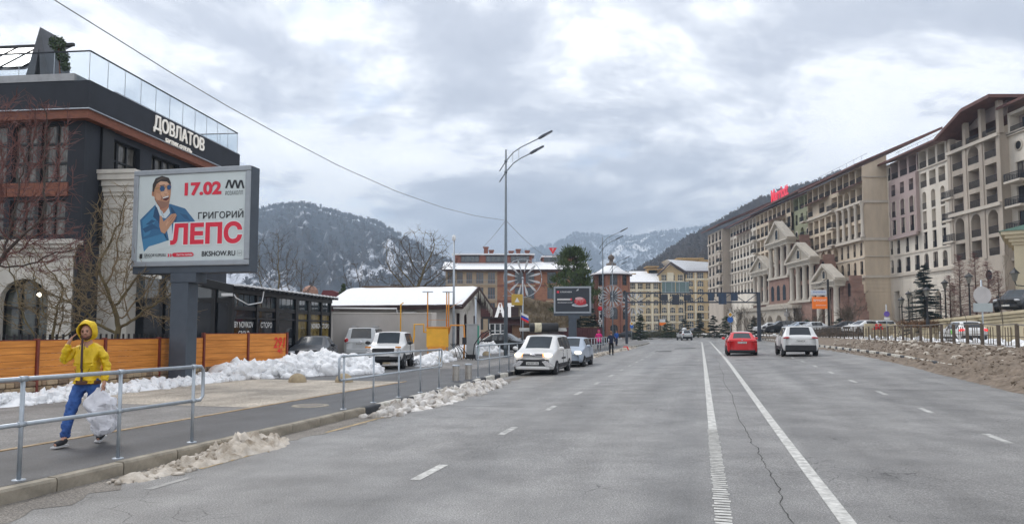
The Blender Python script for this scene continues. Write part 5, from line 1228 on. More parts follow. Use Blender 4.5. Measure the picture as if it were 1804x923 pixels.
ptext('17.02', redi, 432, 698, 203, 304, bold=.045); ptext('РОЗАХОЛЛ', blk, 728, 850, 265, 296, bold=-.005)
ptext('ГРИГОРИЙ', blk, 536, 858, 408, 474, bold=.012)
o = ptext('ЛЕПС', whi, 328, 862, 496, 676, .0115, bold=.075); ptext('ЛЕПС', redi, 338, 854, 504, 668, .013, bold=.045)
ptext('BKSHOW.RU', blk, 570, 808, 716, 754, bold=.022); ptext('GRIGORYLEPS.RU', blk, 148, 310, 742, 764, bold=.01); ptext('В МИНУТЕ ОТ', blk, 146, 206, 769, 777)
for k in range(3):    # zig-zag logo above РОЗАХОЛЛ
    x = 724 + 42 * k
    for (a, c) in (((x, 247), (x + 24, 184)), ((x + 24, 184), (x + 46, 246))): shape('logo', (.012, .014, .02), [(a[0], a[1]), (a[0] + 13, a[1]), (c[0] + 7, c[1]), (c[0] - 6, c[1])], .012)
shape('ribbon', (.70, .02, .05), [(356, 741), (368, 734), (500, 728), (511, 738), (511, 752), (500, 758), (368, 764), (357, 756)], .012); ptext('Билеты онлайн', whi, 390, 503, 738, 753, .013, bold=.01)
for k in range(2): shape('ribbon', (.70, .02, .05), [(322 + 17 * k, 742), (332 + 17 * k, 741), (336 + 17 * k, 752), (332 + 17 * k, 764), (322 + 17 * k, 764), (327 + 17 * k, 752)], .012)
shape('badge', (.012, .014, .02), [(115, 745), (136, 744), (136, 778), (115, 780)], .012)
for a, c in (((823, 712), (853, 709)), ((823, 750), (853, 748))): shape('age_box', (.25, .3, .3), [a, c, (c[0], c[1] + 2), (a[0], a[1] + 2)], .012)
for x in (822, 852): shape('age_box', (.25, .3, .3), [(x, 711), (x + 2, 711), (x + 2, 750), (x, 750)], .0121)
ptext('12+', blk, 829, 848, 724, 738)
# second, dark billboard down the street
c2 = (P(976, 553, 70) + P(1041, 551, 70)) / 2
dk = pm('dark_poster', (.028, .034, .045), .4, .15, 2)
b2, z2 = billboard('billboard', 'dark dessert poster billboard on a grey post beside the conifer', c2, -.12, -1, 3.55, 2.55, c2.z, .4, .75, .5, dk)
def p2(nm, col, pts, d): 
    M = Matrix.Identity(4); M.col[0] = (3.21, 0, 0, 0); M.col[1] = (0, 0, 2.21, 0); M.col[2] = (0, -1, 0, 0); M.col[3] = (-1.605, -d, z2 + .17, 1)
    poster_poly('print_' + nm, pts, ink('b2' + nm, col), b2, M, 0)
ell = lambda cx_, cy_, a, b, n=20, t0=0, t1=2 * PI: [(cx_ + a * math.cos(t0 + (t1 - t0) * k / n), cy_ + b * math.sin(t0 + (t1 - t0) * k / n)) for k in range(n)]
p2('plate', (.6, .62, .65), ell(.72, .28, .24, .075), .004); p2('plate_in', (.25, .27, .3), ell(.72, .30, .19, .05), .005)
p2('cake', (.55, .02, .03), ell(.73, .44, .17, .17), .006); p2('glaze', (.70, .45, .45), ell(.70, .56, .12, .06), .007)
for k in range(6): p2('drip', (.62, .3, .3), [(.60 + .045 * k, .56), (.625 + .045 * k, .56), (.618 + .045 * k, .36 + .03 * (k % 3)), (.608 + .045 * k, .36 + .03 * (k % 3))], .008)
p2('berry', (.4, .01, .02), ell(.86, .38, .05, .07), .008); p2('leaf', (.5, .52, .55), [(.60, .88), (.66, .97), (.70, .97), (.67, .90)], .006); p2('mark', (.75, .05, .08), [(.04, .80), (.11, .80), (.11, .89), (.04, .89)], .006)
p2('bar', (.66, .64, .62), [(.05, .49), (.48, .49), (.48, .56), (.05, .56)], .006); p2('bar_end', (.75, .05, .08), [(.44, .48), (.49, .48), (.49, .57), (.44, .57)], .0065)
text('print_lettering', 'СТЕРЖЕНЬ.ИУ'[:7] , ink('w', (.75, .75, .75)), b2, facing((-1.605 + .31 * 3.21, -.007, z2 + .17 + .845 * 2.21), 0, -1), width=1.1, height=.13, bold=.02); text('print_lettering', 'Домашняя кухня', ink('w', (.75, .75, .75)), b2, facing((-1.605 + .28 * 3.21, -.007, z2 + .17 + .39 * 2.21), 0, -1), width=1.4, height=.13, bold=.02)
# ---- street lamps
def lamp(u, v, label, H, arms=True, proto=None):
    p = R0(u, v); t = thing('street_lamp', label, 'street lamp', (p[0], p[1], PZ), -TH, 'twin-arm street lamps')
    MB().tube([(0, 0, 0), (0, 0, H * .38), (0, 0, H)], [.13, .10, .055], 10).build('pole', lampm, t); bevel(MB().box(-.24, .24, -.24, .24, 0, .05).build('base_plate', lampm, t), .01); MB().box(-.09, .09, -.16, -.09, .6, 1.0).build('hatch', lampm, t)
    for k, (dz, ln) in enumerate(((-.75, 2.15), (-1.45, 1.6))):
        z = H + dz
        a = MB().tube([(-.42, 0, z - .62), (0, 0, z), (.5, 0, z + .55), (1.0, 0, z + .85), (ln, 0, z + .85 + (ln - 1.0) * .42)], .035, 8).build('arm', lampm, t)
        MB().lathe([(.0, -.09), (.1, -.07), (.1, .07), (0, .09)], (0, 0, z), 10).build('clamp', lampm, t)
        M = Matrix.Translation((ln, 0, z + .85 + (ln - 1.0) * .42)) @ Matrix.Rotation(rad(-27), 4, 'Y')
        hd = bevel(MB().prism([(0, -.05), (.35, -.06), (.95, -.035), (1.0, 0), (.95, .02), (.3, .07), (0, .05)], -.13, .13).build('lamp_head', dgrey, t, True, M=M), .02); MB().box(.42, .92, -.09, .09, -.062, -.05).build('lens', pm('lamp_lens', (.35, .38, .45), .2, .05, 3), hd)
    for x in (.45, .85): MB().tube([(x, 0, H - .75 + .5 + x * .5 - .1), (x, 0, H - 1.45 + .5 + x * .5 - .1)], .012, 5).build('spacer', lampm, t)
    return t
lampm = pm('lamp_grey', (.17, .20, .23), .5, .1, 4, metal=.3)
q = G(891, 630, .15); u_, v_ = uv_of(q.x, q.y); HL = P(893, 264, q.y).z - .15
lamp(u_, v_, 'tall twin-arm street lamp that holds the long overhead cable', HL)
lp_base = (q.x, q.y)
q = P(1063, 600, 88); u2, v2 = uv_of(q.x, q.y); lamp(u2, v2, 'twin-arm street lamp with a vertical letter sign and flower wheel', P(1063, 420, 88).z)
q = P(1108, 600, 128); u3, v3 = uv_of(q.x, q.y); lamp(u3, v3, 'small far twin-arm street lamp left of the sign gantry', P(1108, 466, 128).z)
# long overhead cable + thin wires
def catenary(name, label, a, b, sag, r, n=40):
    a, b = Vector(a), Vector(b); pts = [a.lerp(b, k / n) - Vector((0, 0, 4 * sag * (k / n) * (1 - k / n))) for k in range(n + 1)]
    return tag(MB().tube(pts, r, 5).build(name, pm('cable_grey', (.16, .16, .17), .6, .3, 3)), label, 'cable')
Lq = Vector((lp_base[0], lp_base[1], P(890, 388, lp_base[1]).z))
def cab(px):
    ks = [(-260, -250), (95, 0), (230, 84), (300, 128), (400, 187), (500, 242), (600, 294), (700, 338), (780, 366), (840, 381), (888, 388)]
    for (a, ya), (c, yc) in zip(ks, ks[1:]):
        if a <= px <= c: py = ya + (yc - ya) * (px - a) / (c - a)
    return P(px, py, 1 / (1 / 13.5 + (1 / Lq.y - 1 / 13.5) * (px - 92) / (888 - 92)))
tag(MB().tube([cab(-160 + (888 + 160) * k / 60) for k in range(61)], .012, 5).build('overhead_cable', pm('cable_pale', (.24, .24, .25), .6, .3, 3)), 'long sagging overhead cable crossing the sky to the tall lamp', 'cable')
catenary('guy_wire', 'thin wire running down left from the tall lamp', Lq, P(850, 436, 60), .1, .012); catenary('guy_wire', 'thin wire running down right from the tall lamp', Lq, P(962, 452, 75), .2, .014)
# flower-wheel street decorations
def wheel(px, py, Y, r, label, npet=16, rz=0):
    c = P(px, py, Y); t = thing('flower_wheel', label, 'street decoration', (c.x, c.y, c.z - r), rz, 'white petal wheels on the lamp line')
    ring = [(r * math.cos(2 * PI * k / 40), 0, r + r * math.sin(2 * PI * k / 40)) for k in range(41)]
    MB().tube(ring, .026, 6).build('ring', galv, t)
    MB().lathe([(0, -.08), (.08, -.07), (.1, 0), (.08, .07), (0, .08)], n=10).xf(Matrix.Translation((0, 0, r)) @ Matrix.Rotation(rad(90), 4, 'X')).build('hub', galv, t)
    for k in range(npet):
        a = 2 * PI * (k + .5) / npet; d = Vector((math.cos(a), 0, math.sin(a))); s = Vector((-d.z, 0, d.x)); o = Vector((0, 0, r))
        pts = [o + d * r * f + s * w * r for f, w in ((.28, 0), (.5, .03), (.75, .06), (.9, .045), (.97, 0), (.9, -.045), (.75, -.06), (.5, -.03))]
        b = MB(); b.quad(*[p + Vector((0, -.03, 0)) for p in pts]); b.quad(*[p + Vector((0, .03, 0)) for p in reversed(pts)])
        for p, q_ in zip(pts, pts[1:] + pts[:1]): b.quad(p + Vector((0, .03, 0)), q_ + Vector((0, .03, 0)), q_ + Vector((0, -.03, 0)), p + Vector((0, -.03, 0)))
        b.build('petal', pm('petal_grey', (.52, .53, .54), .6, .1, 3), t)
    return t
wheel(921, 490, 60, 1.55, 'largest white petal wheel on a ring in front of the brick hotel', 12)
tag(MB().tube([tuple(P(921, 490, 60.1)), tuple(P(921, 610, 60.1) * Vector((1, 1, 0)) + Vector((0, 0, .15)))], .06, 8).build('wheel_post', galv), 'thin grey post carrying the largest petal wheel', 'post')
wheel(1078, 522, 87.7, 1.32, 'white petal wheel beside the vertical letter sign'); wheel(1116, 536, 127.5, 2.1, 'white petal wheel in front of the low yellow wing')
wheel(1072, 550, 87.4, .62, 'small lowest petal wheel on the lettered street lamp')
# vertical letters
q = P(1057, 540, 87.6); vsg = thing('letter_sign', 'vertical sign of white letters with a red roundel on street lamp', 'sign', (q.x, q.y, P(1057, 576, 87.6).z))
stp = (P(1057, 504, 87.6).z - P(1057, 576, 87.6).z) / 10
for k, ch in enumerate('MONTC@ELOT'):
    z = stp * (9.5 - k)
    if ch == '@':
        MB().lathe([(0, 0), (.28, 0), (.28, .06), (0, .06)], n=14).xf(Matrix.Translation((0, 0, z)) @ Matrix.Rotation(rad(90), 4, 'X')).build('roundel', red, vsg)
    else: text('letter', ch, white, vsg, facing((0, -.05, z), 0, -1), height=.42, bold=.02, depth=.03)
MB().box(.28, .34, 0, .05, 0, stp * 10).build('mount', galv, vsg)
# yellow warning board, flag
q = P(911, 528, 46.6); wb = thing('warning_board', 'square yellow board with triangle hung beside the tall lamp', 'sign', (q.x, q.y, q.z - .35)); bevel(MB().box(-.36, .36, -.03, .03, 0, .7).build('board', pm('board_yellow', (.55, .36, .06), .5, .1, 3), wb), .02); MB().quad((-.16, -.035, .2), (.16, -.035, .2), (0, -.035, .5)).build('triangle', white, wb); MB().beam((-.9, 0, .6), (-.3, 0, .6), .04, .04).build('bracket', galv, wb)
q = P(917, 552, 52); fg = thing('flag', 'small white blue and red flag on a staff near the kiosk', 'flag', (q.x, q.y, q.z - .9)); 
for k, m_ in enumerate((white, pm('flag_blue', (.03, .08, .5), .7), red)):
    b = MB(); n = 6
    for i in range(n + 1): x = .06 + .5 * i / n; y_ = .05 * math.sin(i * 1.2); b.v += [(x, y_, 1.0 - .17 * k - x * .5), (x, y_, .83 - .17 * k - x * .5)]
    for i in range(n): b.f.append((2 * i, 2 * i + 1, 2 * i + 3, 2 * i + 2)); b.sm.append(True)
    b.build('stripe', m_, fg)
MB().tube([(0, 0, -.6), (.0, 0, 1.15)], .02, 6).build('staff', galv, fg)
# ---- bollards, domes, manhole
dome_m = pm('concrete_dome', (.36, .29, .19), .9, .25, 4, bump=.5, bscale=14)
def dome(px, py, r, label):
    q = G(px, py); d = tag(MB().lathe([(r, 0), (r * 1.0, .1 * r), (r * .93, .42 * r), (r * .74, .72 * r), (r * .42, .93 * r), (r * .15, 1.0 * r), (0, 1.01 * r)], (0, 0, 0), 20).build('dome_bollard', dome_m), label, 'bollard', 'concrete dome bollards'); d.location = q
dome(524, 673, .29, 'beige concrete dome bollard on the left, before the snow heap'); dome(606, 673, .29, 'beige concrete dome bollard half behind the railing end'); dome(676, 641, .33, 'beige dome bollard in front of the boxy white off-roader'); dome(770, 640, .33, 'beige dome bollard between off-roader and steel bollards'); dome(857, 626, .30, 'far beige dome bollard next to the tall lamp foot')
steel = pm('brushed_steel', (.42, .40, .37), .35, .2, 6, metal=.8)
for px, py, l in ((803, 672, 'left brushed steel bollard at the driveway edge'), (825, 669, 'right brushed steel bollard at the driveway edge')):
    q = G(px, py); t = thing('steel_bollard', l, 'bollard', q, 0, 'steel bollards'); MB().lathe([(.115, 0), (.115, .5)], n=16).build('post', steel, t); MB().lathe([(.12, .5), (.125, .52), (.12, .555), (0, .56)], n=16).build('cap', galv, t); MB().lathe([(.17, .0), (.17, .02), (.115, .02)], n=16).build('base_ring', dgrey, t)
q = G(547, 715); mh = thing('manhole_cover', 'round worn manhole cover set in the dark footpath', 'manhole', (q.x, q.y, PZ + .006)); MB().lathe([(0, .01), (.27, .012), (.28, .006)], n=24).build('lid', pm('cast_iron', (.17, .15, .13), .7, .3, 12), mh); MB().lathe([(.285, .0), (.285, .012), (.40, .012), (.41, 0)], n=24).build('ring', pm('manhole_ring', (.30, .27, .22), .9, .3, 6), mh)
# ---- right-hand fence along the verge
fs = pm('fence_steel', (.095, .07, .05), .6, .35, 5); fs2 = pm('fence_rail', (.20, .18, .16), .6, .3, 5)
rf_ = thing('road_fence', 'long low steel fence of posts and thin bars on the sandy verge', 'fence', R(13.1, 30))
bpm = MB().box(-.045, .045, -.045, .045, -.25, 1.06).mesh('post'); bpm.materials.append(fs); bbm = MB().box(-.014, .014, -.014, .014, .12, .95).mesh('bar'); bbm.materials.append(fs)
base_ = R(13.1, 30); nb_ = 0
for k in range(46):
    v0 = 28 + 2.0 * k; uu = 13.2 - .012 * k; a, c = R(uu, v0), R(uu - .012, v0 + 2.0); h0 = vz(uu, v0) - .02; h1_ = vz(uu, v0 + 2) - .02
    pa_, pc_ = a - base_ + Vector((0, 0, h0)), c - base_ + Vector((0, 0, h1_))
    for q_ in ((0, .11) if k < 14 else (0,)): o = link('post', bpm, None, rf_, Matrix.Translation(pa_.lerp(pc_, q_ / 2))); 
    MB().beam(pa_ + Vector((0, 0, 1.06)), pc_ + Vector((0, 0, 1.06)), .06, .05).build('top_rail', fs2, rf_)
    if k < 40: MB().beam(pa_ + Vector((0, 0, .55)), pc_ + Vector((0, 0, .55)), .025, .03).build('mid_rail', fs, rf_); MB().beam(pa_ + Vector((0, 0, .14)), pc_ + Vector((0, 0, .14)), .03, .03).build('bottom_rail', fs, rf_)
    for j in ((.35, .5, .65) if k < 30 else (.3, .55, .8)):
        if nb_ < 280: link('bar', bbm, None, rf_, Matrix.Translation(pa_.lerp(pc_, j))); nb_ += 1
# fence continuing round the bend
rg = thing('bend_fence', 'dark low fence following the outside of the far bend', 'fence', R(12.4, 120)); bs2 = R(12.4, 120)
for k in range(34):
    a, c = R(12.4, 120 + 3 * k), R(12.4, 123 + 3 * k); pa_, pc_ = a - bs2 + Vector((0, 0, .25)), c - bs2 + Vector((0, 0, .25))
    MB().beam(pa_, pa_ + Vector((0, 0, 1.05)), .08, .08).build('post', fs, rg); MB().beam(pa_ + Vector((0, 0, 1.02)), pc_ + Vector((0, 0, 1.02)), .06, .06).build('top_rail', fs2, rg); MB().beam(pa_ + Vector((0, 0, .5)), pc_ + Vector((0, 0, .5)), .05, .05).build('mid_rail', fs, rg)
# ---- sign gantry
gm = pm('gantry_steel', (.04, .05, .07), .5, .1, 3); YG = 97.0
gl, gr = P(1104, 600, YG), P(1338, 600, YG); zt_, zb2 = P(1220, 516, YG).z, P(1220, 532.5, YG).z
gt = thing('sign_gantry', 'steel truss gantry spanning the road with sign panels', 'gantry', (gl.x, gl.y, 0), math.atan2(gr.y - gl.y, gr.x - gl.x)); Lg = gr.x - gl.x
for x in (0, Lg): bevel(MB().box(x - (.15 if x == 0 else .2), x + (.15 if x == 0 else .2), -.2, .2, 0, zt_ + .1).build('post', gm, gt), .02)
for z in (zt_, zb2): MB().box(0, Lg, -.08, .08, z - .09, z + .09).build('chord', gm, gt)
n_ = 10
for k in range(n_):
    a, c = Lg * k / n_, Lg * (k + 1) / n_; e = (zb2, zt_) if k % 2 else (zt_, zb2); MB().beam((a, 0, e[0]), (c, 0, e[1]), .08, .08).build('diagonal', gm, gt)
teal = pm('sign_back_teal', (.15, .22, .22), .5, .12, 2); blue = pm('sign_blue', (.035, .065, .12), .5, .12, 2)
gx = lambda px: X(px, YG, 520) - gl.x
gzz = lambda py: P(1200, py, YG).z
for pa, pb, ya, yb, m_ in ((1166, 1189, 497, 515, teal), (1190.5, 1213.5, 497, 515, teal), (1164, 1176, 519, 530, gm), (1184, 1196, 519, 537, gm), (1204, 1217, 519, 530, gm), (1246.5, 1257, 517, 530, blue), (1265, 1279, 517, 536, blue), (1287, 1299, 517, 530, blue)):
    x0, x1, z1s, z0s = gx(pa), gx(pb), gzz(ya), gzz(yb); sgn = bevel(MB().box(x0, x1, -.2, -.14, z0s, z1s).build('sign_panel', m_, gt), .02)
    for q in (0, 1): MB().box(x0 + (x1 - x0) * (.25 + .5 * q) - .03, x0 + (x1 - x0) * (.25 + .5 * q) + .03, -.24, -.2, z0s, z1s).build('stiffener', galv if m_ is teal else gm, sgn)
    if m_ is teal: MB().box(x0 - .05, x1 + .05, -.26, -.13, z0s - .06, z0s).box(x0 - .05, x1 + .05, -.26, -.13, z1s, z1s + .06).build('panel_edge', galv, sgn)
# ---- road signs
def sign_post(name, label, px, py, Y, H, parts, zg=None):
    p = P(px, py, Y); z_ = zg if zg is not None else .5; t = thing(name, label, 'road sign', (p.x, p.y, z_)); MB().tube([(0, 0, 0), (0, 0, H)], .04, 8).build('pole', galv, t)
    for kind, z, r, m_ in parts:
        if kind == 'disc': MB().lathe([(0, 0), (r, 0), (r, .03), (0, .03)], n=24, smooth=False).xf(Matrix.Translation((0, -.04, z)) @ Matrix.Rotation(rad(90), 4, 'X')).build('disc', m_, t)
        elif kind == 'plate': bevel(MB().box(-r, r, -.075, -.05, z - r * .45, z + r * .45).build('plate', m_, t), .02)
        elif kind == 'diamond': MB().quad((0, -.08, z - r), (r, -.08, z), (0, -.08, z + r), (-r, -.08, z)).build('plate', white, t); MB().quad((0, -.085, z - r * .7), (r * .7, -.085, z), (0, -.085, z + r * .7), (-r * .7, -.085, z)).build('diamond', m_, t)
    return t
bgal = pm('sign_back', (.45, .43, .42), .5, .12, 2); sblue = pm('sign_bright_blue', (.03, .15, .5), .5, .05, 2); syel = pm('sign_amber', (.75, .4, .03), .5, .05, 2)
zb_ = P(1730, 517, 38).z
sign_post('round_road_sign', 'grey back of a round sign over a rectangular plate on the right', 1733, 600, 38, zb_ + .1, [('disc', zb_ - .7, .46, bgal), ('plate', P(1730, 540, 38).z - .65, .5, pm('plate_back', (.36, .40, .40), .5, .1, 2))], .6)
zb_ = P(1563, 555, 68).z; purp = pm('sign_violet', (.16, .10, .42), .5, .05, 2)
sign_post('no_stopping_sign', 'small violet round sign with white plate before hotel wall', 1563, 590, 68, P(1563, 538, 68).z - .6, [('disc', zb_ - .6, .26, purp), ('plate', P(1563, 563, 68).z - .6, .27, white)], .7)
sign_post('priority_sign', 'yellow diamond sign above a blue disc at the far bend', 1287, 590, 104, P(1287, 545, 104).z - .5, [('diamond', P(1287, 554, 104).z - .6, .42, syel), ('disc', P(1287, 563, 104).z - .6, .42, sblue)], .6)
sign_post('round_road_sign', 'small grey sign back beside the stone arcade', 1387, 590, 110, P(1387, 545, 110).z - .5, [('disc', P(1387, 553, 110).z - .6, .45, bgal)], .6)
sign_post('blue_road_sign', 'small amber and blue signs far left of the bend', 1113, 590, 120, P(1113, 565, 120).z, [('diamond', P(1113, 571, 120).z - .1, .35, syel), ('disc', P(1113, 576, 120).z - .1, .3, sblue)], .2)
# orange advertising lightbox on a black post
YO = 86; q = P(1461, 585, YO); ob = thing('orange_sign', 'orange and white advertising boxes on a black post before the hotel', 'sign', (q.x, q.y, .7))
zz = lambda py: P(1443, py, YO).z - .7
xx = lambda px: X(px, YO, 530) - q.x
MB().box(-.09, .09, -.09, .09, 0, zz(492)).build('post', black, ob); orm = pm('orange_panel', (.78, .17, .02), .4, .05, 2, emit=(1, .25, .02), es=.12)
bevel(MB().box(xx(1431), xx(1457), -.12, .12, zz(544), zz(523)).build('orange_box', orm, ob), .03); bevel(MB().box(xx(1429), xx(1456), -.12, .12, zz(520), zz(511)).build('white_box', pm('pale_panel', (.6, .63, .68), .4, .05, 2), ob), .03)
text('lettering', 'ВИНСЕНТ', white, ob, facing(((xx(1431) + xx(1457)) / 2, -.13, zz(529)), 0, -1), width=1.5, height=.26, bold=.02); text('lettering', 'аппартамент', white, ob, facing(((xx(1434) + xx(1457)) / 2, -.13, zz(538)), 0, -1), width=1.2, height=.13, bold=.02); text('lettering', 'апартаменты', sblue, ob, facing(((xx(1429) + xx(1456)) / 2, -.13, zz(515)), 0, -1), width=1.4, height=.18)
for k in range(2): MB().beam((-.3 * k, 0, zz(494)), (-1.1 - .3 * k, 0, zz(503)), .08, .05).build('strut', black, ob)
YO2 = 150; q = P(1161, 585, YO2); ob2 = thing('orange_sign', 'tiny far orange sign under the yellow hotel', 'sign', (q.x, q.y, .4)); MB().box(-.08, .08, -.08, .08, 0, P(1161, 566, YO2).z).build('post', black, ob2); MB().box(.1, 1.4, -.1, .1, P(1161, 573, YO2).z - .4, P(1161, 568, YO2).z - .4).build('orange_box', orm, ob2); MB().box(.1, 1.3, -.1, .1, P(1161, 567, YO2).z - .4, P(1161, 562, YO2).z - .4).build('white_box', white, ob2)
# hotel logo board by the ramp
q = P(1545, 590, 73); lb = thing('logo_board', 'cream board with a red letter mark at the end of the ramp', 'sign', (q.x, q.y, .6)); MB().box(-1.2, 1.2, -.1, .15, 0, P(1545, 570, 73).z - .6).build('board', cw_, lb)
zl_ = P(1545, 575.5, 73).z - .6
for k in range(2): MB().prism([(-.4 + .38 * k, zl_ - .28), (-.15 + .38 * k, zl_ + .28), (.0 + .38 * k, zl_ + .28), (.25 + .38 * k, zl_ - .28), (.06 + .38 * k, zl_ - .28)], -.14, -.1).build('letter_mark', red, lb, True)
MB().prism([(-.55, zl_ - .28), (-.3, zl_ - .28), (-.18, zl_ + .0)], -.14, -.1).build('letter_mark', red, lb, True)
# ---- lanterns before the hotel
def lantern(px, pyt, Y, label, zg=1.0):
    p = P(px, pyt, Y); H = p.z - zg; t = thing('lantern_post', label, 'lantern', (p.x, p.y, zg), 0, 'classic lanterns before the hotel')
    MB().lathe([(.16, 0), (.14, .5), (.07, .7), (.05, H - 1.0), (.09, H - .95), (.05, H - .85)], n=10).build('post', black, t); MB().lathe([(.12, H - .85), (.26, H - .35), (.12, H - .85)], n=6, smooth=False).build('glass', pm('lantern_glass', (.38, .37, .33), .3, .1, 3), t)
    MB().lathe([(.36, H - .37), (.34, H - .3), (.12, H - .12), (.04, H - .08), (.04, H), (0, H)], n=6, smooth=False).build('cap', black, t); MB().beam((-.35, 0, H - 1.05), (.35, 0, H - 1.05), .04, .05).build('crossbar', black, t)
lantern(1706, 480, 58, 'lantern post in front of the bare larches', 2.4); lantern(1588, 522, 72, 'lantern post left of the blue spruce near the logo board'); lantern(1664, 492, 66, 'lantern post right of the blue spruce', 2.2); lantern(1632, 504, 60, 'lantern post directly in front of the blue spruce', 2.2); lantern(1600, 512, 78, 'lantern post half behind the blue spruce', 1.8)
q = P(1787, 478, 60.5); wl_ = thing('wall_lantern', 'black wall lantern on a bracket of the yellow pavilion', 'lantern', (q.x, q.y, q.z - .9)); MB().lathe([(.14, .1), (.32, .75), (.14, .1)], n=6, smooth=False).build('glass', pm('lantern_glass', (.4, .4, .4)), wl_); MB().lathe([(.42, .73), (.12, 1.05), (.04, 1.2), (0, 1.25)], n=6, smooth=False).build('cap', black, wl_); MB().tube([(0, 0, .1), (.1, 0, -.25), (.6, 0, -.3), (1.6, .6, -.25)], .04, 6).build('bracket', black, wl_)
# ================================================================== VEHICLES
def paint(name, col, rough=.32): return pm('paint_' + name, col, rough, .05, 2, spec=.5, coat=.25)
cglass = glassm('car_glass', (.018, .022, .026), .04); cglass2 = pm('car_glass_light', (.045, .055, .065), .12, .2, 1, spec=.16)
lamp_red = pm('tail_red', (.38, .008, .012), .2, .05, 3); lamp_clear = pm('head_clear', (.55, .56, .58), .12, .1, 6); amber = pm('indicator_amber', (.7, .25, .02), .3, .05, 3)
lamp_on = pm('headlight_lit', (1, .95, .8), .3, 0, 1, emit=(1, .80, .50), es=2.2); amb_on = pm('indicator_lit', (1, .5, .1), .3, 0, 1, emit=(1, .36, .06), es=2.0); tail_on = pm('tail_lit', (.7, .02, .02), .3, 0, 1, emit=(1, .03, .03), es=1.2)
plate_m = pm('plate', (.68, .68, .66), .5, .05, 3); plast = pm('black_plastic', (.022, .023, .026), .65, .15, 8)
def car(name, label, loc, rz, S, pt, cat='car', group=None, detail=2, lit=False, plate=None, gl=None, zr_=0.0):
    """S: L W H, zl (sill), belt, hood, xn.. fractions; faces +x"""
    L, W, H, zl, belt, hood = S['L'], S['W'], S['H'], S.get('zl', .22), S['belt'], S['hood']
    tr, rr_, rf, cw = S['tail'], S['rr'], S['rf'], S['cowl']      # x of: rear-glass base, roof rear, roof front, cowl
    wb, wt = W / 2, S.get('wt', .74) * W / 2; deck = S.get('deck', belt); box = S.get('crease', .35); tz = S.get('tailz', deck)
    st = []   # x, zl, zbelt, ztop, half width, half top width, dome
    st.append((-L / 2, zl + .16, tz * .86, tz * .88, wb * .84, wb * .70)); st.append((-L / 2 + .07, zl + .06, tz * .97, tz * .985, wb * .95, wb * .80))
    if tr > -L / 2 + .35: st.append(((tr - L / 2) / 2, zl, belt, deck + .01, wb, wb * .84))
    st.append((tr, zl, belt, deck + .02, wb, wb * .86)); st.append((rr_, zl, belt, H - .035, wb, wt * .97))
    pil = S['pillars']; kinds = ['paint']
    xs = [rr_ + .10] + [q for p in pil for q in (p - .045, p + .045)] + [rf - .05]
    for q in xs:
        t = (q - rr_) / (rf - rr_); st.append((q, zl, belt, H - .025 + .025 * math.sin(PI * t), wb, wt))
    st.append((rf, zl, belt, H - .03, wb, wt * .98)); i_rf = len(st) - 1
    st.append((cw, zl, belt + .0, hood + .06, wb, wb * .84)); st.append(((cw + L / 2) / 2, zl, hood - .03, hood + .0, wb * .99, wb * .80))
    st.append((L / 2 - .22, zl + .02, hood - .12, hood - .07, wb * .96, wb * .76)); st.append((L / 2 - .05, zl + .05, hood - .22, hood - .16, wb * .90, wb * .70)); st.append((L / 2, zl + .12, hood - .32, hood - .27, wb * .80, wb * .60))
    bm = bmesh.new(); cl = bm.edges.layers.float.new('crease_edge'); rows = []
    for (x, z0, zb_, zt_, w, t_) in st:
        zm = z0 + (zb_ - z0) * .55
        half = [(0, z0), (w * .90, z0), (w * .985, z0 + .12), (w, zm), (w * .975, zb_), (t_, max(zb_ + .012, zt_ - .05)), (t_ * .82, zt_), (0, zt_ + .018)]
        rows.append([[bm.verts.new((x, y, z)) for y, z in half], [bm.verts.new((x, -y, z)) if y else None for y, z in half]])
        for k in (0, 7): rows[-1][1][k] = rows[-1][0][k]
    MI = {'body': 0, 'windshield': 1, 'rear_window': 2}; nwin = 0; i_tr = 3 if tr > -L / 2 + .35 else 2
    for i in range(len(st) - 1):
        a, b = rows[i], rows[i + 1]; win = None
        if i_tr + 2 <= i < i_rf - 1 and (i - (i_tr + 2)) % 2 == 0: nwin += 1; win = nwin
        for s in (0, 1):
            for j in range(7):
                q = [a[s][j], b[s][j], b[s][j + 1], a[s][j + 1]]
                if s == 0: q.reverse()
                q = [v for n_, v in enumerate(q) if v not in q[:n_]]
                f = bm.faces.new(q); f.smooth = True
                if i == i_rf and j == 6: f.material_index = 1
                elif i == i_tr and j == 6: f.material_index = 2
                elif j == 4 and win: f.material_index = 2 + win
                elif j == 4 and (i_tr <= i <= i_rf) : f.material_index = 20 if i not in (i_rf,) and i != i_tr else 0
    for e in (0, -1):
        for j in range(7):
            l, r = rows[e]; q = [l[0][j] if False else None]
        L_, R_ = rows[e][0], rows[e][1]
        for j in range(7):
            q = [L_[j], L_[j + 1], R_[j + 1], R_[j]]; q = [v for n_, v in enumerate(q) if v not in q[:n_]]
            if e == -1: q.reverse()
            f = bm.faces.new(q); f.smooth = True
    bm.edges.ensure_lookup_table()
    for i, rw_ in enumerate(rows):
        for s in (0, 1):
            for j in (1, 4, 5):
                if i + 1 < len(rows):
                    e = bm.edges.get((rw_[s][j], rows[i + 1][s][j]))
                    if e: e[cl] = box if j != 1 else .5
            if i in (i_tr, i_tr + 1, i_rf, i_rf + 1, 0, len(rows) - 1):
                for j in range(7):
                    e = bm.edges.get((rw_[s][j], rw_[s][j + 1]))
                    if e: e[cl] = box * .9
    me = bpy.data.meshes.new('c'); bm.to_mesh(me); bm.free(); ob = bpy.data.objects.new('c', me); md = ob.modifiers.new('s', 'SUBSURF'); md.levels = md.render_levels = 2 if detail else 1
    em = bake(ob)
    t = thing(name, label, cat, loc, rz, group); t.rotation_euler = (0, zr_, rz)
    vs = [v.co.copy() for v in em.vertices]; groups = {}
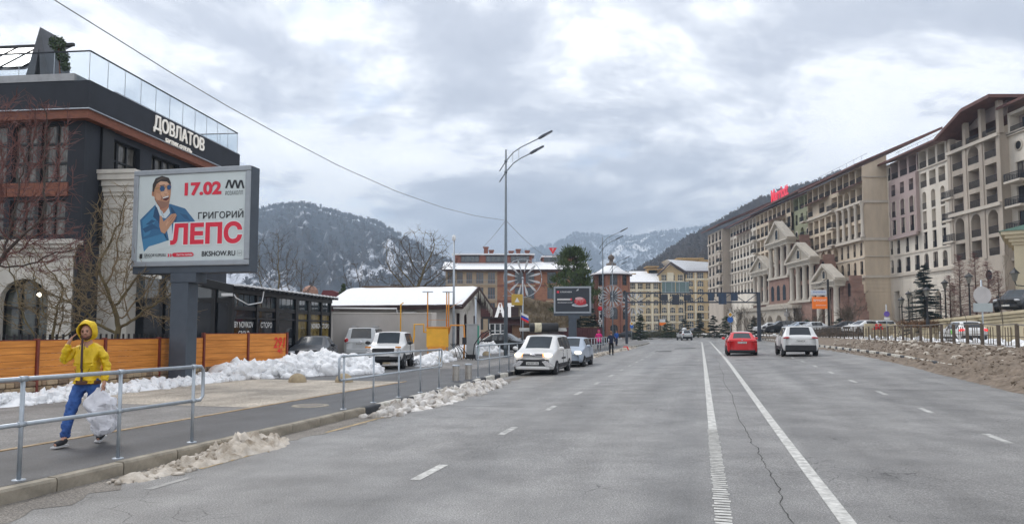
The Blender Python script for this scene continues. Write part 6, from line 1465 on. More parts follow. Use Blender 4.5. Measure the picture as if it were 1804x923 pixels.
    for p in em.polygons: groups.setdefault(p.material_index, []).append(list(p.vertices))
    parts_ = []
    for mi, fs_ in groups.items():
        if mi <= 2: parts_.append((mi, fs_)); continue
        left = list(fs_)
        while left:
            cur = [left.pop()]; vset = set(cur[0]); ch = True
            while ch:
                ch = False
                for f in left[:]:
                    if vset.intersection(f): cur.append(f); vset.update(f); left.remove(f); ch = True
            parts_.append((mi, cur))
    for mi, fs_ in parts_:
        ids = {}; b = MB()
        for f in fs_:
            for v in f:
                if v not in ids: ids[v] = len(b.v); b.v.append(tuple(vs[v]))
            b.f.append(tuple(ids[v] for v in f)); b.sm.append(True)
        b.build({0: 'body', 1: 'windshield', 2: 'rear_window', 20: 'pillar_trim'}.get(mi, 'side_window'), pt if mi == 0 else (plast if mi == 20 else (gl or cglass)), t)
    # wheels and arches
    wr = S.get('wr', .31); fx_, rx = S.get('fx', L / 2 - .78), S.get('rx', -L / 2 + .78)
    Rx = Matrix.Rotation(rad(90), 4, 'X')
    for x in (fx_, rx):
        for s in (-1, 1):
            y_ = s * (wb - .10)
            MB().lathe([(0, wb * .985 - .0), (wr * 1.17, wb * .985), (wr * 1.2, wb * .90)], n=20).xf(Matrix.Translation((x, 0, wr + .02)) @ (Rx if s < 0 else Rx @ Matrix.Rotation(PI, 4, 'X'))).build('wheel_arch', plast, t)
            w = MB().lathe([(wr * .62, .11), (wr * .92, .115), (wr, .08), (wr, -.08), (wr * .92, -.115), (wr * .3, -.115)], n=20).xf(Matrix.Translation((x, y_, wr)) @ (Rx if s < 0 else Rx @ Matrix.Rotation(PI, 4, 'X'))).build('wheel', rubber, t)
            if detail:
                rimb = MB().lathe([(0, .10), (wr * .14, .105), (wr * .16, .08), (wr * .56, .085), (wr * .64, .11), (wr * .66, .09)], n=20); rimb.xf(Matrix.Translation((x, y_, wr)) @ (Rx if s < 0 else Rx @ Matrix.Rotation(PI, 4, 'X'))).build('rim', silver, w)
    MB().box(-L / 2 + .3, L / 2 - .3, -wb * .8, wb * .8, zl - .06, zl + .2).build('underbody', plast, t)
    # lights
    hx = L / 2; hz = S.get('lz', hood - .17); ly = S.get('ly', wb * .70); lw, lh = S.get('lw', .20), S.get('lh', .085)
    for s in (-1, 1):
        hl = MB().blob((hx - .13, s * ly, hz), (.13, lw, lh), 2, 0, 0, True).build('headlight', lamp_on if lit else lamp_clear, t)
        if S.get('ind', True): MB().blob((hx - .10, s * (ly - lw * .95), hz - .01), (.10, lw * .35, lh * .9), 2, 0, 0, True).build('indicator', amb_on if lit else amber, t)
        tzz = S.get('tlz', tz * .86); tw_, th_ = S.get('tw', .17), S.get('th', .10)
        MB().blob((-L / 2 + .09, s * wb * S.get('tly', .78), tzz), (.10, tw_, th_), 2, 0, 0, True).build('tail_light', tail_on if S.get('brake') else lamp_red, t)
    gw_ = S.get('gw', wb * .55)
    bevel(MB().box(hx - .14, hx + .012, -gw_, gw_, hz - S.get('gh', .08), hz + S.get('gh', .08) * .8).build('grille', plast, t), .02, 1)
    bevel(MB().box(hx - .16, hx + .02, -wb * .80, wb * .80, zl + .02, zl + S.get('bh', .2)).build('front_bumper', (S.get('bm') or plast), t), .05, 2)
    bevel(MB().box(-L / 2 - .02, -L / 2 + .2, -wb * .86, wb * .86, zl + .0, zl + S.get('rbh', .22)).build('rear_bumper', S.get('rbm', plast), t), .05, 2)
    for xx_, n_ in ((hx + .028, 1), (-L / 2 - .028, -1)):
        zz_ = S.get('pz', .48) if n_ > 0 else S.get('rpz', .78)
        pl_ = MB().box(xx_ - .008, xx_ + .008, -.26, .26, zz_ - .056, zz_ + .056).build('number_plate', plate_m, t)
        if plate and detail: text('plate_lettering', plate, blk, pl_, facing((xx_ + n_ * .011, 0, zz_), n_, 0), width=.46, height=.075, bold=.02)
    if detail:
        for s in (-1, 1):
            mr = MB().blob((cw - .22, s * (wb + .12), belt + .08), (.09, .12, .085), 2, 0, 0, True).build('mirror', S.get('mm', pt), t)
            for q in S.get('handles', (.05, -.85)): MB().box(q - .1, q + .1, s * wb * 1.0 - .01, s * wb * 1.0 + .02, belt - .12, belt - .085).build('door_handle', S.get('hm', pt), t)
            MB().beam((fx_ - wr * 1.3, s * wb * .995, zl + .16), (rx + wr * 1.3, s * wb * .995, zl + .16), .03, .16).build('sill_trim', plast, t)
            for q in S['pillars']: MB().beam((q, s * (wb * 1.003), zl + .22), (q, s * (wb * .995), belt - .01), .012, .012).build('door_gap', black, t)
        MB().beam((cw - .05, -.5, hood + .075), (cw - .35, -.05, hood + .2), .02, .02).beam((cw - .05, .1, hood + .075), (cw - .35, .5, hood + .2), .02, .02).build('wiper', black, t)
    return t
FW = rad(90) - TH      # driving direction of the road
BW = FW + PI
white_p, silver_p = paint('white', (.70, .70, .69)), paint('silver_white', (.55, .57, .58))
# white estate van with rolls on its roof
VAN = dict(L=4.45, W=1.75, H=1.66, zl=.22, belt=1.0, hood=.97, tail=-2.14, rr=-1.98, rf=.40, cowl=1.34, pillars=(-.95, .0), wt=.80, lz=.83, lw=.19, lh=.085, ly=.60, gw=.42, gh=.07, bh=.16, bm=MATS.get('paint_white'), pz=.50, wr=.31, crease=.3, rpz=.9, fx=1.45, rx=-1.45, zb=0)
pv_ = R(-6.64, 31.7)
van = car('delivery_van', 'white estate van with lit headlights and rolls on its roof rack', pv_, BW, VAN, white_p, 'van', lit=True, plate='Х431ВМ 193', gl=cglass2)
for s in (-1, 1): MB().prism([(-.9, .38), (-.55, .38), (-.38, .58), (-.55, .62)], 2.18, 2.245).xf(Matrix(((0, 1, 0, 0), (s, 0, 0, 0), (0, 0, 1, 0), (0, 0, 0, 1)))).build('bumper_blade', chrome, van, True)
bevel(MB().box(2.10, 2.243, -.62, .62, .38, .66).build('lower_grille', plast, van), .03); MB().blob((2.235, 0, .84), (.02, .13, .055), 2, 0, 0, True).build('badge', chrome, van)
for z in (.80, .86): MB().box(2.2, 2.24, -.5, .5, z - .012, z + .012).build('grille_bar', chrome, van)
for x in (-1.2, .1): MB().box(x - .03, x + .03, -.68, .68, 1.70, 1.75).build('roof_bar', black, van)
MB().box(-.5, .4, .872, .885, .62, .70).box(-.5, .4, -.885, -.872, .62, .70).build('side_moulding', plast, van)
ld = thing('roof_roll', 'big black and cream roll tied across the white van roof', 'roll', pv_ + Vector((0, 0, 1.75)), BW)
b = MB().lathe([(0, -.62), (.2, -.62), (.2, .62), (0, .62)], n=20); MR = Matrix.Translation((.1, .05, .2)) @ Matrix.Rotation(rad(78), 4, 'Y') @ Matrix.Rotation(rad(0), 4, 'X')
RL = Matrix.Translation((-.05, 0, .21)) @ Matrix.Rotation(rad(20), 4, 'Z') @ Matrix.Rotation(rad(90), 4, 'X')
b.xf(RL).build('roll', plast, ld); MB().lathe([(.205, .12), (.207, .14), (.207, .40), (.205, .42)], n=20).xf(RL).build('cream_band', pm('cream_wrap', (.55, .50, .36), .7, .3, 9), ld)
for k, (y0, y1, z) in enumerate(((.95, -1.15, .09), (.9, -1.2, .16))):
    o = tag(MB().beam((-.42 - .14 * k, y0, z), (-.30 - .14 * k, y1, z), .13, .08).build('roof_plank', pm('pale_profile', (.50, .50, .48), .6, .2, 6)), ('lower', 'upper')[k] + ' bundle of pale profiles lying across the van roof', 'bundle'); o.location = pv_ + Vector((0, 0, 1.75)); o.rotation_euler = (0, 0, BW)
# silver-blue hatchback behind it
HAT = dict(L=4.05, W=1.68, H=1.49, zl=.22, belt=.95, hood=.92, tail=-1.95, rr=-1.55, rf=.15, cowl=1.0, pillars=(-.55,), wt=.74, lz=.72, lw=.20, lh=.10, ly=.58, pz=.45, wr=.29, gw=.3, gh=.05, ind=False, bh=.12)
car('hatchback', 'silver-blue hatchback with headlights on parked behind the white van', R(-6.5, 38.4), BW, HAT, paint('silver_blue', (.36, .42, .50)), lit=True, plate='О218КТ', gl=cglass2)
# boxy white off-roader
NIV = dict(L=3.72, W=1.68, H=1.64, zl=.36, belt=1.06, hood=1.04, tail=-1.78, rr=-1.55, rf=.28, cowl=.72, pillars=(-.55, -.35), wt=.82, lz=.84, lw=.105, lh=.105, ly=.66, gw=.48, gh=.10, bh=.16, pz=.52, wr=.34, crease=.75, ind=False, fx=1.1, rx=-1.1, deck=1.02, tailz=1.0, mm=plast)
q = P(688, 648, 34.2); ng = Vector((q.x, q.y, PZ))
niva = car('off_roader', 'boxy white compact off-roader parked beside the gas cabinet', ng, rad(-91), NIV, white_p, 'car', plate='А871УХ', gl=cglass2)
for s in (-1, 1): MB().box(1.80, 1.88, s * .66 - .12, s * .66 + .12, .93, 1.0).build('side_lamp', amber, niva)
MB().box(1.82, 1.93, -.78, .78, .44, .56).build('bumper_bar', plast, niva); MB().box(1.9, 1.94, -.3, .3, .42, .58).build('tow_bracket', black, niva)
# white big SUV seen from behind
LC = dict(L=4.95, W=1.95, H=1.88, zl=.38, belt=1.2, hood=1.12, tail=-2.38, rr=-2.1, rf=.55, cowl=1.25, pillars=(-.1, -1.1), wt=.80, tlz=1.12, tw=.13, th=.15, tly=.84, wr=.38, crease=.5, rpz=.95, fx=1.5, rx=-1.35, tailz=1.18, deck=1.2, rbm=silver_p, rbh=.3)
q = P(648, 631, 45.0); lc = car('suv', 'large white suv seen from behind next to the yard wall', Vector((q.x, q.y, PZ)), rad(91), LC, silver_p, 'car', plate='В406РН')
MB().blob((-2.45, 0, 1.05), (.03, .1, .07), 2, 0, 0, True).build('badge', chrome, lc)
for s in (-1, 1): MB().tube([(-1.9, s * .62, 1.92), (.4, s * .62, 1.94)], .03, 6).build('roof_rail', silver, lc)
# dark saloon by the pavilion
SED = dict(L=4.65, W=1.82, H=1.44, zl=.2, belt=.93, hood=.90, tail=-1.75, rr=-.95, rf=.25, cowl=1.15, pillars=(-.2,), wt=.70, lz=.68, lw=.26, lh=.07, ly=.62, gw=.5, gh=.14, bh=.14, pz=.40, wr=.33, deck=.98, tailz=.96, ind=False)
q = P(553, 643, 36.5); car('saloon', 'dark grey saloon parked in front of the glass pavilion', Vector((q.x, q.y, PZ)), rad(-84), SED, paint('graphite', (.018, .021, .028), .4), plate='Н537МО', gl=cglass2)
q = P(890, 610, 60); car('saloon', 'black car half hidden by snow in front of the restaurant', Vector((q.x, q.y, PZ)), rad(-28), dict(SED, H=1.5), paint('black', (.012, .013, .016)), detail=1)
# red hatchback
AUD = dict(L=4.25, W=1.78, H=1.43, zl=.2, belt=.95, hood=.9, tail=-1.98, rr=-1.35, rf=.2, cowl=1.1, pillars=(-.5,), wt=.71, tlz=.86, tw=.16, th=.10, tly=.80, wr=.32, rpz=.80, deck=1.0, tailz=1.02, rbh=.16, ind=False)
aud = car('hatchback', 'bright red hatchback driving away in the right carriageway', R(2.45, 49.0), FW, AUD, paint('red', (.62, .012, .018)), plate='К912ОР', gl=cglass2)
MB().box(-1.99, -1.93, -.62, .62, .60, .615).build('tailgate_gap', black, aud); MB().blob((-2.1, 0, .93), (.02, .06, .04), 1, 0, 0, True).build('badge', chrome, aud)
# white SUV
KOD = dict(L=4.7, W=1.88, H=1.68, zl=.3, belt=1.08, hood=1.02, tail=-2.2, rr=-1.8, rf=.35, cowl=1.15, pillars=(-.3, -1.15), wt=.75, tlz=1.02, tw=.22, th=.07, tly=.74, wr=.36, rpz=.86, deck=1.12, tailz=1.14, rbh=.34, ind=False, crease=.4)
q = P(1402, 625, 43.0); uK, vK = uv_of(q.x, q.y)
kd = car('suv', 'white suv with dark rear window driving behind the red hatchback', R(uK, vK), FW, KOD, white_p, plate='Т604СУ')
for s in (-1, 1): MB().tube([(-1.6, s * .6, 1.70), (.3, s * .6, 1.72)], .025, 6).build('roof_rail', silver, kd)
MB().box(-2.37, -2.34, -.5, .5, .68, .70).build('chrome_strip', chrome, kd)
# further traffic and parked cars
car('saloon', 'white saloon ahead of the red hatchback', R(3.3, 64), FW, dict(SED, tailz=.98), white_p, detail=1)
fs_ = car('suv', 'small far white suv carrying a roof box before the bend', R(.55, 131), FW + (131 - VB) / RB, KOD, silver_p, detail=1)
ro = tag(MB().blob((0, 0, 0), (.9, .42, .22), 2, 0, 0, True).build('roof_box', white_p), 'white roof box on the far suv', 'roof box'); pz_ = R(.55, 131); ro.location = pz_ + Vector((0, 0, 1.9)); ro.rotation_euler = (0, 0, FW + (131 - VB) / RB)
CAP = dict(L=4.12, W=1.78, H=1.57, zl=.28, belt=1.02, hood=.98, tail=-1.9, rr=-1.5, rf=.2, cowl=1.05, pillars=(-.45,), wt=.72, tlz=.95, tw=.2, th=.11, tly=.78, wr=.34, rpz=.85, deck=1.06, tailz=1.05, rbh=.34, ind=False, brake=True)
q = P(1696, 606, 51); cp_ = car('hatchback', 'white hatchback with green door sticker and lit tail lights by the ramp wall', Vector((q.x, q.y, P(1696, 606, 51).z)), rad(78), CAP, white_p, detail=2)
MB().prism([(-.95, .75), (-.55, .65), (-.5, .95), (-.8, 1.0)], .88, .895).build('green_sticker', pm('sticker_green', (.12, .50, .04), .5, .1, 3), cp_, True)
q = P(1798, 548, 53); car('suv', 'black suv parked up on the ramp above the cream wall', Vector((q.x, q.y, P(1790, 549, 50).z)), rad(214), KOD, paint('black', (.012, .013, .016)), detail=2, gl=cglass2)
gp_ = 'cars parked before the hotel'
for px, Y, py, col, S_, rz, lb_ in ((1522, 78, 588, 'white', SED, 200, 'white taxi saloon parked under the logo board'), (1488, 84, 588, 'black', SED, 170, 'dark parked car left of the white taxi saloon'), (1430, 92, 587, 'silver_white', SED, 185, 'silver parked car behind the orange sign post'), (1376, 104, 586, 'black', KOD, 180, 'dark parked suv near the stone arcade'), (1353, 108, 586, 'white', HAT, 175, 'white parked hatchback near the stone arcade'), (1406, 100, 586, 'silver_blue', HAT, 190, 'blue parked hatchback between arcade and orange sign'), (1545, 82, 588, 'silver_white', HAT, 180, 'pale parked hatchback close to the ramp end')):
    q = P(px, py, Y); car('parked_car', lb_, Vector((q.x, q.y, max(.85, q.z))), rad(rz), S_, MATS['paint_' + col], detail=1, group=gp_)
for k, (px, Y, col, lb_) in enumerate(((1104, 150, 'black', 'dark car parked far left beyond the railing'), (1127, 155, 'silver_blue', 'blue car parked far left in front of yellow hotel'), (1150, 160, 'white', 'white car parked far left in front of yellow hotel'), (1222, 190, 'graphite', 'dark car parked beyond the bend fence'))):
    q = P(px, 590, Y); car('parked_car', lb_, Vector((q.x, q.y, .45 if px < 1200 else 1.0)), rad(180 + 12 * k), (SED, HAT, SED, KOD)[k], MATS['paint_' + col], detail=0, group='cars parked beyond the bend')
# ================================================================== PEOPLE
def skin(name, V, E, mat, parent, sub=2, root=0, M=None):
    """V: list of (x,y,z,r)"""
    bm = bmesh.new(); ly = bm.verts.layers.skin.verify(); vs = []
    for i, q in enumerate(V):
        v = bm.verts.new(q[:3]); r = q[3]; r = r if isinstance(r, tuple) else (r, r); v[ly].radius = r; v[ly].use_root = (i == root); vs.append(v)
    for a, b in E: bm.edges.new((vs[a], vs[b]))
    me = bpy.data.meshes.new(name); bm.to_mesh(me); bm.free(); o = bpy.data.objects.new(name, me)
    s = o.modifiers.new('s', 'SKIN'); s.use_smooth_shade = True; s.use_x_symmetry = False; s.branch_smoothing = .3
    d = o.modifiers.new('d', 'SUBSURF'); d.levels = d.render_levels = sub
    m = bake(o); m.name = name; m.materials.clear()
    for p in m.polygons: p.use_smooth = True
    return link(name, m, mat, parent, M)
class Sk:
    def __init__(s): s.V = []; s.E = []
    def a(s, p, r, prev=None):
        s.V.append((*p, r)); i = len(s.V) - 1
        if prev is not None: s.E.append((prev, i))
        return i
    def chain(s, pts, prev=None):
        for p, r in pts: prev = s.a(p, r, prev)
        return prev
def wrinkle(o, amt, sc, seed=0):
    for v in o.data.vertices: v.co += v.normal * (fbm(v.co.x * sc, v.co.y * sc, v.co.z * sc * 1.6 + seed, 3) * amt)
skinm = pm('skin', (.50, .27, .19), .55, .12, 9)
def hand(sk, wrist, d, up, prev, curl=.6, s=1.0, side=1):
    """palm and five fingers growing from the wrist along d; up = back of hand"""
    d, up = Vector(d).normalized(), Vector(up).normalized(); lat = d.cross(up).normalized(); w = Vector(wrist)
    palm = sk.a(w + d * .045 * s, .026 * s, prev); kn = w + d * .085 * s
    for k, (ln, o) in enumerate(((.075, -.030), (.085, -.010), (.080, .010), (.062, .029))):
        b = kn + lat * o * s; dd = (d - up * curl * .5).normalized(); e = (d - up * curl * 1.3).normalized()
        i = sk.a(b, .011 * s, palm); i = sk.a(b + dd * ln * .5 * s, .0095 * s, i); sk.a(b + dd * ln * .5 * s + e * ln * .5 * s, .008 * s, i)
    t0 = w + d * .03 * s - lat * .03 * s * side
    i = sk.a(t0, .012 * s, palm); i = sk.a(t0 + (d - lat * side * .9).normalized() * .03 * s, .011 * s, i); sk.a(t0 + (d * 1.2 - lat * side * .7).normalized() * .058 * s, .009 * s, i)
def person(name, label, loc, rz, J, cl, S=1.0, detail=True):
    """J: joint dict; cl: colours (jacket, trousers, shoes, hood, hair)"""
    t = thing(name, label, 'person', loc, rz); t.scale = (S, S, S)
    g = lambda k: Vector(J[k])
    sk = Sk(); pel = sk.a(g('pel'), .10); sp = sk.a(g('spine'), .10, pel); ch = sk.a(g('chest'), .11, sp); nb = sk.a(g('neck'), .055, ch)
    hd = g('head'); hdir = (hd - g('neck')).normalized(); fwd = Vector(J.get('look', (1, 0, 0))).normalized()
    j1 = sk.a(hd - hdir * .075 + fwd * .02, .070, nb); j2 = sk.a(hd + fwd * .005, .088, j1); j3 = sk.a(hd + hdir * .07, .078, j2); sk.a(hd + hdir * .115, .04, j3)
    ns = sk.a(hd + fwd * .095 - hdir * .005, .016, j2); sk.a(hd + fwd * .115 - hdir * .025, .012, ns)
    lat = Vector((0, 0, 1)).cross(fwd)
    for s in (-1, 1): sk.a(hd + lat * s * .092 - hdir * .005, .018, j2)
    for s in 'rl':
        a = sk.chain([(g('sh_' + s), .06), (g('el_' + s), .042), (g('wr_' + s), .028)], ch)
        hdv = g('wr_' + s) - g('el_' + s); dd = Vector(J.get('hd_' + s, hdv)); up = Vector(J.get('hu_' + s, (1, 0, 0)))
        hand(sk, g('wr_' + s), dd, up, a, J.get('curl', .7), 1.0, 1 if s == 'r' else -1)
        sk.chain([(g('hip_' + s), .09), (g('kn_' + s), .055), (g('an_' + s), .038), (g('toe_' + s), .03)], pel)
    skin('body', sk.V, sk.E, skinm, t, 2)
    # trousers
    p = Sk(); r0 = p.a(g('pel') + Vector((0, 0, .06)), (.150, .150)); c0 = p.a(g('pel') - Vector((0, 0, .05)), (.145, .145), r0)
    for s in 'rl':
        h, k, a = g('hip_' + s), g('kn_' + s), g('an_' + s)
        p.chain([(h - Vector((0, 0, .04)), .105), (h.lerp(k, .5), .092), (k, .076), (k.lerp(a, .5), .072), (a + (k - a).normalized() * .03, .068)], c0)
    tr = skin('trousers', p.V, p.E, cl['trousers'], t, 3); wrinkle(tr, .020, 9, 1); wrinkle(tr, .010, 26, 3)
    # jacket
    p = Sk(); hem = p.a(g('pel') + Vector((0, 0, .0)), (.165, .150)); a = p.a(g('pel') + Vector((0, 0, .1)), (.155, .145), hem); b = p.a(g('spine'), (.165, .145), a); c = p.a(g('chest'), (.172, .145), b); d = p.a(g('neck') - Vector((0, 0, .02)), .085, c)
    for s in 'rl': p.chain([(g('sh_' + s), .078), (g('sh_' + s).lerp(g('el_' + s), .5), .068), (g('el_' + s), .060), (g('el_' + s).lerp(g('wr_' + s), .5), .054), (g('wr_' + s).lerp(g('el_' + s), .06), .050)], c)
    jk_ = skin('jacket', p.V, p.E, cl['jacket'], t, 3, 1); wrinkle(jk_, .020, 7, 4); wrinkle(jk_, .010, 24, 9)
    for s in 'rl':
        a, tt = g('an_' + s), g('toe_' + s); dv = tt - a; dv.z = 0; dv = dv.normalized() if dv.length > .01 else Vector((1, 0, 0))
        q = Sk(); q.chain([(a + Vector((0, 0, .04)), .055), (a - dv * .02 + Vector((0, 0, -.02)), .058), (a * .5 + tt * .5 + Vector((0, 0, .0)), .052), (tt, .046)])
        sh = skin('shoe', q.V, q.E, cl['shoes'], t, 2)
        e = MB().beam(a - dv * .06 + Vector((0, 0, -.065)), tt + dv * .03 + Vector((0, 0, -.03)), .085, .022).build('sole', cl.get('sole', rubber), sh)
    return t, hd, fwd, hdir, lat
WALK = dict(pel=(0, 0, .95), spine=(.0, 0, 1.14), chest=(.01, 0, 1.33), neck=(.02, 0, 1.51), head=(.05, 0, 1.655), look=(1, .10, -.10),
            sh_r=(.0, -.165, 1.405), el_r=(.10, -.33, 1.20), wr_r=(.17, -.20, 1.50), hd_r=(-.15, .35, .75), hu_r=(.5, -.8, 0),
            sh_l=(.0, .165, 1.405), el_l=(-.05, .25, 1.15), wr_l=(.04, .27, .915), hd_l=(.08, .02, -1), hu_l=(0, 1, 0),
            hip_r=(.0, -.10, .90), kn_r=(.20, -.12, .49), an_r=(.30, -.14, .10), toe_r=(.46, -.17, .055), hip_l=(0, .10, .90), kn_l=(.0, .11, .49), an_l=(-.27, .10, .15), toe_l=(-.13, .11, .05))
q = G(150, 783); q.z = PZ + .004
yj = pm('yellow_jacket', (.74, .47, .006), .55, .14, 6, bump=.5, bscale=18, col2=(.86, .60, .015)); jeans = pm('blue_jeans', (.022, .075, .28), .8, .3, 9, bump=.3, bscale=60, col2=(.05, .14, .42)); shoeb = pm('dark_shoe', (.015, .016, .02), .6, .3, 8)
man, hd, fwd, hdir, lat = person('person', 'man in yellow hooded jacket and blue jeans phoning while he carries a bag', q, BW + rad(14), WALK, dict(jacket=yj, trousers=jeans, shoes=shoeb, sole=pm('white_sole', (.5, .5, .5), .7)), 1.0)
# hood: shell of a sphere open towards the face
def hood(par, hd, fwd, hdir, lat, mat):
    b = MB(); n, m = 22, 14; side = lat
    up = fwd.cross(side) if False else hdir
    fz = fwd - up * fwd.dot(up); fz.normalize(); sx_ = up.cross(fz)
    for j in range(m + 1):
        th_ = rad(52) + (PI - rad(52)) * j / m          # angle from the face direction
        for k in range(n):
            ph = 2 * PI * k / n; r = .128 + .016 * (j == 0) - (.008 if j == 1 else 0)
            dirv = fz * math.cos(th_) + (sx_ * math.cos(ph) * .93 + up * math.sin(ph) * (1.12 if math.sin(ph) > 0 else 1.18)) * math.sin(th_)
            p = hd + up * .015 + dirv * r; p += dirv * fbm(p.x * 14, p.y * 14, p.z * 14, 2) * .02
            if math.sin(ph) < -.5: p += -fz * .02
            b.v.append(tuple(p))
    for j in range(m):
        for k in range(n): a, c = j * n + k, j * n + (k + 1) % n; b.f.append((a, c, c + n, a + n)); b.sm.append(True)
    o = b.build('hood', mat, par); s = o.modifiers.new('s', 'SOLIDIFY'); s.thickness = .012; return o
hood(man, hd, fwd, hdir, lat, yj)
hairm = pm('dark_hair', (.035, .022, .014), .7, .3, 20)
fl_ = fwd - hdir * fwd.dot(hdir); fl_.normalize()
for s in (-1, 1): MB().blob(tuple(hd + fl_ * .083 + lat * s * .034 + hdir * .018), (.013, .013, .009), 2, 0, 0, True).build('eye', pm('eye_dark', (.03, .025, .02), .3), man); MB().beam(hd + fl_ * .092 + lat * s * .018 + hdir * .038, hd + fl_ * .085 + lat * s * .052 + hdir * .036, .012, .009).build('eyebrow', hairm, man)
b = MB()
for k in range(9):
    a = -1.2 + 2.4 * k / 8; dv = fl_ * math.cos(a) + lat * math.sin(a); b.blob(tuple(hd + dv * .080 - hdir * (.085 - .025 * abs(a))), (.028, .028, .03), 1, .1, k, True)
b.build('beard', pm('beard', (.10, .045, .025), .8, .3, 30), man); MB().beam(hd + fl_ * .101 - lat * .022 - hdir * .058, hd + fl_ * .101 + lat * .022 - hdir * .058, .012, .01).build('mouth', pm('lips', (.35, .12, .10), .5), man)
zip_ = MB()
for k in range(14):
    z = .94 + .57 * k / 13; 
    zip_.box(.150 + (.012 if z > 1.1 else .0), .172 + (.012 if z > 1.1 else 0), -.012, .012, z, z + .046)
zip_.xf(Matrix.Translation((0, .0, 0))).build('zip', pm('dark_zip', (.06, .03, .04), .6), man)
MB().lathe([(.176, .0), (.18, .03), (.172, .055)], (0, 0, .885), 18).build('hem', pm('brown_hem', (.10, .04, .02), .7), man)
for s_ in (-1, 1): MB().beam((.165, s_ * .065, 1.02), (.150, s_ * .11, 1.12), .006, .012).build('pocket', pm('jacket_seam', (.34, .22, .005), .7), man); MB().tube([(.165, s_ * .03, 1.49), (.18, s_ * .035, 1.40)], .004, 5).build('drawstring', pm('dark_zip', (.06, .03, .04), .6), man)
# phone, bag
Mm = man.matrix_basis.copy() if False else Matrix.Translation(man.location) @ Matrix.Rotation(man.rotation_euler.z, 4, 'Z')
hp = Vector(WALK['wr_r']) + Vector((-.02, .06, .10)); ph_ = bevel(tag(MB().box(-.005, .005, -.036, .036, -.075, .075).build('phone', black), 'black phone held to the ear of the man in yellow', 'phone'), .006); ph_.matrix_basis = Mm @ Matrix.Translation(hp) @ Matrix.Rotation(rad(20), 4, 'Y') @ Matrix.Rotation(rad(60), 4, 'Z')
bagm = pm('white_bag', (.68, .68, .72), .5, .10, 7, bump=.6, bscale=12); bgw = MB(); n, m = 26, 16
for j in range(m + 1):
    t_ = j / m; z = .84 - .64 * t_; wx = .03 + .145 * smooth(0, .30, t_) + .03 * math.sin(t_ * 4) - .03 * smooth(.9, 1, t_); wy = .02 + .085 * smooth(0, .4, t_) + (.02 * t_)
    for k in range(n):
        a = 2 * PI * k / n; c, s = math.cos(a), math.sin(a); c = math.copysign(abs(c) ** .6, c); s = math.copysign(abs(s) ** .6, s)
        p = Vector((c * wx + .06 - .10 * t_, s * wy, z)); q_ = (fbm(p.x * 9, p.y * 9, p.z * 9, 3) * .06 - abs(fbm(p.x * 15, p.y * 15, p.z * 7, 2)) * .06 + .015) * min(1, 3 * t_); bgw.v.append((p.x + c * q_, p.y + s * q_, p.z - .03 * t_ * (1 + c) + .5 * q_))
for j in range(m):
    for k in range(n): a, c = j * n + k, j * n + (k + 1) % n; bgw.f.append((a, c, c + n, a + n)); bgw.sm.append((j + k) % 3 > 0)
bgw.f.append(tuple(m * n + k for k in range(n))); bgw.sm.append(True)
bt = thing('plastic_bag', 'full white plastic bag hanging from the man in yellow', 'bag', Mm @ Vector((.05, .27, 0)), BW - rad(50)); bgw.build('bag', bagm, bt)
for s in (-1, 1): MB().tube([(s * .04, 0, .80), (s * .02, 0, .86), (0, 0, .88)], .008, 6).build('handle', bagm, bt)
# walker in dark blue on the carriageway (seen from behind)
BACK = dict(WALK); BACK.update(look=(1, 0, 0), head=(.03, 0, 1.66), sh_r=(0, -.19, 1.43), el_r=(-.04, -.28, 1.17), wr_r=(.08, -.24, .98), hd_r=(.4, .1, -1), hu_r=(0, -1, 0), sh_l=(0, .19, 1.43), el_l=(-.04, .28, 1.17), wr_l=(.08, .24, .98), hd_l=(.4, -.1, -1), hu_l=(0, 1, 0), kn_r=(.06, -.1, .5), an_r=(.03, -.1, .09), toe_r=(.17, -.11, .05), kn_l=(.02, .1, .5), an_l=(-.10, .1, .11), toe_l=(.04, .11, .05))
def hair(par, hd, hdir, fwd, mat): 
    b = MB(); b.blob(tuple(hd + hdir * .045 - fwd * .018), (.105, .098, .10), 3, .03, 3, True); b.build('hair', mat, par)
q = G(1077, 626, 0.0); u4, v4 = uv_of(q.x, q.y); nav = pm('navy_cloth', (.012, .02, .05), .8, .25, 6); blkc = pm('black_cloth', (.012, .012, .014), .85, .2, 6)
w2, h2, f2_, d2, l2 = person('person', 'man in dark blue jacket walking away along the left kerb', R(u4, v4), FW, BACK, dict(jacket=nav, trousers=blkc, shoes=shoeb)); hair(w2, h2, d2, f2_, pm('light_brown_hair', (.20, .10, .055), .7, .2, 20))
q = P(1055, 600, 66); pinkm = pm('hot_pink', (.72, .02, .22), .7, .1, 6)
w3, h3, f3, d3, l3 = person('person', 'person in hot pink coat and hood behind the railing', Vector((q.x, q.y, PZ)), BW, BACK, dict(jacket=pinkm, trousers=nav, shoes=shoeb), .98); hood(w3, h3, f3, d3, l3, pinkm)
skirt = MB().lathe([(.17, 1.1), (.21, .95), (.245, .72), (.20, .72)], n=18).build('coat_skirt', pinkm, w3)
q = P(1086, 600, 84); w4, h4, f4, d4, l4 = person('person', 'person in bright blue jacket behind the far railing', Vector((q.x, q.y, PZ)), BW + rad(40), BACK, dict(jacket=pm('bright_blue', (.02, .10, .38), .7, .1, 5), trousers=nav, shoes=shoeb), .97); hair(w4, h4, d4, f4, hairm)
q = P(1101, 606, 70); u5, v5 = uv_of(q.x, q.y); rb = thing('red_barrier', 'small red plastic barrier block at the left kerb', 'barrier', R(-6.85, v5), -TH); bevel(MB().prism([(-.3, 0), (.3, 0), (.28, .1), (.18, .38), (-.18, .38), (-.28, .1)], -.15, .15).build('block', pm('barrier_red', (.72, .03, .02), .5, .1, 3), rb, True), .03); MB().box(-.12, .12, -.165, -.15, .12, .28).build('white_panel', white, rb)
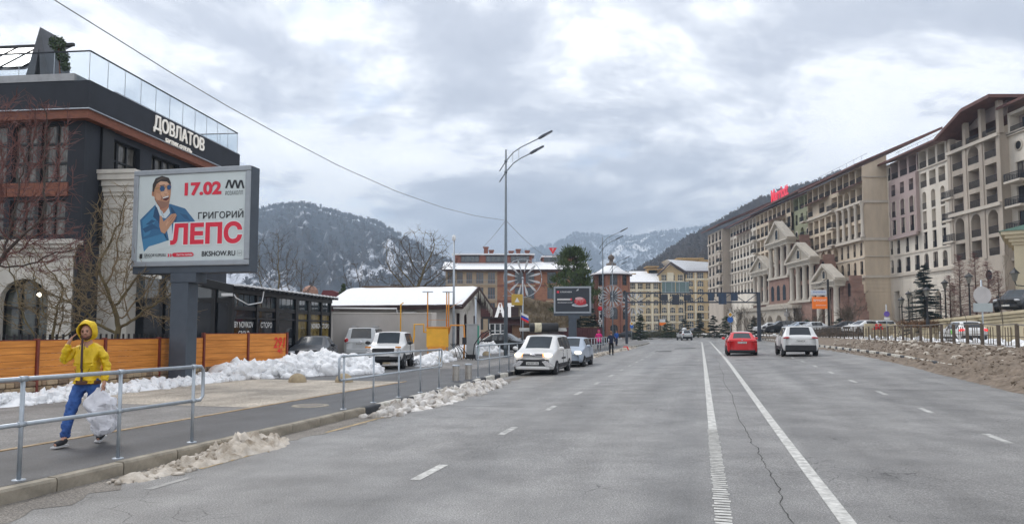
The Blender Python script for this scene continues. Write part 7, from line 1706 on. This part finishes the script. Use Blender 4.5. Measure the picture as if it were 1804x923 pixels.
q = G(607, 634, .15); tc_ = thing('traffic_cone', 'small red cone behind the snow heap near the saloon', 'cone', Vector((X(606, 34), 34, PZ))); MB().lathe([(.17, .03), (.05, .62), (.03, .64), (0, .64)], n=14).build('cone', MATS['barrier_red'], tc_); bevel(MB().box(-.2, .2, -.2, .2, 0, .04).build('base', rubber, tc_), .01); MB().lathe([(.125, .25), (.092, .40)], n=14).build('band', white, tc_)
# ================================================================== TREES AND SHRUBS
bark1 = pm('bark_olive', (.13, .10, .06), .9, .35, 5, bump=.5, bscale=20, col2=(.22, .18, .09)); bark2 = pm('bark_dark', (.075, .06, .05), .9, .35, 5, bump=.5, bscale=20)
twig_red = pm('twig_reddish', (.17, .075, .065), .85, .3, 4); twig_y = pm('twig_tan', (.26, .195, .11), .85, .35, 3); twig_d = pm('twig_dark', (.10, .08, .055), .9, .35, 3)
def bare_tree(name, label, loc, H, spread, seed, mats, trunk_r=.16, fork=.3, levels=5, kids=(3, 3, 3, 3, 3), droop=0.0, sides=(7, 5, 4, 3, 3, 3), lean=(0, 0), group=None, up=.35, lenf=.62, rmin=.006):
    rr = random.Random(seed); tr, tw = MB(), MB()
    t = thing(name, label, 'tree', loc, 0, group)
    def go(p, d, L, r, lv):
        n = 4 if lv < 3 else 3; pts = [p]; rs = [r]; q = p.copy(); dd = d.copy()
        for i in range(n):
            dd = (dd + Vector((rr.gauss(0, .16), rr.gauss(0, .16), rr.gauss(0, .12))) + Vector((0, 0, (up if lv < 3 else up * .4 - droop) * .12))).normalized()
            q = q + dd * (L / n); pts.append(q.copy()); rs.append(r * (1 - .5 * (i + 1) / n))
        (tr if lv < 2 else tw).tube(pts, rs, sides[min(lv, len(sides) - 1)], cap=False)
        if lv >= levels: return
        k = kids[min(lv, len(kids) - 1)]
        for c in range(k):
            f = rr.uniform(.35, 1.0) if c else 1.0
            i = min(n - 1, int(f * n)); b = pts[i].lerp(pts[i + 1], f * n - i) if i < n else pts[-1]
            ang = rr.uniform(.35, .95) * (1 if c else .5); az = rr.uniform(0, 2 * PI)
            o = dd.orthogonal().normalized(); o.rotate(Matrix.Rotation(az, 3, dd)); nd = (dd * math.cos(ang) + o * math.sin(ang) * spread).normalized()
            go(b, nd, L * lenf * rr.uniform(.75, 1.2), max(rmin, rs[i] * (.60 if c else .82)), lv + 1)
    go(Vector((0, 0, -.1)), Vector((lean[0], lean[1], 1)).normalized(), H * fork, trunk_r, 0)
    tr.build('trunk', mats[0], t); tw.build('crown', mats[1], t); return t
import numpy as np
def grown_tree(name, label, loc, trunk_h, crown, mats, n=900, step=.35, infl=2.2, kill=.6, seed=1, tip=.008, power=2.35, group=None, flat=0.0, wig=.10, twigs=2, twl=.5, start=(0, 0, 0), rmax=None):
    """space-colonised bare tree. crown: list of (cx, cy, cz, rx, ry, rz, weight) ellipsoids"""
    rs = np.random.RandomState(seed); A = []; tot = sum(c[6] for c in crown)
    for c in crown:
        k = int(n * c[6] / tot); d = rs.normal(size=(k, 3)); d /= np.linalg.norm(d, axis=1)[:, None]; r = rs.rand(k) ** (1 / 2.4); A.append(np.array(c[:3]) + d * r[:, None] * np.array(c[3:6]))
    A = np.vstack(A); pos = [np.array(start, float)]; par = [-1]; d0 = np.array([c[0:3] for c in crown]).mean(0) - pos[0]; d0[2] = abs(d0[2]); d0 /= np.linalg.norm(d0); d0 = d0 * .4 + np.array([0, 0, .8])
    while pos[-1][2] < trunk_h: pos.append(pos[-1] + d0 / np.linalg.norm(d0) * step + rs.normal(size=3) * step * wig * .6); par.append(len(pos) - 2)
    for it in range(140):
        Pn = np.array(pos); D = np.linalg.norm(A[:, None, :] - Pn[None, :, :], axis=2); near = D.argmin(1); dm = D[np.arange(len(A)), near]
        if it < 60 and (dm > infl).all(): sel = np.array([dm.argmin()])
        else: sel = np.where(dm < infl)[0]
        grow = {}
        for a in sel:
            v = A[a] - Pn[near[a]]; grow.setdefault(int(near[a]), []).append(v / np.linalg.norm(v))
        added = 0
        for k, vs in grow.items():
            d = np.mean(vs, 0); nn = np.linalg.norm(d)
            if nn < .12: continue
            d = d / nn + rs.normal(size=3) * wig + np.array([0, 0, -flat]); d /= np.linalg.norm(d); q = Pn[k] + d * step
            if np.min(np.linalg.norm(Pn - q, axis=1)) < step * .35: continue
            pos.append(q); par.append(k); added += 1
        Pn = np.array(pos); D = np.linalg.norm(A[:, None, :] - Pn[None, :, :], axis=2).min(1); A = A[D > kill]
        if len(A) == 0 or added == 0: break
    N = len(pos); kids = [[] for _ in range(N)]
    for i in range(1, N): kids[par[i]].append(i)
    rad_ = [0.0] * N
    for i in range(N - 1, -1, -1): rad_[i] = tip if not kids[i] else sum(rad_[k] ** power for k in kids[i]) ** (1 / power)
    if rmax: f = math.log(rmax / tip) / math.log(rad_[0] / tip); rad_ = [tip * (r / tip) ** f for r in rad_]
    t = thing(name, label, 'tree', loc, 0, group); tr, cr = MB(), MB(); stack = [0]
    thick = rad_[0] * .33
    while stack:
        i = stack.pop(); ch = [i] if par[i] < 0 else [par[i], i]
        while True:
            k = kids[ch[-1]]
            if not k: break
            b = max(k, key=lambda q: rad_[q]); stack += [q for q in k if q != b]; ch.append(b)
        if len(ch) > 1:
            r_ = [rad_[q] for q in ch]
            if par[i] >= 0: r_[0] = r_[1]
            big = max(r_) > thick; (tr if big else cr).tube([tuple(pos[q]) for q in ch], r_, 7 if big else (5 if max(r_) > 3 * tip else 3), cap=False)
    rr = random.Random(seed)
    for i in range(N):
        if rad_[i] < tip * 2.2 and i > 2:
            d = Vector(pos[i] - pos[par[i]]).normalized()
            for _ in range(twigs):
                e = (d + Vector((rr.gauss(0, .6), rr.gauss(0, .6), rr.gauss(.1, .5)))).normalized() * twl * rr.uniform(.4, 1.1); p = Vector(pos[i]); m_ = p + e * .5 + Vector((rr.gauss(0, .05), rr.gauss(0, .05), rr.gauss(0, .05))) * twl; cr.tube([p, m_, p + e], [tip * .8, tip * .65, tip * .45], 3, cap=False)
    tr.build('trunk', mats[0], t); cr.build('crown', mats[1], t); return t
q = P(200, 600, 24.6); grown_tree('bare_tree', 'bare spreading tree with olive trunk between orange fence and pavilion', (q.x, q.y, .1), 1.5, [(.3, 0, 3.6, 2.3, 1.4, 1.5, 3), (-1.6, -.3, 2.9, 1.6, 1.1, 1.2, 1.6), (.2, 0, 5.3, 1.2, 1.0, 1.3, 1), (2.0, -.4, 2.6, .9, .8, .9, .5)], (bark1, twig_y), 1700, .19, 1.5, .29, 5, .0095, 2.3, wig=.18, twigs=3, twl=.40, flat=.03)
q = P(-75, 600, 21.5); grown_tree('bare_tree', 'reddish twigged bare tree leaning in at the left edge', (q.x, q.y, .1), 2.2, [(1.2, 0, 6.2, 2.0, 1.6, 2.6, 3), (2.2, 0, 4.2, 1.6, 1.2, 1.0, 1), (1.6, .2, 7.6, 1.5, 1.2, 1.2, 1)], (bark2, twig_red), 1700, .22, 1.8, .32, 9, .009, 2.35, wig=.17, twigs=4, twl=.42)
q = P(85, 600, 24.0); grown_tree('bare_tree', 'low bare tree with thin pale limbs before the arched window', (q.x, q.y, .1), .7, [(.2, 0, 2.5, 1.9, 1.0, 1.2, 2), (-1.2, 0, 4.0, 1.2, .8, 1.2, .8)], (bark1, twig_y), 800, .2, 1.4, .30, 13, .009, 2.35, wig=.16, twigs=2, twl=.36)
gb_ = 'bare trees behind the bungalow'
q = P(735, 600, 74); zt_ = P(735, 396, 74).z
grown_tree('bare_tree', 'largest bare tree, its broad crown rising above the bungalow roof', (q.x, q.y, 0), 2.6, [(0, 0, zt_ - 3.6, 4.2, 3.4, 3.5, 3), (-1.6, 0, zt_ - 5.4, 2.8, 2.4, 2.2, 1), (2.0, 0, zt_ - 5.0, 2.6, 2.4, 2.4, 1)], (bark1, twig_d), 1400, .42, 2.6, .56, 4, .017, 2.05, gb_, wig=.12, twigs=2, twl=.7)
q = P(482, 600, 66); zt_ = P(482, 400, 66).z
grown_tree('bare_tree', 'bare tree just right of the concert billboard', (q.x, q.y, 0), 3.0, [(0, 0, zt_ - 3.4, 2.4, 2.2, 3.4, 3), (.8, 0, zt_ - 6, 2.3, 1.8, 1.8, 1)], (bark1, twig_d), 800, .40, 2.4, .60, 14, .015, 2.1, gb_, wig=.12, twigs=2, twl=.6)
q = P(628, 600, 80); zt_ = P(628, 455, 80).z
grown_tree('bare_tree', 'small dark bare tree behind the left end of the bungalow', (q.x, q.y, 0), 3.4, [(0, 0, zt_ - 2.4, 1.9, 1.8, 2.3, 1)], (bark2, twig_d), 360, .42, 2.4, .62, 27, .017, 2.1, gb_, wig=.14, twigs=2, twl=.6)
q = P(528, 600, 92); zt_ = P(528, 452, 92).z
grown_tree('bare_tree', 'far bare tree above the pavilion roof end', (q.x, q.y, 0), 3.4, [(0, 0, zt_ - 3, 2.6, 2.4, 2.8, 1)], (bark2, twig_d), 380, .5, 2.8, .75, 44, .017, 2.1, gb_, wig=.14, twigs=2, twl=.7)
leaf_g = pm('ivy_green', (.035, .065, .022), .7, .5, 3, col2=(.08, .12, .04))
q = P(602, 600, 78); iv = thing('ivy_column', 'narrow dark green ivy-covered stump beside the small bare tree', 'plant', (q.x, q.y, 0)); b = MB(); rr = random.Random(2); zt_ = P(602, 500, 78).z
for k in range(12): leafball(b, (rr.uniform(-.2, .2), 0, zt_ * (.35 + .62 * k / 11)), .55 - .03 * k, 90, .12, rr)
b.build('foliage', leaf_g, iv); MB().tube([(0, 0, 0), (0, 0, zt_ - .4)], [.2, .1], 6).build('trunk', bark2, iv)
def conifer(name, label, loc, H, W, seed, mat, dens=1.0, irregular=0.0, drop=.25, z0=.06, group=None, tier=.30, tuft=.16):
    rr = random.Random(seed); t = thing(name, label, 'tree', loc, 0, group); tr, cr = MB(), MB()
    tr.tube([(0, 0, 0), (0, 0, H * .5), (0, 0, H)], [H * .022, H * .014, .012], 7); z = H * z0
    while z < H * .99:
        f = 1 - z / H; L0 = W / 2 * (f ** .8) * 1.05 + .08
        nb = int((5 + 6 * f) * dens)
        for k in range(nb):
            a = rr.uniform(0, 2 * PI); L = L0 * rr.uniform(.7, 1.1) * (1 + irregular * rr.uniform(-.7, .5)); zz_ = z + rr.uniform(-.5, .5) * tier
            d = Vector((math.cos(a), math.sin(a), -drop * f + .12 + irregular * rr.uniform(-.1, .45))); tip = Vector((0, 0, zz_)) + d * L
            tr.tube([(0, 0, zz_), tuple(tip)], [.02 + .012 * f, .006], 3, cap=False)
            n = max(3, int(L / tuft * 2.2))
            for i in range(n):
                s = (i + rr.random()) / n; s = .15 + .88 * s; c = Vector((0, 0, zz_)) + d * L * s; side = Vector((-d.y, d.x, 0)); w = tuft * (1.25 - .75 * s) * 1.5
                for e in (-1, 1):
                    q1 = c + side * e * w * rr.uniform(.6, 1.2) + d.normalized() * tuft * rr.uniform(.2, .9) + Vector((0, 0, rr.uniform(-.35, .25) * tuft)); hw2 = Vector((0, 0, 1)) * tuft * .16 + d.normalized() * tuft * .22
                    cr.quad(c - hw2, q1 - hw2 * .5, q1 + hw2 * .5, c + hw2)
                    q2 = c + Vector((0, 0, tuft * rr.uniform(.3, .8))) + d.normalized() * tuft * rr.uniform(0, .6) + side * e * w * .3; cr.quad(c - side * tuft * .14, c + side * tuft * .14, q2)
        z += tier * (.75 + .5 * f)
    tr.build('trunk', bark2, t); cr.build('crown', mat, t); return t
spr = pm('spruce_blue', (.025, .045, .048), .8, .5, 3, col2=(.055, .085, .085)); pin = pm('pine_green', (.03, .052, .022), .8, .55, 1.6, col2=(.075, .11, .045)); pin_l = pm('pine_fresh', (.05, .085, .028), .8, .55, 1.2, col2=(.12, .17, .06)); pin2 = pm('conifer_dark', (.018, .032, .022), .8, .5, 1.5, col2=(.04, .06, .04))
def clump_pine(name, label, loc, H, W, seed, mat):
    rr = random.Random(seed); t = thing(name, label, 'tree', loc); tr, cr = MB(), MB(); tr.tube([(0, 0, 0), (.1, 0, H * .5), (0, 0, H * .97)], [.28, .17, .03], 8)
    for k in range(95):
        f = rr.random() ** .8; z = H * (.30 + .68 * f); wmax = W / 2 * (1 - f) ** .55 * (1.0 if f > .12 else .75) + .3; a = rr.uniform(0, 2 * PI); r = wmax * rr.uniform(.35, 1.05)
        c = Vector((math.cos(a) * r, math.sin(a) * r, z + .12 * r)); tr.tube([(0, 0, z - .25 * r), tuple(c * Vector((.5, .5, 1)) - Vector((0, 0, .05 * r)) * Vector((1, 1, 1))), tuple(c)], [.06, .04, .02], 4, cap=False)
        cs = rr.uniform(.38, .75)
        for _ in range(70):
            p = c + Vector((rr.gauss(0, .5), rr.gauss(0, .5), rr.gauss(0, .28))) * cs; d = (p - c) * .5 + Vector((rr.gauss(0, .15), rr.gauss(0, .15), .38)); d = d.normalized() * rr.uniform(.22, .42); s_ = d.cross(Vector((rr.uniform(-1, 1), rr.uniform(-1, 1), rr.uniform(-1, 1)))).normalized() * .05
            cr.quad(p - s_, p + s_, p + d + s_ * .4, p + d - s_ * .4)
    tr.build('trunk', bark2, t); cr.build('crown', mat, t)
q = P(1012, 600, 84); clump_pine('pine_tree', 'tall ragged green pine standing behind the dessert billboard', (q.x, q.y, .2), P(1014, 440, 84).z, 6.6, 3, pin_l)
q = P(1632, 600, 66); conifer('spruce_tree', 'dark blue-green spruce in front of the hotel wall', (q.x, q.y, 1.6), P(1632, 466, 66).z - 1.6, 3.9, 5, spr, 1.2, .12, .35, .05, tier=.30, tuft=.2)
gc_ = 'small conifers at the far bend'
for k, (px, Y, pyt, W_, lb_) in enumerate(((1177, 140, 566, 3.6, 'dark conifer at the bend under the orange far sign'), (1206, 142, 563, 4.2, 'dark conifer left of the far white suv'), (1258, 136, 557, 3.4, 'dark conifer left of the yellow diamond sign'), (1279, 138, 556, 3.2, 'dark conifer behind the yellow diamond sign'), (1330, 124, 558, 3.2, 'dark conifer beside the right gantry post'), (1232, 150, 553, 2.8, 'slim violet-brown conifer before the yellow hotel'), (1128, 130, 553, 4.0, 'blue-green conifer behind the far petal wheel'), (1041, 100, 545, 5.0, 'low dark conifer behind the maroon wall'), (1018, 104, 549, 4.6, 'low dark conifer right of the dessert billboard post'), (1425, 100, 565, 2.6, 'small conifer left of the orange sign post'), (1478, 92, 560, 2.8, 'small conifer right of the orange sign post'))):
    q = P(px, 590, Y); zg = .3 if px < 1130 else .8; conifer('small_conifer', lb_, (q.x, q.y, zg), P(px, pyt, Y).z - zg, W_, 50 + k, pin2 if k % 3 else pin, .8, .2, .2, .03, gc_, .42, .34)
# bare larches on the right terrace
for k, (px, Y, pyt, lb_) in enumerate(((1694, 64, 450, 'left tall bare brown larch before the hotel tower'), (1722, 66, 446, 'middle bare brown larch before the hotel tower'), (1744, 63, 462, 'right bare brown larch next to the round sign'), (1676, 68, 486, 'short bare brown larch beside the spruce'), (1762, 66, 478, 'short bare brown larch by the yellow pavilion'))):
    q = P(px, 585, Y); t = thing('larch_tree', lb_, 'tree', (q.x, q.y, 2.2), 0, 'bare larches on the hotel terrace'); H = P(px, pyt, Y).z - 2.2; rr = random.Random(k + 70); tr, cr = MB(), MB(); tr.tube([(0, 0, 0), (.03, 0, H)], [.09, .012], 6)
    z = .5
    while z < H:
        f = 1 - z / H
        for _ in range(5):
            a = rr.uniform(0, 2 * PI); L = (1.35 * f ** .7 + .2) * rr.uniform(.6, 1.1); d = Vector((math.cos(a), math.sin(a), rr.uniform(.05, .4))); o = Vector((0, 0, z + rr.uniform(-.1, .1))); cr.tube([o, o + d * L * .6, o + d * L + Vector((0, 0, .12 * L))], [.016, .010, .004], 3, cap=False)
            for i in range(6): s = rr.uniform(.25, 1); c = o + d * L * s; e = Vector((rr.uniform(-1, 1), rr.uniform(-1, 1), rr.uniform(-.3, .7))).normalized() * .34 * rr.uniform(.5, 1); cr.tube([c, c + e], [.008, .004], 3, cap=False)
        z += .17
    tr.build('trunk', bark2, t); cr.build('crown', twig_red, t)
# bare trees in front of the hotel entrance and along the bend
gh_ = 'bare trees in front of the grand hotel'
for k, (px, Y, pyt, lb_) in enumerate(((1318, 118, 538, 'bare tree left of the right gantry post'), (1300, 126, 545, 'bare tree before the stone arcade, left'), (1352, 114, 543, 'bare tree before the stone arcade, middle'), (1398, 108, 540, 'bare tree before the brick entrance'), (1440, 100, 545, 'bare tree under the orange sign'), (1495, 92, 532, 'bare tree before the beige end wall'), (1420, 104, 550, 'short bare tree right of the brick entrance'), (1512, 88, 520, 'thin bare tree right of the stepped brick wall'))):
    q = P(px, 590, Y); bare_tree('street_tree', lb_, (q.x, q.y, .8), P(px, pyt, Y).z * 1.05, .8, 90 + k, (bark2, twig_d), .07, .36, 4, (5, 4, 4, 3), 0, (5, 4, 3, 3, 3), group=gh_, up=.6, lenf=.68, rmin=.018)
for k, (px, Y, pyt, lb_) in enumerate(((1598, 47, 500, 'thin staked sapling before the spruce'), (1658, 44, 470, 'thin sapling left of the white hatchback'), (1706, 41, 480, 'thin sapling over the white hatchback'), (1765, 38, 430, 'tall thin sapling right of the round sign'), (1574, 52, 520, 'thin sapling near the violet sign'), (1617, 46, 515, 'thin sapling right of the logo board'))):
    q = P(px, 590, Y); bare_tree('sapling', lb_, (q.x, q.y, .7), P(px, pyt, Y).z * .95, .45, 120 + k, (bark2, twig_d), .022, .55, 3, (3, 3, 2), 0, (5, 3, 3, 3), group='young saplings along the right fence', up=.9, lenf=.5)
# brown brush on the bank under the brick hotel; hedge; clipped brown bushes
def brush(name, label, x0, x1, y0, y1, zf, n, h, mat, seed):
    rr = random.Random(seed); b = MB()
    for _ in range(n):
        x, y = rr.uniform(x0, x1), rr.uniform(y0, y1); z = zf(x, y); 
        for k in range(5):
            d = Vector((rr.gauss(0, .5), rr.gauss(0, .5), rr.uniform(.5, 1.1))) * h * rr.uniform(.6, 1.1); p = Vector((x, y, z)); m_ = p + d * .5 + Vector((rr.gauss(0, .12), rr.gauss(0, .12), .1)) * h
            b.tube([p, m_, p + d], [.03 * h, .02 * h, .008 * h], 3, cap=False); b.tube([m_, m_ + Vector((rr.gauss(0, .4), rr.gauss(0, .4), .4)) * h * .6], [.014 * h, .005 * h], 3, cap=False)
    o = struct(b.build(name, mat), 'stuff'); o['label'] = label; o['category'] = 'shrubs'
qa, qb = P(905, 600, 112), P(1062, 600, 112)
brush('undergrowth', 'dry brown brush covering the bank behind the dessert billboard', qa.x, qb.x, 106, 129, lambda x, y: max(.1, .1 + (y - 118) / 12 * 8.3 * (1 - .45 * (x - qa.x) / (qb.x - qa.x))) if y > 118 else .1, 1500, 1.15, pm('twig_brush', (.20, .15, .08), .9, .4, 1.0), 6)
qa2 = P(1640, 580, 62); brush('undergrowth', 'low russet hedge at the foot of the larches', X(1600, 61), X(1790, 61), 60.5, 62.5, lambda x, y: 2.1, 240, .75, pm('hedge_russet', (.17, .09, .045), .9, .4, 2), 9)
brush('undergrowth', 'scrubby dark bushes along the hotel forecourt', X(1400, 98), X(1520, 98), 95, 99, lambda x, y: .8, 120, .9, twig_d, 12)
qa3 = P(1140, 590, 145); brush('undergrowth', 'grey-green shrubs below the yellow hotel', X(1135, 150), X(1225, 150), 146, 154, lambda x, y: .5, 200, 1.6, pm('shrub_greygreen', (.10, .10, .06), .9, .4, 1), 13)
# maroon fence beside the bank
a, c = P(965, 600, 88), P(1066, 600, 96); mw = thing('maroon_wall', 'dark maroon board wall behind the far pedestrians', 'wall', (a.x, a.y, .15), math.atan2(c.y - a.y, c.x - a.x)); L_ = (Vector((c.x, c.y)) - Vector((a.x, a.y))).length
for k in range(int(L_ / .5)): MB().box(k * .5 + .01, k * .5 + .49, -.02 - .01 * (k % 2), .05, 0, 2.1).build('board', pm('maroon_boards', (.09, .028, .032), .7, .25, 2), mw)
# ================================================================== SNOW
def pile(name, label, path, seed, mat=snow, clods=200, cs=(.06, .22), zg=PZ, nseg=8, rough=.35, lump=2.2):
    """path: (x, y, half width, height)"""
    rr = random.Random(seed); b = MB(); pts = []
    for (a, c) in zip(path, path[1:]):
        n = max(2, int(math.hypot(c[0] - a[0], c[1] - a[1]) / .09))
        for i in range(n): pts.append([a[k] + (c[k] - a[k]) * i / n for k in range(4)])
    pts.append(list(path[-1])); m = 16
    def nrm(i):
        p, q = pts[max(0, i - 3)], pts[min(len(pts) - 1, i + 3)]; d = Vector((q[0] - p[0], q[1] - p[1], 0)).normalized(); return Vector((-d.y, d.x, 0))
    for i, (x, y, w, h) in enumerate(pts):
        nn = nrm(i); e = min(1, i / 5, (len(pts) - 1 - i) / 5); w2 = w * (1 + .25 * fbm(x * 1.3, y * 1.3, seed))
        for j in range(m + 1):
            s = -1 + 2 * j / m; px_, py_ = x + nn.x * s * w2, y + nn.y * s * w2
            pr = max(0, 1 - abs(s) ** 2.2); f = abs(fbm(px_ * lump, py_ * lump, seed, 4)); f2 = abs(fbm(px_ * 6, py_ * 6, seed + 3, 3))
            b.v.append((px_, py_, zg - .02 + (h * pr * (1 - rough + rough * 2.2 * f) + .10 * f2 * min(1, pr * 3)) * e))
    n = m + 1
    for i in range(len(pts) - 1):
        for j in range(m): b.f.append((i * n + j, (i + 1) * n + j, (i + 1) * n + j + 1, i * n + j + 1)); b.sm.append(True)
    for k in range(clods):
        i = rr.randrange(2, len(pts) - 2); x, y, w, h = pts[i]; s = max(-1.15, min(1.15, rr.gauss(0, .55))); nn = nrm(i); r = rr.uniform(*cs) * (1 if rr.random() < .8 else 1.4)
        z = zg + h * max(0, 1 - abs(s) ** 2.2) * (.85 if h > .3 else .7) + r * .05
        b.lump((x + nn.x * s * w, y + nn.y * s * w, z), r * 1.15, seed * 1000 + k, 2 if r > .05 else 1)
    o = struct(b.build(name, mat), 'stuff'); o['label'] = label; o['category'] = 'snow'; return o
def off(p, d, s): return (p.x + d.x * s, p.y + d.y * s)
d1 = (fb - fa).normalized(); n1_ = Vector((d1.y, -d1.x, 0))
pth = []
for k, (w, h) in enumerate(((.55, .2), (.6, .22), (.62, .18), (.68, .34), (.5, .14), (.6, .24), (.5, .14), (.55, .2), (.55, .24), (.5, .2))):
    p = fa.lerp(fb, k / 9); pth.append((*off(p, n1_, .78), w, h))
pile('snow_bank', 'bank of white snow along the foot of the orange fence', pth, 11, clods=620, cs=(.04, .13))
d2_ = (fc - fb).normalized(); n2_ = Vector((d2_.y, -d2_.x, 0))
pth = [(*off(fb, n2_, .7), .55, .30), (*off(fb.lerp(fc, .35), n2_, .8), .7, .42), (*off(fb.lerp(fc, .65), n2_, 1.0), .9, .5), (*off(fc, n2_, 1.1), 1.2, .72), (*off(fc + d2_ * .8, n2_, 1.4), 1.4, .80), (*off(fc + d2_ * 1.6, n2_, 1.7), 1.3, .62), (*off(fc + d2_ * 2.4, n2_, 2.0), 1.0, .4), (*off(fc + d2_ * 2.9, n2_, 2.2), .5, .2)]
pile('snow_heap', 'large heap of shovelled white snow at the end of the orange fence', pth, 12, clods=900, cs=(.06, .24))
def gpath(pts, h=PZ): return [(G(a, b, h).x, G(a, b, h).y, w, hh) for a, b, w, hh in pts]
pile('snow_bank', 'snow pile around the gas cabinet hoses', gpath([(738, 646, .3, .2), (760, 640, .5, .4), (782, 634, .7, .55), (796, 634, .3, .2)]), 13, clods=160, cs=(.06, .2))
pile('snow_bank', 'white snow bank from the switch cabinet to the tall lamp', gpath([(798, 632, .4, .3), (820, 627, .8, .7), (850, 622, .8, .7), (880, 618, .8, .75), (905, 615, .8, .8), (935, 611, .8, .7), (958, 606, .7, .4)]), 14, clods=420, cs=(.08, .26))
pile('snow_bank', 'snow strip beside the maroon wall', gpath([(985, 607, .8, .5), (1015, 603, .8, .6), (1045, 601, .7, .5), (1075, 599, .6, .4), (1092, 597, .4, .2)]), 15, clods=160, cs=(.1, .25))
pile('snow_bank', 'flat old snow in front of the white suv', gpath([(560, 640, .5, .10), (600, 637, .8, .14), (640, 640, .6, .12), (660, 642, .3, .06)]), 16, clods=60, cs=(.05, .15))
pile('snow_bank', 'snow ridge under the boxy off-roader', gpath([(700, 640, .4, .1), (735, 636, .7, .28), (765, 636, .5, .18), (790, 633, .3, .1)]), 17, clods=80, cs=(.05, .16))
# dirty snow in the gutter along the left kerb
def kpath(pts): return [(*R0(u, v), w, h) for u, v, w, h in pts]
pile('gutter_snow', 'brownish slush ridge in the gutter by the nearest railing', kpath([(-6.80, 7.3, .18, .03), (-6.75, 8.2, .30, .05), (-6.78, 9.2, .36, .10), (-6.80, 10.1, .46, .20), (-6.85, 10.8, .40, .16), (-6.95, 11.4, .15, .05)]), 18, dsnow, 70, (.012, .05), 0.0, rough=.8, lump=6)
pile('gutter_snow', 'lumpy off-white snow ridge in the gutter below the middle railing', kpath([(-6.65, 14.3, .2, .03), (-6.70, 15.5, .45, .10), (-6.65, 17.0, .6, .10), (-6.70, 18.8, .62, .15), (-6.72, 20.5, .56, .22), (-6.68, 22.2, .45, .24), (-6.75, 23.8, .35, .14), (-6.85, 25.2, .2, .05)]), 19, pm('old_snow', (.36, .30, .235), .8, .3, 3, bump=.8, bscale=16, col2=(.82, .80, .77)), 190, (.02, .13), 0.0, rough=.8, lump=5)
pile('gutter_snow', 'small slush lumps in the gutter behind the parked van', kpath([(-7.2, 41, .2, .04), (-7.25, 45, .25, .10), (-7.25, 50, .25, .12), (-7.25, 56, .25, .10), (-7.25, 62, .3, .14), (-6.9, 70, .3, .12), (-6.9, 80, .3, .12)]), 20, dsnow, 220, (.04, .14), 0.0)
# grit film along the left gutter and small debris
grit = asphalt('gutter_grit', .17, .8, .1, 40, False, (1.10, .99, .86))
b = MB(); pr = None; v = 5.0
while v < 34:
    w = .30 + .55 * abs(fbm(v * 1.3, 3, 3)) + .30 * smooth(10, 13, v) * (1 - smooth(24, 28, v)); c = (R(-7.10, v, .0035), R(-7.1 + w, v, .0035))
    if pr: b.quad(pr[0], pr[1], c[1], c[0])
    pr = c; v += .25
b.build('gutter_film', grit, road)
# clods on the right verge
b = MB(); rr = random.Random(4)
for k in range(3200):
    v = 14 + 46 * rr.random() ** 1.4; u = 8.3 + rr.random() ** .8 * 4.6; r = rr.uniform(.015, .06); p = R(u, v); b.lump((p.x, p.y, p.z + max(0, vz(u, v)) + r * .1), r * 1.3, k, 1)
o = struct(b.build('dirt_clods', sand), 'stuff'); o['label'] = 'clods of sandy grit strewn over the right verge'; o['category'] = 'dirt'
b = MB()
for k in range(260):
    v = 24 + 60 * rr.random(); u = 14.2 + rr.random() * 7; r = rr.uniform(.05, .3); p = R(u, v); b.lump((p.x, p.y, p.z + .28), r * 1.3, k, 2)
o = struct(b.build('snow_clods', snow), 'stuff'); o['label'] = 'white snow lumps on the strip behind the right fence'; o['category'] = 'snow'
b = MB()
for k in range(90):
    v = 18 + 50 * rr.random(); u = 9.6 + rr.random() * 3.2; r = rr.uniform(.04, .16); p = R(u, v); b.lump((p.x, p.y, p.z + vz(u, v)), r * 1.4, k + 500, 2)
o = struct(b.build('snow_remnants', dsnow), 'stuff'); o['label'] = 'dirty snow remnants melting on the right verge'; o['category'] = 'snow'
# ================================================================== AIR
hz = bpy.data.materials.new('haze_air'); hz.use_nodes = True; t_ = hz.node_tree; t_.nodes.remove(t_.nodes['Principled BSDF']); vp = t_.nodes.new('ShaderNodeVolumePrincipled'); vp.inputs['Color'].default_value = (.60, .77, .985, 1); vp.inputs['Density'].default_value = .00038; vp.inputs['Anisotropy'].default_value = .2
t_.links.new(vp.outputs[0], t_.nodes['Material Output'].inputs['Volume'])
hb_ = struct(MB().box(-2600, 2600, -300, 3900, -1.4, 580).build('haze', hz), 'stuff')
bpy.data.scenes.remove(TMP)
